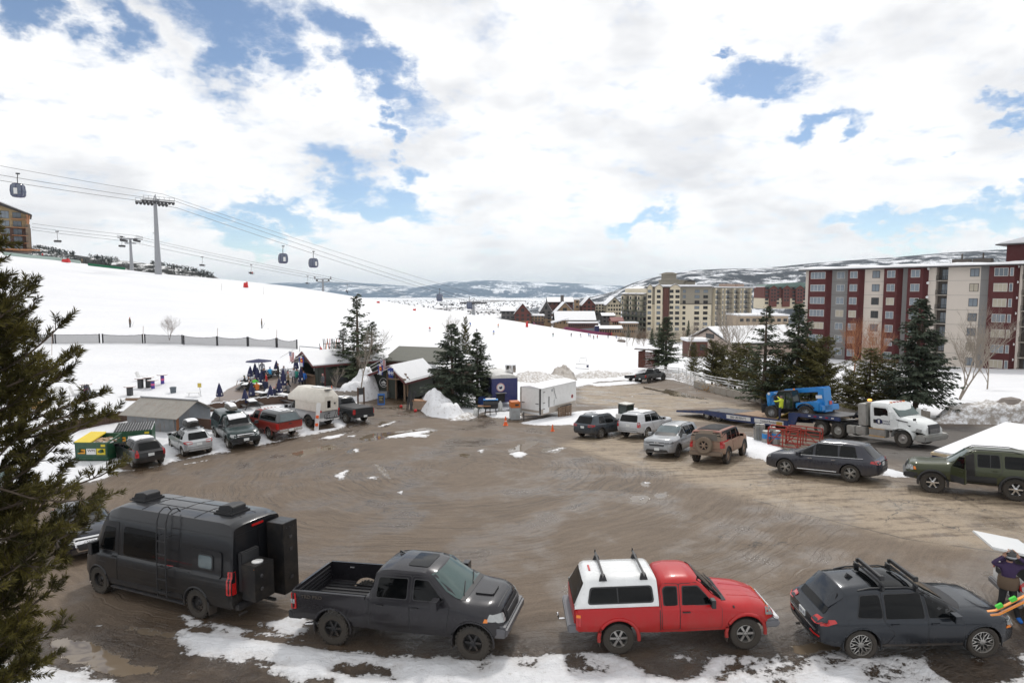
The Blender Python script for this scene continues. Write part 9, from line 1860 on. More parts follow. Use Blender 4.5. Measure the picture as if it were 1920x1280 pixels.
def dumpster(label,A,L,W_,H,yaw,lid,label_lid,open_=False):
 g=G(*A); r=thing('dumpster',label,'dumpster',(g.x,g.y,g.z+.1),yaw); gm=mat('dumpster_green',(.01,.075,.035),.45,grime=.25,coat=.2); t=.06
 q=B(); q.pz([(0,0),(W_,0),(W_,H*1.08),(0,H*.86)],'X',0,.08); q.bd('side_panel',gm,r); q=B(); q.pz([(0,0),(W_,0),(W_,H*1.08),(0,H*.86)],'X',L-.08,L); q.bd('side_panel',gm,r); q=B(); q.box((L/2,.04,H*.43),(L,.08,H*.86)); fp=q.bd('front_panel',gm,r); q=B(); q.box((L/2,W_-.04,H*.54),(L,.08,H*1.08)); q.bd('back_panel',gm,r); q=B(); q.box((L/2,W_/2,.1),(L,W_,.1)); q.bd('floor_panel',gm,r)
 for z in (.18,H*.84): q=B(); q.box((L/2,-.03,z),(L+.06,.07,.10)); q.bd('rim_bar',gm,r)
 for x in (.3,L-.3): q=B(); q.box((x,-.1,H*.5),(.12,.18,.18)); q.bd('fork_pocket',gm,r)
 hs=(0,L*.5) if open_ else (0,L); n=14 if not open_ else 7
 for k in range(n):
  x0=lerp(*hs,k/n); x1=lerp(*hs,(k+1)/n); q=B();
  roof=[(x0,-.06,H*.88+.03),(x1-.03,-.06,H*.88+.03),(x1-.03,W_+.04,H*1.10+.03),(x0,W_+.04,H*1.10+.03)]; roof_quad(q,*roof,.05); q.bd('lid_rib',lid,r)
 q=B(); roof_quad(q,(hs[0],-.05,H*.87+.01),(hs[1],-.05,H*.87+.01),(hs[1],W_,H*1.09+.01),(hs[0],W_,H*1.09+.01),.04); q.bd('lid',lid if open_ else MLS,r)
 if open_:
  rn=random.Random(4)
  for k in range(26): q=B(); q.box((L*.5+rn.random()*L*.46,.15+rn.random()*(W_-.3),H*.78+rn.random()*.16),(.35,.28,.04),rz=rn.random()*3,rx=rn.uniform(-.5,.5),ry=rn.uniform(-.5,.5)); q.bd('cardboard',mat('cardboard',(.32,.22,.14),.9) if k%3 else MW,r)
 for (x,w,h,m,tx) in ((L*.20,.42,.26,mat('label_orange',(.75,.33,.02),.5),None),(L*.50,.55,.34,MW,'WM'),(L*.80,.50,.36,mat('label_yellow',(.70,.55,.03),.5),None)):
  q=B(); q.box((x,-.012,H*.46),(w,.02,h)); lb=q.bd('sticker',m,fp);
  if tx: text_ob('lettering',tx,.2,MK,lb,(x,-.026,H*.50),(PI/2,0,0),sx=1.2)
  else: q=B(); q.box((x,-.025,H*.46),(w*.7,.01,h*.25)); q.bd('print_bar',MK,lb)
 q=B(); q.box((L*.87,-.012,H*.74),(.25,.02,.14)); q.bd('sticker',mat('label_yellow'),fp); return r
dumpster('green dumpster with one yellow ribbed lid open on cardboard waste',(142,868),1.9,1.35,1.28,rdn(-8)+.12,mat('lid_yellow',(.75,.58,.06),.5),'',True)
dumpster('green dumpster with a closed black ribbed lid beside the shed',(215,843),2.05,1.45,1.15,rdn(22),MK,'')
# patio
def patio():
 V=[G(u,v) for u,v in [(372,772),(392,752),(438,722),(455,708),(500,698),(560,697),(592,712),(620,728),(608,746),(560,757),(500,765),(440,774)]]; q=B(); zt=[v.z+.06 for v in V]; n=len(V); rows=[]
 q.add([(v.x,v.y,z) for v,z in zip(V,zt)]+[(v.x,v.y,z-.3) for v,z in zip(V,zt)],[tuple(range(n))[::-1]]+[(i,(i+1)%n,n+(i+1)%n,n+i) for i in range(n)]); o=q.bd('patio',mat('wet_flagstone',(.20,.155,.13),.45,var=.35,scale=.9,grime=.4,bump=.5)); o['kind']='structure'; o['label']='wet brown patio floor in front of the bar hut'
patio()
def umbrella(label,u,v,hpx,openu=False,group='navy umbrellas on the patio'):
 g=G(u,v); H=hpx*g.y/FPX*1.2; r=thing('patio_umbrella',label,'umbrella',(g.x,g.y,g.z),random.random()*3,group); q=B(); q.tb([(0,0,0),(0,0,H)],.03,5); q.bd('pole',MST,r)
 if not openu:
  n=10; prof=[(.34,H*.30),(.31,H*.40),(.24,H*.62),(.12,H*.85),(.03,H*.99)]; vs=[]
  for (rr,z) in prof:
   for k in range(n): a=6.2832*k/n; f=1 if k%2 else .72; vs.append((rr*f*cos(a),rr*f*sin(a),z+(0.05*(k%2) if z<H*.4 else 0)))
  q=B(); q.add(vs,[(i*n+k,i*n+(k+1)%n,(i+1)*n+(k+1)%n,(i+1)*n+k) for i in range(4) for k in range(n)]+[tuple(range(n))[::-1]]); q.bd('canopy',M_navy,r)
  q=B();
  for k in range(4): a=1.57*k+.3; q.box((.25*cos(a),.25*sin(a),H*.43),(.03,.13,.16),rz=a)
  q.bd('white_print',MW,r)
 else:
  n=8; q=B(); q.lt([(1.35,H*.86),(1.3,H*.885),(.1,H*.99),(0.01,H)],n=n); q.bd('canopy',M_navy,r)
for a in [('closed navy umbrella at the left front corner of the patio',460,766,32),('closed navy umbrella behind the front corner one',473,752,31),('closed navy umbrella at the middle of the patio front',508,756,30),('closed navy umbrella over the table with two guests',524,747,33),('closed navy umbrella behind the table with two guests',532,736,40),('closed navy umbrella at the rear left of the patio',470,714,24),('closed navy umbrella beside the rear left one',479,712,27),('closed navy umbrella in the left group of tables',484,724,30),('second closed navy umbrella in the left group of tables',491,727,28),('closed navy umbrella at the back right by the picnic table',519,705,25),('closed navy umbrella beside the bar hut gable',556,702,30),('closed navy umbrella just before the serving counter',565,727,34),('lone closed navy umbrella on the snow left of the patio',412,754,31)]: umbrella(*a)
umbrella('opened navy umbrella at the back left of the patio',486,708,30,True)
def picnic_proto():
 r=thing('picnic_table','dark picnic table','table')
 for k in range(4): q=B(); q.box((-.27+.18*k,0,.74),(.165,1.75,.04)); q.bd('top_plank',M_pic,r)
 for s in (-1,1): q=B(); q.box((s*.68,0,.44),(.26,1.75,.04)); q.bd('bench',M_pic,r)
 for y in (-.6,.6): q=B(); q.tb([(-.7,y,0),(-.2,y,.72)],.04,4); q.tb([(.7,y,0),(.2,y,.72)],.04,4); q.box((0,y,.40),(1.5,.05,.09)); q.bd('leg_frame',M_pic,r)
 q=B(); q.box((0,0,.775),(.62,1.5,.03)); q.bd('snow_layer',MLS,r); return r
M_pic=mat('picnic_black',(.035,.035,.038),.6,grime=.2)
pt=picnic_proto()
for i,(u,v,rz,lb) in enumerate([(472,768,.6,'front left picnic table under the corner umbrella'),(489,752,1.0,'picnic table behind the front corner umbrella'),(505,748,.3,'picnic table in the middle of the patio'),(533,756,.9,'picnic table with seated guests near the camper shell'),(552,760,.9,'picnic table nearest the silver pickup'),(462,735,.2,'picnic table in the crowded left group'),(485,735,.8,'second picnic table in the crowded left group'),(495,712,.1,'picnic table under the open umbrella'),(520,707,.2,'picnic table at the back of the patio'),(546,704,.3,'picnic table beside the bar hut'),(503,708,1.2,'picnic table beside the person in blue')]):
 o=pt if i==0 else dup(pt); g=G(u,v); o.location=g+Vector((0,0,.05)); o.rotation_euler=(0,0,rz); o['label']=lb; o['group']='black picnic tables on the patio'
for a in [('person in black jacket at the far left of the patio','sit',('black','black','black','skin','teal'),461,728,2.0),('seated person in black beside the far left one','sit',('black','grey','black','skin','black'),468,731,1.0),('seated guest in bright green jacket','sit',('green','black','black','skin','black'),478,733,0.),('person in a red jacket standing on the patio','stand',('red','khaki','brown','skin','black'),500,732,2.),('person in white under the open umbrella','stand',('white','black','black','skin','black'),492,708,.4),('crouching person in bright blue at the back of the patio','sit',('lblue','black','black','skin','blue'),507,711,.5),('person in pale lilac jacket walking over the patio','walk',('white','black','black','skin','black'),533,717,.3),('person in a teal jacket walking to the counter','walk',('teal','grey','brown','skin','black'),557,723,-.5),('person in grey with a red hat at the counter','stand',('grey','black','black','skin','red'),566,722,-.8),
 ('seated guest in a tan coat at the front table','sit',('khaki','black','black','skin','brown'),517,745,-1.2),('seated guest in a grey top facing the tan coat','sit',('grey','black','black','skin','black'),541,744,1.2),('person in navy beside the tan coat guest','sit',('navy','black','black','skin','pink'),514,752,.2),('person with a white hat beside the bar hut wall','stand',('grey','black','black','skin','pink'),606,733,2.4),('standing person in dark clothes by the left umbrellas','stand',('navy','black','black','skin','black'),496,722,1.),('bartender in red behind the serving counter','stand',('red','black','black','skin','brown'),575,710,PI),('seated person in black with a white helmet','sit',('black','black','black','skin','white'),470,738,1.5),('person in a blue coat before the counter','stand',('blue','black','black','skin','black'),570,727,.4),('person in white beside the teal jacket','stand',('white','grey','black','skin','brown'),551,721,.2),('guest in orange at the left tables','sit',('orange','black','black','skin','black'),483,741,.9),('person in khaki crossing the middle of the patio','walk',('khaki','black','brown','skin','red'),541,729,2.),('person in navy walking near the front pales','walk',('navy','grey','black','skin','black'),498,745,.1),('dark-clad guest leaning at the back table','stand',('black','black','black','skin','black'),522,712,2.0)]: pp(*a)
# piles of snow, earth and rock
def pile(name,label,outline,peaks,m,cat='snow pile',res=46,rough=.18,base=-.25,seed=0,kind=None):
 V=[G(u,v) for u,v in outline]; poly=[(v.x,v.y) for v in V]; xs=[p[0] for p in poly]; ys=[p[1] for p in poly]; pad=.3
 X,Y=np.meshgrid(np.linspace(min(xs)-pad,max(xs)+pad,res),np.linspace(min(ys)-pad,max(ys)+pad,res)); sd=sdpoly(X,Y,poly); Z=ground_np(X,Y); hh=np.zeros(X.shape)
 for (u,v,d,hp,rad) in peaks:
  x,y,_=P(u,v,d); g0=gz(x,y); H=hp; hh=np.maximum(hh,H*np.clip(1-(np.hypot(X-x,Y-y)/rad/1.5)**2,0,1)**.85)
 e=np.clip(sd/1.0,0,1); hh=hh*e**.6+(sd>0)*.05; nz=np.vectorize(lambda x,y:mnoise.fractal((x*.9+seed,y*.9,seed*1.7),1.,2.2,5))(X,Y); nz2=np.vectorize(lambda x,y:mnoise.fractal((x*3+seed,y*3,2),1.,2.,3))(X,Y)
 Zf=Z+base*(1-e)+hh*(1+rough*nz)+nz2*.07*np.clip(hh*2,0,1); n=res; idx=np.arange(n*n).reshape(n,n); f=np.stack([idx[:-1,:-1],idx[:-1,1:],idx[1:,1:],idx[1:,:-1]],-1).reshape(-1,4)
 me=fast_mesh(name,np.stack([X,Y,Zf],-1).reshape(-1,3),f,m); me.polygons.foreach_set('use_smooth',np.ones(len(f),bool)); o=link(name,me); tag(o,label,cat); return o
pile('snow_pile','ploughed snow pile between the grey pickup and the entrance hut',[(618,752),(640,735),(672,722),(700,722),(716,745),(690,752),(650,756)],[(690,722,58.5,2.3,1.5),(665,728,57.5,1.6,1.6),(645,738,56.5,.8,1.5)],MLS,seed=1,rough=.4)
pile('snow_pile','steep snow pile right of the entrance hut doorway',[(786,768),(792,735),(812,722),(835,740),(866,768),(885,780),(840,786),(800,780)],[(808,746,54,1.8,1.5),(824,757,52,1.3,1.6),(845,770,49,.8,1.6)],MLS,seed=2,rough=.4)
pile('snow_bank','low dirty snow bank around the trunks of the spruce pair',[(835,790),(870,768),(915,758),(925,770),(910,778),(880,788)],[(870,778,48,.5,2),(900,768,50,.5,2)],M_dsnow,seed=3,cat='snow bank')
pile('dirt_pile','pile of brown earth and snow lumps behind the white trailer',[(1018,718),(1035,704),(1055,698),(1075,702),(1086,716),(1060,722)],[(1056,708,98,1.6,3.4),(1038,712,95,1.2,3.2),(1072,713,94,.9,2.6)],snow_mat('earthy_snow',1.05),cat='dirt pile',seed=4,rough=.6)
pile('snow_bank','long ploughed snow bank on the far edge of the lot',[(940,730),(960,712),(1020,708),(1120,706),(1190,700),(1200,712),(1120,717),(1080,722),(1000,728)],[(970,716,88,1.0,3),(1000,714,90,1.2,4),(1110,710,100,1.2,4),(1150,706,103,1.5,4),(1180,704,102,1.3,3)],M_dsnow,cat='snow bank',seed=5,rough=.3)
pile('snow_bank','grimy layered snow bank at the right end of the block wall',[(1742,795),(1760,768),(1800,757),(1860,750),(2000,745),(2100,760),(2100,800),(1960,800),(1850,795)],[(1790,778,48,.9,2.5),(1840,775,47,1.3,2.6),(1890,772,46,1.6,3),(1950,772,45,1.6,3),(2010,775,44,1.6,3),(2060,775,44,1.6,3)],M_dsnow,cat='snow bank',seed=6,rough=.35,res=70)
pile('snow_bank','snow bank around the far parked off-road pickup and log hut',[(1200,708),(1215,694),(1260,694),(1300,706),(1330,722),(1300,724),(1262,711)],[(1230,702,95,.9,2.5),(1270,706,90,.9,2.5),(1300,714,84,.9,2.5)],M_dsnow,cat='snow bank',seed=7,rough=.3)
g=Vector(P(1895,762,46)); q=B(); q.ell((0,0,0),(1.1,.8,.75),8,5); rk=q.bd('boulder',mat('boulder_grey',(.22,.19,.17),.9,var=.3,scale=2,bump=.6),None,tuple(g)); tag(rk,'grey boulder topping the grimy snow bank at the right edge','rock')
# block wall and rail fence
def block_wall():
 V=[G(u,v) for u,v in [(1306,726),(1345,737),(1440,758),(1545,770),(1650,780),(1745,790)]]; r=thing('block_wall','low wall of big stained concrete blocks along the lot edge','wall',tuple(V[0]))
 me=B(); me.box((0,0,.42),(1.78,.6,.84)); m=me.mesh('block',M_concrete,bevel=.03)
 for a,b_ in zip(V,V[1:]):
  d=b_-a; n=max(1,round(d.length/1.8)); yaw=atan2(d.y,d.x)
  for k in range(n): p=a.lerp(b_,(k+.5)/n)-V[0]; o=link('block',m,r,(p.x,p.y+.35,p.z-.05+random.uniform(-.02,.03)),(0,0,yaw+random.uniform(-.02,.02)),(d.length/n/1.8,1,1));
block_wall()
def rail_fence():
 V=[G(u,v)+Vector((0,.8,.75 if u>1300 else .2)) for u,v in [(1232,702),(1275,706),(1306,724),(1345,735),(1428,752)]]; r=thing('rail_fence','white rail fence running above the left end of the block wall','fence',tuple(V[0]))
 for a,b_ in zip(V,V[1:]):
  n=max(1,int((b_-a).length/2.6))
  for k in range(n): p=a.lerp(b_,k/n)-V[0]; q=B(); q.box((p.x,p.y,p.z+.5),(.12,.12,1.2)); q.bd('post',MW,r)
  for h in (.35,.65,.98): q=B(); q.tb([tuple(a-V[0]+Vector((0,0,h))),tuple(b_-V[0]+Vector((0,0,h)))],.06,4); q.bd('rail',MW,r)
rail_fence()
def gate():
 g=G(1432,757); r=thing('metal_gate','silver metal panel gate in the block wall','gate',(g.x,g.y,g.z+.2),-.9); q=B(); q.box((0,0,1.0),(1.9,.08,1.5)); q.bd('panel',M_alu,r);
 for s in (-1,1): q=B(); q.box((s*1.0,0,1.0),(.12,.12,2.1)); q.bd('post',MST,r)
gate()
x_,y_,z_=G(1345,733); bs=bpy.data.objects.new('bush',None); COL.objects.link(bs); bs.location=(x_,y_-.3,z_); tag(bs,'low orange-brown dry bush against the block wall','bush')
_r=np.random.RandomState(5); _P=_r.normal(size=(700,3))*[1.1,.4,.35]+[0,0,.35]; _V,_F=blades(_P,_r.normal(size=(700,3))+[0,0,.3],np.full(700,.3),np.full(700,.03),0,_r); link('foliage',fast_mesh('foliage',_V,_F,mat('dry_orange',(.42,.24,.08),.9,var=.4)),bs)
# trailers and food stand
def box_trailer():
 C_=G(1014,789); R_=G(1080,776.5); f=(R_-C_); yaw=atan2(f.y,f.x); L=min(6.4,f.length); W_=2.1; H=2.25; z0=.45; r=thing('cargo_trailer','white enclosed cargo trailer with beige lower panels and a side door','trailer',tuple(C_),yaw)
 mw=mat('trailer_white',(.76,.76,.75),.35,coat=.3,grime=.1); mb=mat('trailer_beige',(.42,.37,.32),.6,grime=.2)
 q=B(); q.box((L/2,W_/2,z0+H/2),(L,W_,H)); q.bd('box_body',mw,r,bevel=.03); q=B(); q.box((L/2,-.006,z0+.25),(L-.06,.02,.5)); q.bd('lower_panel',mb,r); q=B(); q.box((-.006,W_/2,z0+.42),(.02,W_-.3,.42)); q.bd('lower_panel',mb,r)
 q=B(); q.pz([(-.05,z0+H),(W_/2,z0+H+.16),(W_+.05,z0+H)],'X',-.05,L+.05); q.bd('roof_snow',MS,r)
 for y in (.06,W_-.06): q=B(); q.box((-.02,y,z0+H/2),(.05,.12,H-.1)); q.bd('corner_post',MDS if y<.5 else M_alu,r)
 q=B(); q.box((-.03,W_/2,z0+H*.56),(.04,W_-.34,H*.78)); dr=q.bd('rear_door',mw,r,bevel=.01)
 for y in (.35,W_-.35): q=B(); q.box((-.06,y,z0+.95),(.04,.3,.05)); q.bd('latch',MDS,dr)
 q=B(); q.box((.75,-.02,z0+H*.48),(.9,.04,H*.86)); sd=q.bd('side_door',mw,r,bevel=.01);
 for z in (.5,1.0,1.9): q=B(); q.box((.4,-.05,z0+z),(.28,.03,.04)); q.bd('hinge',MDS,sd)
 q=B(); q.box((1.13,-.05,z0+1.0),(.08,.05,.9)); q.bd('door_bar',MDS,sd); q=B(); q.tb([(1.9,-.03,z0+2.1),(2.0,-.04,z0+1.7),(2.3,-.05,z0+1.1)],.02,4); q.bd('cord',MDS,r); q=B(); q.box((2.15,-.06,z0+.85),(.4,.12,.5)); q.bd('outlet_box',MW,r,bevel=.02)
 q=B(); q.lt([(.17,0),(.17,-.01)],(L-.7,-.0,z0+.95),'Y',14); lg=q.bd('round_logo',mat('logo_red',(.5,.06,.06),.5),r); q=B(); q.pz([(L-.86,z0+.9),(L-.6,z0+.88),(L-.7,z0+1.1)],'Y',-.03,-.015); q.bd('logo_mark',MK,lg); q=B(); q.box((1.65,-.02,z0+1.9),(.12,.03,.2)); q.bd('marker',MST,r)
 for x in (L*.6,L*.6+.85):
  for y in (.0,W_): q=B(); q.lt([(.30,-.1),(.33,0),(.30,.1)],(x,y,.33),'Y',14); q.bd('wheel',MRB,r)
 q=B(); q.box((L*.6+.4,-.08,.75),(1.7,.18,.06)); q.bd('mudguard',MK,r); q=B(); q.tb([(-.05,.3,.4),(-1.1,W_/2,.42),(-.05,W_-.3,.4)],.05,5); q.tb([(-.95,W_/2,.0),(-.95,W_/2,.8)],.04,5); q.bd('drawbar',MDS,r)
box_trailer()
def pallets():
 g=G(1052,783);
 for k,(dx,lb) in enumerate(((0,'left wooden pallet leaning on the white trailer'),(.85,'right wooden pallet leaning on the white trailer'))):
  r=thing('pallet',lb,'pallet',(g.x+dx*.75,g.y+dx*.75-.2,g.z),.78)
  for j in range(6): q=B(); q.box((0,-.06,.08+.17*j),(.8,.03,.12)); q.bd('slat',M_wood,r)
  for x in (-.36,0,.36): q=B(); q.box((x,0,.5),(.08,.1,1.0)); q.bd('bearer',M_wood,r)
pallets()
def food_trailer():
 A=G(921,770); g=Vector((A.x,A.y+1.5,gz(A.x,A.y+1.5))); r=thing('food_trailer','dark blue food trailer with arched white roof, hood vent and round white logo','trailer',tuple(g),.25); W_=2.5; H=2.35; L=5.2; m=mat('food_blue',(.025,.03,.13),.4,coat=.3,grime=.15)
 q=B(); q.box((W_/2,L/2,.5+H/2),(W_,L,H)); q.bd('box_body',m,r,bevel=.04); q=B(); n=8; pts=[(W_/2+W_/2*1.03*cos(a),.5+H-.05+.34*sin(a)) for a in np.linspace(0,PI,n)]; q.pz(pts,'Y',-.05,L+.05); q.bd('arched_roof',mat('roof_dull_white',(.6,.59,.57),.5,grime=.3),r)
 q=B(); q.lt([(.5,3.05),(.52,3.4),(.52,3.75),(.45,3.8)],(W_*.95,2.2,0),n=16); q.lt([(.25,2.85),(.25,3.1)],(W_*.95,2.2,0),n=12); q.bd('hood_vent',MCH,r,smooth=True,ang=30)
 q=B(); q.lt([(.40,0),(.40,-.02)],(.85,-.0,1.95),'Y',24); lg=q.bd('round_logo',MW,r); q=B(); q.tb([(.85+.36*cos(a),-.03,1.95+.36*sin(a)) for a in np.linspace(0,6.2832,25)],.02,4); q.bd('logo_ring',M_redpad,lg); q=B(); q.pz([(.7,1.85),(.75,2.05),(.85,1.98),(.98,2.1),(1.0,1.85),(.85,1.78)],'Y',-.035,-.022); q.bd('logo_emblem',M_navy,lg)
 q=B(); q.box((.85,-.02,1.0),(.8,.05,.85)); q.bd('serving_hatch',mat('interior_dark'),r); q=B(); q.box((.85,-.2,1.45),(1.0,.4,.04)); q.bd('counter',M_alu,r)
food_trailer()
def cone(label,u,v,hpx):
 g=G(u,v); H=hpx*g.y/FPX; r=thing('traffic_cone',label,'traffic cone',tuple(g),0,'orange traffic cones'); q=B(); q.lt([(H*.22,.03),(H*.05,H),(H*.03,H)],n=14); q.bd('cone_body',M_orange,r,smooth=True,ang=50); q=B(); q.box((0,0,.02),(H*.55,H*.55,.04)); q.bd('base',M_orange,r)
 if hpx>15: q=B(); q.lt([(H*.15,H*.45),(H*.115,H*.62)],n=14); q.bd('reflective_band',MW,r)
cone('orange cone with a pale band before the snow bank of the spruce pair',857,777,17); cone('orange cone at the drawbar of the white trailer',948,797,17); cone('orange cone alone on the asphalt left of the steel grey crossover',1036,808,13); cone('orange cone beside the bar hut',622,731,9)
def sandwich_board():
 g=G(715,758); r=thing('sandwich_board','blue-framed sandwich board with a chalk menu on the entrance paving','sign',tuple(g),.15); bl=mat('frame_blue',(.02,.13,.42),.5)
 for s in (-1,1): q=B(); q.box((0,s*.14,.48),(.62,.04,.98),rx=s*.16); fr=q.bd('frame',bl,r); q=B(); q.box((0,s*.155,.50),(.50,.045,.72),rx=s*.16); q.bd('chalkboard',MK,fr)
 for k in range(4): q=B(); q.box((-.05+.03*(k%2),-.185-.018*0,.30+.13*k),(.34-.06*(k%3),.02,.03),rx=-.16); q.bd('chalk_line',mat('chalk',(.6,.5,.2),.8),r)
sandwich_board()
def hide_table():
 g=G(788,768); r=thing('display_table','wooden table with hides and red bags beside the entrance','table',tuple(g),-.2);
 for k in range(5): q=B(); q.box((0,-.35+.17*k,.85),(1.6,.16,.05)); q.bd('top_plank',mat('warm_plank',(.32,.17,.09),.8,var=.3),r)
 for x in (-.7,.7):
  for y in (-.3,.3): q=B(); q.box((x,y,.42),(.08,.08,.84)); q.bd('leg',M_wood,r)
 for x,c in ((-.35,MW),(.1,M_redpad),(.45,mat('hide_tan',(.30,.22,.16),.95))): q=B(); q.ell((x,.0,.32),(.26,.25,.32),9,6); q.bd('bag',c,r,smooth=True)
 q=B(); q.box((.1,-.42,.45),(1.2,.05,.7)); q.bd('hanging_hide',mat('hide_tan'),r)
hide_table()
for k,(u,v,c,lb) in enumerate(((752,764,M_redpad,'red bag on the ground at the doorway'),(779,772,M_redpad,'small red bucket at the corner of the display table'))):
 g=G(u,v); q=B(); q.ell((0,0,.12),(.15,.12,.14),9,6); tag(q.bd('bag',c,None,tuple(g),smooth=True),lb,'bag')
for k,(u,dx,c,lb) in enumerate(((765,.12,MK,'black skis leaning at the doorway post'),(769,-.1,MDS,'grey skis leaning beside the black pair'),(773,.2,MK,'snowboard with dark base leaning right of the doorway'))):
 g=G(u,768); r=thing('skis',lb,'skis',tuple(g));
 for j in (0,1): q=B(); q.box((j*.11,0,.85),(.09,.02,1.7),ry=dx,rx=-.12); q.bd('ski',c,r)
def menu_post():
 g=G(677,757); r=thing('notice_board','tall brown notice board post behind the charcoal pickup','sign',tuple(g),.6)
 for x in (-.28,.28): q=B(); q.box((x,0,.75),(.12,.12,1.5)); q.bd('post',M_brownwood,r)
 q=B(); q.box((0,0,1.15),(.5,.05,.6)); q.bd('board',M_chark,r)
menu_post()
pickets('slat_fence','low grey slat fence hung with bottles behind the silver and charcoal pickups',[(625,752),(645,753),(672,752)],14,.95,.16,M_greywood)
# barbecue corner
def bbq():
 g=G(920,778); r=thing('barbecue','black barrel barbecue with a blue-topped lid beside the food trailer','barbecue',tuple(g),.1); q=B(); q.lt([(.36,-.62),(.40,-.5),(.40,.5),(.36,.62)],(0,0,.95),'X',14); q.bd('barrel',MK,r,smooth=True,ang=40); q=B(); q.box((0,0,1.36),(1.25,.55,.06)); q.bd('blue_cover',mat('cover_blue',(.03,.22,.55),.6),r); q=B(); q.box((0,0,1.42),(.9,.4,.05)); q.bd('snow_layer',MS,r)
 for x in (-.5,.5):
  for y in (-.3,.3): q=B(); q.tb([(x,y,0),(x*.8,y*.6,.7)],.03,4); q.bd('leg',MDS,r)
 g=G(908,779); r=thing('griddle_table','small wooden prep table left of the barbecue','table',tuple(g),.1); q=B(); q.box((0,0,.85),(1.1,.5,.05)); q.bd('tabletop',mat('warm_plank'),r)
 for x in (-.5,.5):
  for y in (-.2,.2): q=B(); q.box((x,y,.42),(.05,.05,.85)); q.bd('leg',MK,r)
 for (u,v,h,lb) in ((892,780,.75,'pale propane cylinder left of the prep table'),(938,771,.95,'pale propane cylinder right of the barbecue')):
  g=G(u,v); q=B(); q.lt([(.19,0),(.2,.1),(.2,h*.75),(.12,h*.9),(.07,h*.92),(.07,h)],n=14); tag(q.bd('gas_cylinder',mat('cylinder_pale',(.55,.56,.55),.4,.2,grime=.2),None,tuple(g),smooth=True,ang=40),lb,'gas cylinder')
 g=G(905,762); r=thing('storage_bin','domed dark blue bin at the foot of the spruce','bin',tuple(g)); q=B(); q.box((0,0,.4),(.85,.8,.8)); q.bd('bin_body',mat('bin_blue',(.015,.05,.22),.5),r,bevel=.05); q=B(); q.pz([(.42*cos(a),.78+.28*sin(a)) for a in np.linspace(0,PI,9)],'Y',-.4,.4); q.bd('lid',mat('bin_blue'),r)
 g=G(965,786); r=thing('generator','orange-topped generator cabinet between the trailers','generator',tuple(g),.2); q=B(); q.box((0,0,.55),(.75,.9,1.0)); q.bd('cabinet',mat('galv_panel',(.35,.37,.38),.5,grime=.4),r,bevel=.02); q=B(); q.box((0,0,1.3),(.78,.92,.5)); q.bd('hood',mat('gen_orange',(.50,.14,.03),.5),r,bevel=.02); q=B(); q.box((.1,-.47,1.3),(.3,.02,.15)); q.bd('name_plate',MK,r)
bbq()
def skid():
 g=G(1172,800); r=thing('skid_steer','compact loader with green-tinted cab behind the parked wagons','construction machine',(g.x+.3,g.y+1.2,gz(g.x,g.y+1.2)),-.9); q=B(); q.box((0,0,.75),(1.5,1.9,.8)); q.bd('body',MW,r,bevel=.05); q=B();
 for x in (-.6,.6):
  for y in (-.6,.5): q.tb([(x,y,1.1),(x,y,2.15)],.06,4)
 q.bd('cab_post',MK,r); q=B(); q.box((0,-.05,2.18),(1.35,1.3,.12)); q.bd('cab_roof',M_alu,r,bevel=.02); q=B(); q.box((0,-.05,1.62),(1.15,1.05,.95)); q.bd('cab_glass',mat('cab_glass'),r)
 for s in (-1,1):
  for y in (-.6,.6): q=B(); q.lt([(.33,-.13),(.38,0),(.33,.13)],(s*.85,y,.38),'X',14); q.bd('wheel',MRB,r)
 r.scale=(.72,.72,.78)
skid()
def lifts():
 rm=mat('scissor_red',(.33,.035,.022),.5,grime=.2)
 for (u,v,W_,D,H,lb) in ((1470,836,1.7,1.0,1.15,'red tubular work platform, the left of the two beside the lowboy'),(1508,832,1.9,1.1,1.0,'red tubular work platform, the right of the two beside the lowboy')):
  g=G(u,v); r=thing('work_platform',lb,'work platform',tuple(g),-.6)
  for z in (.1,H*.55,H):
   q=B(); q.tb([(-W_/2,-D/2,z),(W_/2,-D/2,z),(W_/2,D/2,z),(-W_/2,D/2,z),(-W_/2,-D/2,z)],.035,4); q.bd('rail',rm,r)
  for x in (-W_/2,0,W_/2):
   for y in (-D/2,D/2): q=B(); q.tb([(x,y,0),(x,y,H)],.035,4); q.bd('post',rm,r)
  q=B(); q.tb([(-W_/2,-D/2,.1),(0,-D/2,H)],.03,4); q.tb([(0,-D/2,H),(W_/2,-D/2,.1)],.03,4); q.bd('brace',rm,r)
 for i,(u,v,h,lb) in enumerate(((1420,828,1.1,'leftmost silver upright of the tool cart cluster'),(1428,829,1.1,'second silver upright of the tool cart cluster'),(1436,832,.85,'blue-banded drum in the tool cart cluster'),(1448,832,1.0,'silver upright beside the red platforms'),(1455,833,.9,'blue drum beside the red platforms'))):
  g=G(u,v); r=thing('equipment_cart',lb,'cart',tuple(g)); q=B()
  if 'drum' in lb: q.lt([(.24,.05),(.24,h)],n=14); q.bd('drum',M_alu,r); q=B(); q.lt([(.25,h*.45),(.25,h*.8)],n=14); q.bd('blue_band',mat('cover_blue'),r)
  else: q.box((0,0,h/2+.1),(.28,.25,h)); q.bd('column',M_alu,r); q=B(); q.tb([(-.2,0,.1),(-.25,0,h*.9),(.1,0,h)],.03,4); q.bd('handle',MST,r); q=B(); q.box((0,0,.08),(.5,.5,.08)); q.bd('base',MDS,r)
lifts()
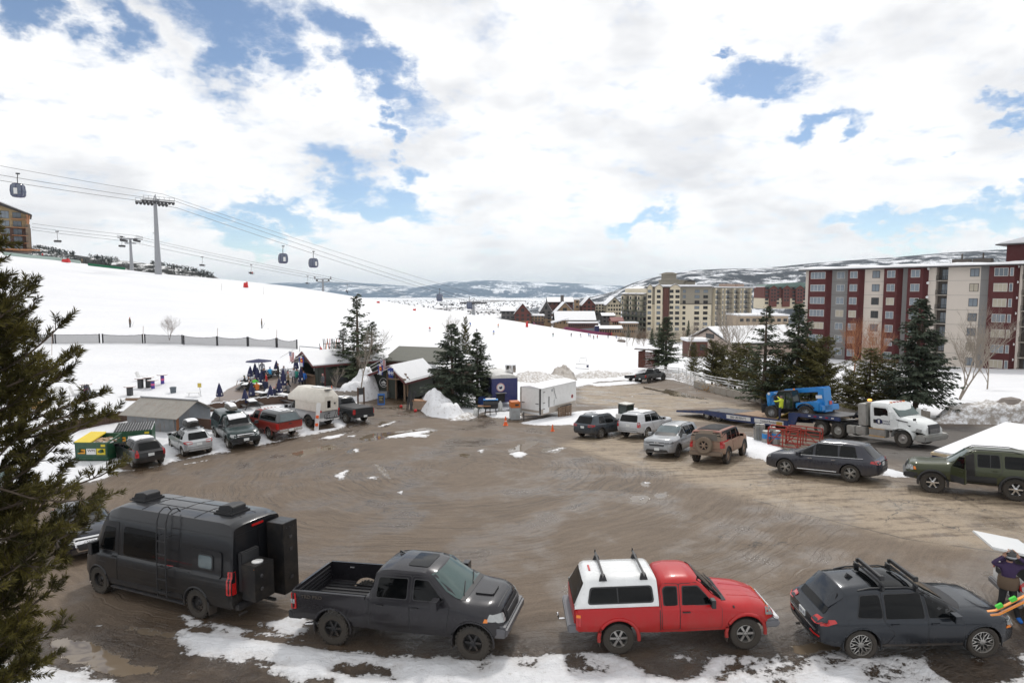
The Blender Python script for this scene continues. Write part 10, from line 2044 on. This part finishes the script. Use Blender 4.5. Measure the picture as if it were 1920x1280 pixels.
def low_trailer():
 a=Vector(P(1745,846,28.2)); b_=Vector(P(1882,794,34.6)); z=(a.z+b_.z)/2; f=Vector((b_.x-a.x,b_.y-a.y)); yaw=atan2(f.y,f.x); L=f.length; zg=gz(a.x,a.y); r=thing('low_trailer','long low trailer with a flat white snow-covered roof and cream edges behind the olive wagon','trailer',(a.x,a.y,zg),yaw); H=z-zg; W_=3.0
 q=B(); q.box((L/2,-W_/2,H*.62),(L-.1,W_-.1,H*.7)); q.bd('box_body',M_navy2,r); q=B(); q.box((L/2,-W_/2,H-.05),(L,W_,.12)); q.bd('roof_edge',mat('cream_edge',(.55,.45,.30),.6),r); q=B(); q.box((L/2,-W_/2,H+.05),(L-.14,W_-.14,.10)); q.bd('roof_snow',MS,r,bevel=.03)
 q=B(); q.box((L*.6,-W_-.02,H*.5),(L*.7,.1,.25)); q.bd('side_stripe',MW,r)
 for x in (L*.35,L*.45):
  for y in (-.15,-W_+.15): q=B(); q.lt([(.33,-.1),(.36,0),(.33,.1)],(x,y,.36),'Y',14); q.bd('wheel',MRB,r)
M_navy2=mat('navy_body',(.02,.03,.10),.5)
low_trailer()
def bench_frame():
 g=G(1090,698); x,y,z=P(1092,692,110); r=thing('lift_bench','old lift chair frame standing on the snow beyond the dirt pile','bench',(x,y,z),.2); q=B(); q.tb([(-1.2,0,.2),(-1.2,0,1.0),(1.2,0,.8),(1.2,0,0),(-1.2,0,.2)],.05,4); q.bd('seat_frame',MST,r); q=B(); q.tb([(-.5,0,1.3),(-.5,0,2.0),(.7,0,2.1),(.7,0,1.4)],.04,4); q.bd('hanger_frame',MST,r); q=B(); q.box((.95,0,.5),(.35,.1,.4)); q.bd('blue_plate',M_navy,r)
bench_frame()
def ski_rack(label,u,v,n,cols):
 g=G(u,v); r=thing('ski_rack',label,'ski rack',tuple(g),.1); q=B(); q.tb([(-1.1,0,1.0),(1.1,0,1.0)],.05,5); q.bd('rail',M_wood,r)
 for k in range(n): q=B(); x=-1.0+2.0*k/(n-1); q.box((x,-.2,.85),(.09,.03,1.7),rx=.22*(1 if k%2 else -1),ry=.12*((k*7)%3-1)); q.bd('ski',PM[cols[k%len(cols)]],r)
ski_rack('rack of leaning skis behind the bar hut roof',622,658,11,['black','grey','orange','black','red','grey']); ski_rack('rack crowded with dark skis left of the lone spruce',1222,641,12,['black','grey','black','navy'])
g=G(586,664); q=B(); q.tb([(-1.6,0,0),(-1.6,0,1.0),(.9,0,.8),(.95,0,0)],.07,6); tag(q.bd('pipe_rail',MST,None,tuple(g)),'bent grey pipe rail on the snow behind the bar hut','rail')
g=G(601,663); r=thing('flag','small red and white flag on a post behind the bar hut','flag',tuple(g)); q=B(); q.tb([(0,0,0),(-.1,0,1.3)],.04,4); q.bd('pole',MK,r); q=B(); q.add([(0,0,.2),(.55,0,.1),(0,0,1.0)],[(0,1,2)]); q.bd('cloth',M_redpad,r)
g=G(1165,641); q=B(); q.ell((0,0,.3),(2.0,1.4,.9),9,5); tag(q.bd('rock',mat('boulder_grey'),None,tuple(g)),'snow-free rocks at the foot of the slope near the lone spruce','rock')
# telehandler worker
wx,wy,wz=(RM@Vector((-8.55,-1.6,.84))); person('worker in a high-visibility vest and dark trousers climbing into the telehandler','climb',('hiviz','navy','black','skin','navy'),wx,wy,rdn(30),z=wz,h=1.02)
# foreground person by the white crossover
def near_person():
 g=G(1886,1158); rz=rdn(160)
 r=person('person in purple and brown ski jacket and black trousers holding both hands to the helmet','heads',('purple','black','blue','skin','black'),g.x,g.y,rz,h=.98)
 q=B(); q.ell((0,.02,1.68),(.135,.155,.15),14,9); q.bd('helmet',mat('helmet_black',(.02,.02,.022),.35,coat=.5),r,smooth=True); q=B(); q.tb([(.11*cos(a),.06+.11*sin(a),1.66) for a in np.linspace(-.2,3.34,9)],.03,5); q.bd('goggles',mat('goggle_grey',(.25,.26,.28),.2,coat=.6),r,smooth=True)
 q=B(); q.lt([(.20,.80),(.235,.86),(.235,1.04),(.22,1.12)],n=16); o=q.bd('jacket_hem',PM['brown'],r,smooth=True); o.scale=(1,.78,1)
 q=B(); q.ell((0,-.12,1.45),(.16,.10,.13),10,6); q.bd('hood',PM['purple'],r,smooth=True)
 # hands with fingers pressed on the helmet
 for s in (1,-1):
  n=[(s*.185,.07,1.655,.032,.6),(s*.135,.06,1.735,.036,.55)]; e=[(0,1)]
  for k in range(4):
   a=-.045+.03*k; b0=len(n); n+=[(s*.115,.06+a,1.775,.0105),(s*.08,.055+a*1.2,1.81,.0095),(s*(.045-.008*abs(k-1.5)),.05+a*1.3,1.835,.0085)]; e+=[(1,b0),(b0,b0+1),(b0+1,b0+2)]
  b0=len(n); n+=[(s*.15,.115,1.69,.013),(s*.12,.15,1.71,.010)]; e+=[(0,b0),(b0,b0+1)]
  o=link('hand',skin_mesh('hand',n,e,[3]*len(e)),r); o.material_slots[3].link='OBJECT'; o.material_slots[3].material=PM['skin']
near_person()
def near_skis():
 a=Vector(P(1872,1150,12.6)); r=thing('skis','pair of orange skis with green bindings held out beside the white crossover','skis'); b_=Vector(P(1990,1092,12.2)); d=(b_-a); L=d.length; M=d.normalized().to_track_quat('X','Z').to_matrix().to_4x4(); M.translation=a
 for k in (0,1): q=B(); q.box((L/2,.05*k-.02,.07*k),(L,.085,.018)); q.pz([(0,.07*k-.008),(-.14,.07*k+.05),(-.14,.07*k+.06),(0,.07*k+.01)],'Y',.05*k-.06,.05*k+.02); q.bd('ski',mat('ski_orange',(.80,.28,.02),.3,coat=.5),r,bevel=.004)
 for x in (.12,.42): q=B(); q.box((x,.0,.13),(.14,.09,.07)); q.bd('binding',PM['green'],r,bevel=.01)
 r.matrix_world=M
near_skis()
# small valley houses
def cottages():
 rn=random.Random(12); hw=[mat('house_tan',(.22,.15,.10),.9),mat('house_grey',(.17,.16,.15),.9),mat('house_cream',(.36,.31,.25),.9)]
 for k in range(46):
  d=rn.uniform(440,980); u=rn.uniform(700,1015) if k<34 else rn.uniform(900,1180); a,_=ray(u,600); x=a*d; z=vz(x,d); w=rn.uniform(8,14); r=thing('house','small snow-roofed house among the tan brush in the valley','house',(x,d,z),rn.uniform(-.5,.5),'small snow-roofed houses in the valley')
  q=B(); q.box((0,0,1.6),(w,w*.8,4.4)); q.bd('wall',hw[k%3],r); q=B(); q.pz([(-w*.5-.6,3.6),(w*.5+.6,3.6),(0,3.6+w*.28)],'X',-w*.5,w*.5) if k%2 else q.pz([(-w*.5-.6,3.6),(w*.5+.6,3.6),(0,3.6+w*.28)],'Y',-w*.45,w*.45); q.bd('roof_snow',MS,r)
cottages()
# haze
def haze():
 q=B(); q.box((0,4000,60),(36000,25000,560)); o=q.bd('haze',mat('haze_tmp')); m=bpy.data.materials.new('air'); m.use_nodes=True; nt=m.node_tree; nt.nodes.clear(); out=N(nt,'OutputMaterial'); v=N(nt,'VolumePrincipled',{'Color':(.72,.87,1.0,1),'Density':HAZE,'Anisotropy':.55}); nt.links.new(v.outputs[0],out.inputs['Volume']); o.data.materials.clear(); o.data.materials.append(m); o['kind']='stuff'; o['label']='thin blue air haze over the valley'
HAZE=5e-5
haze()
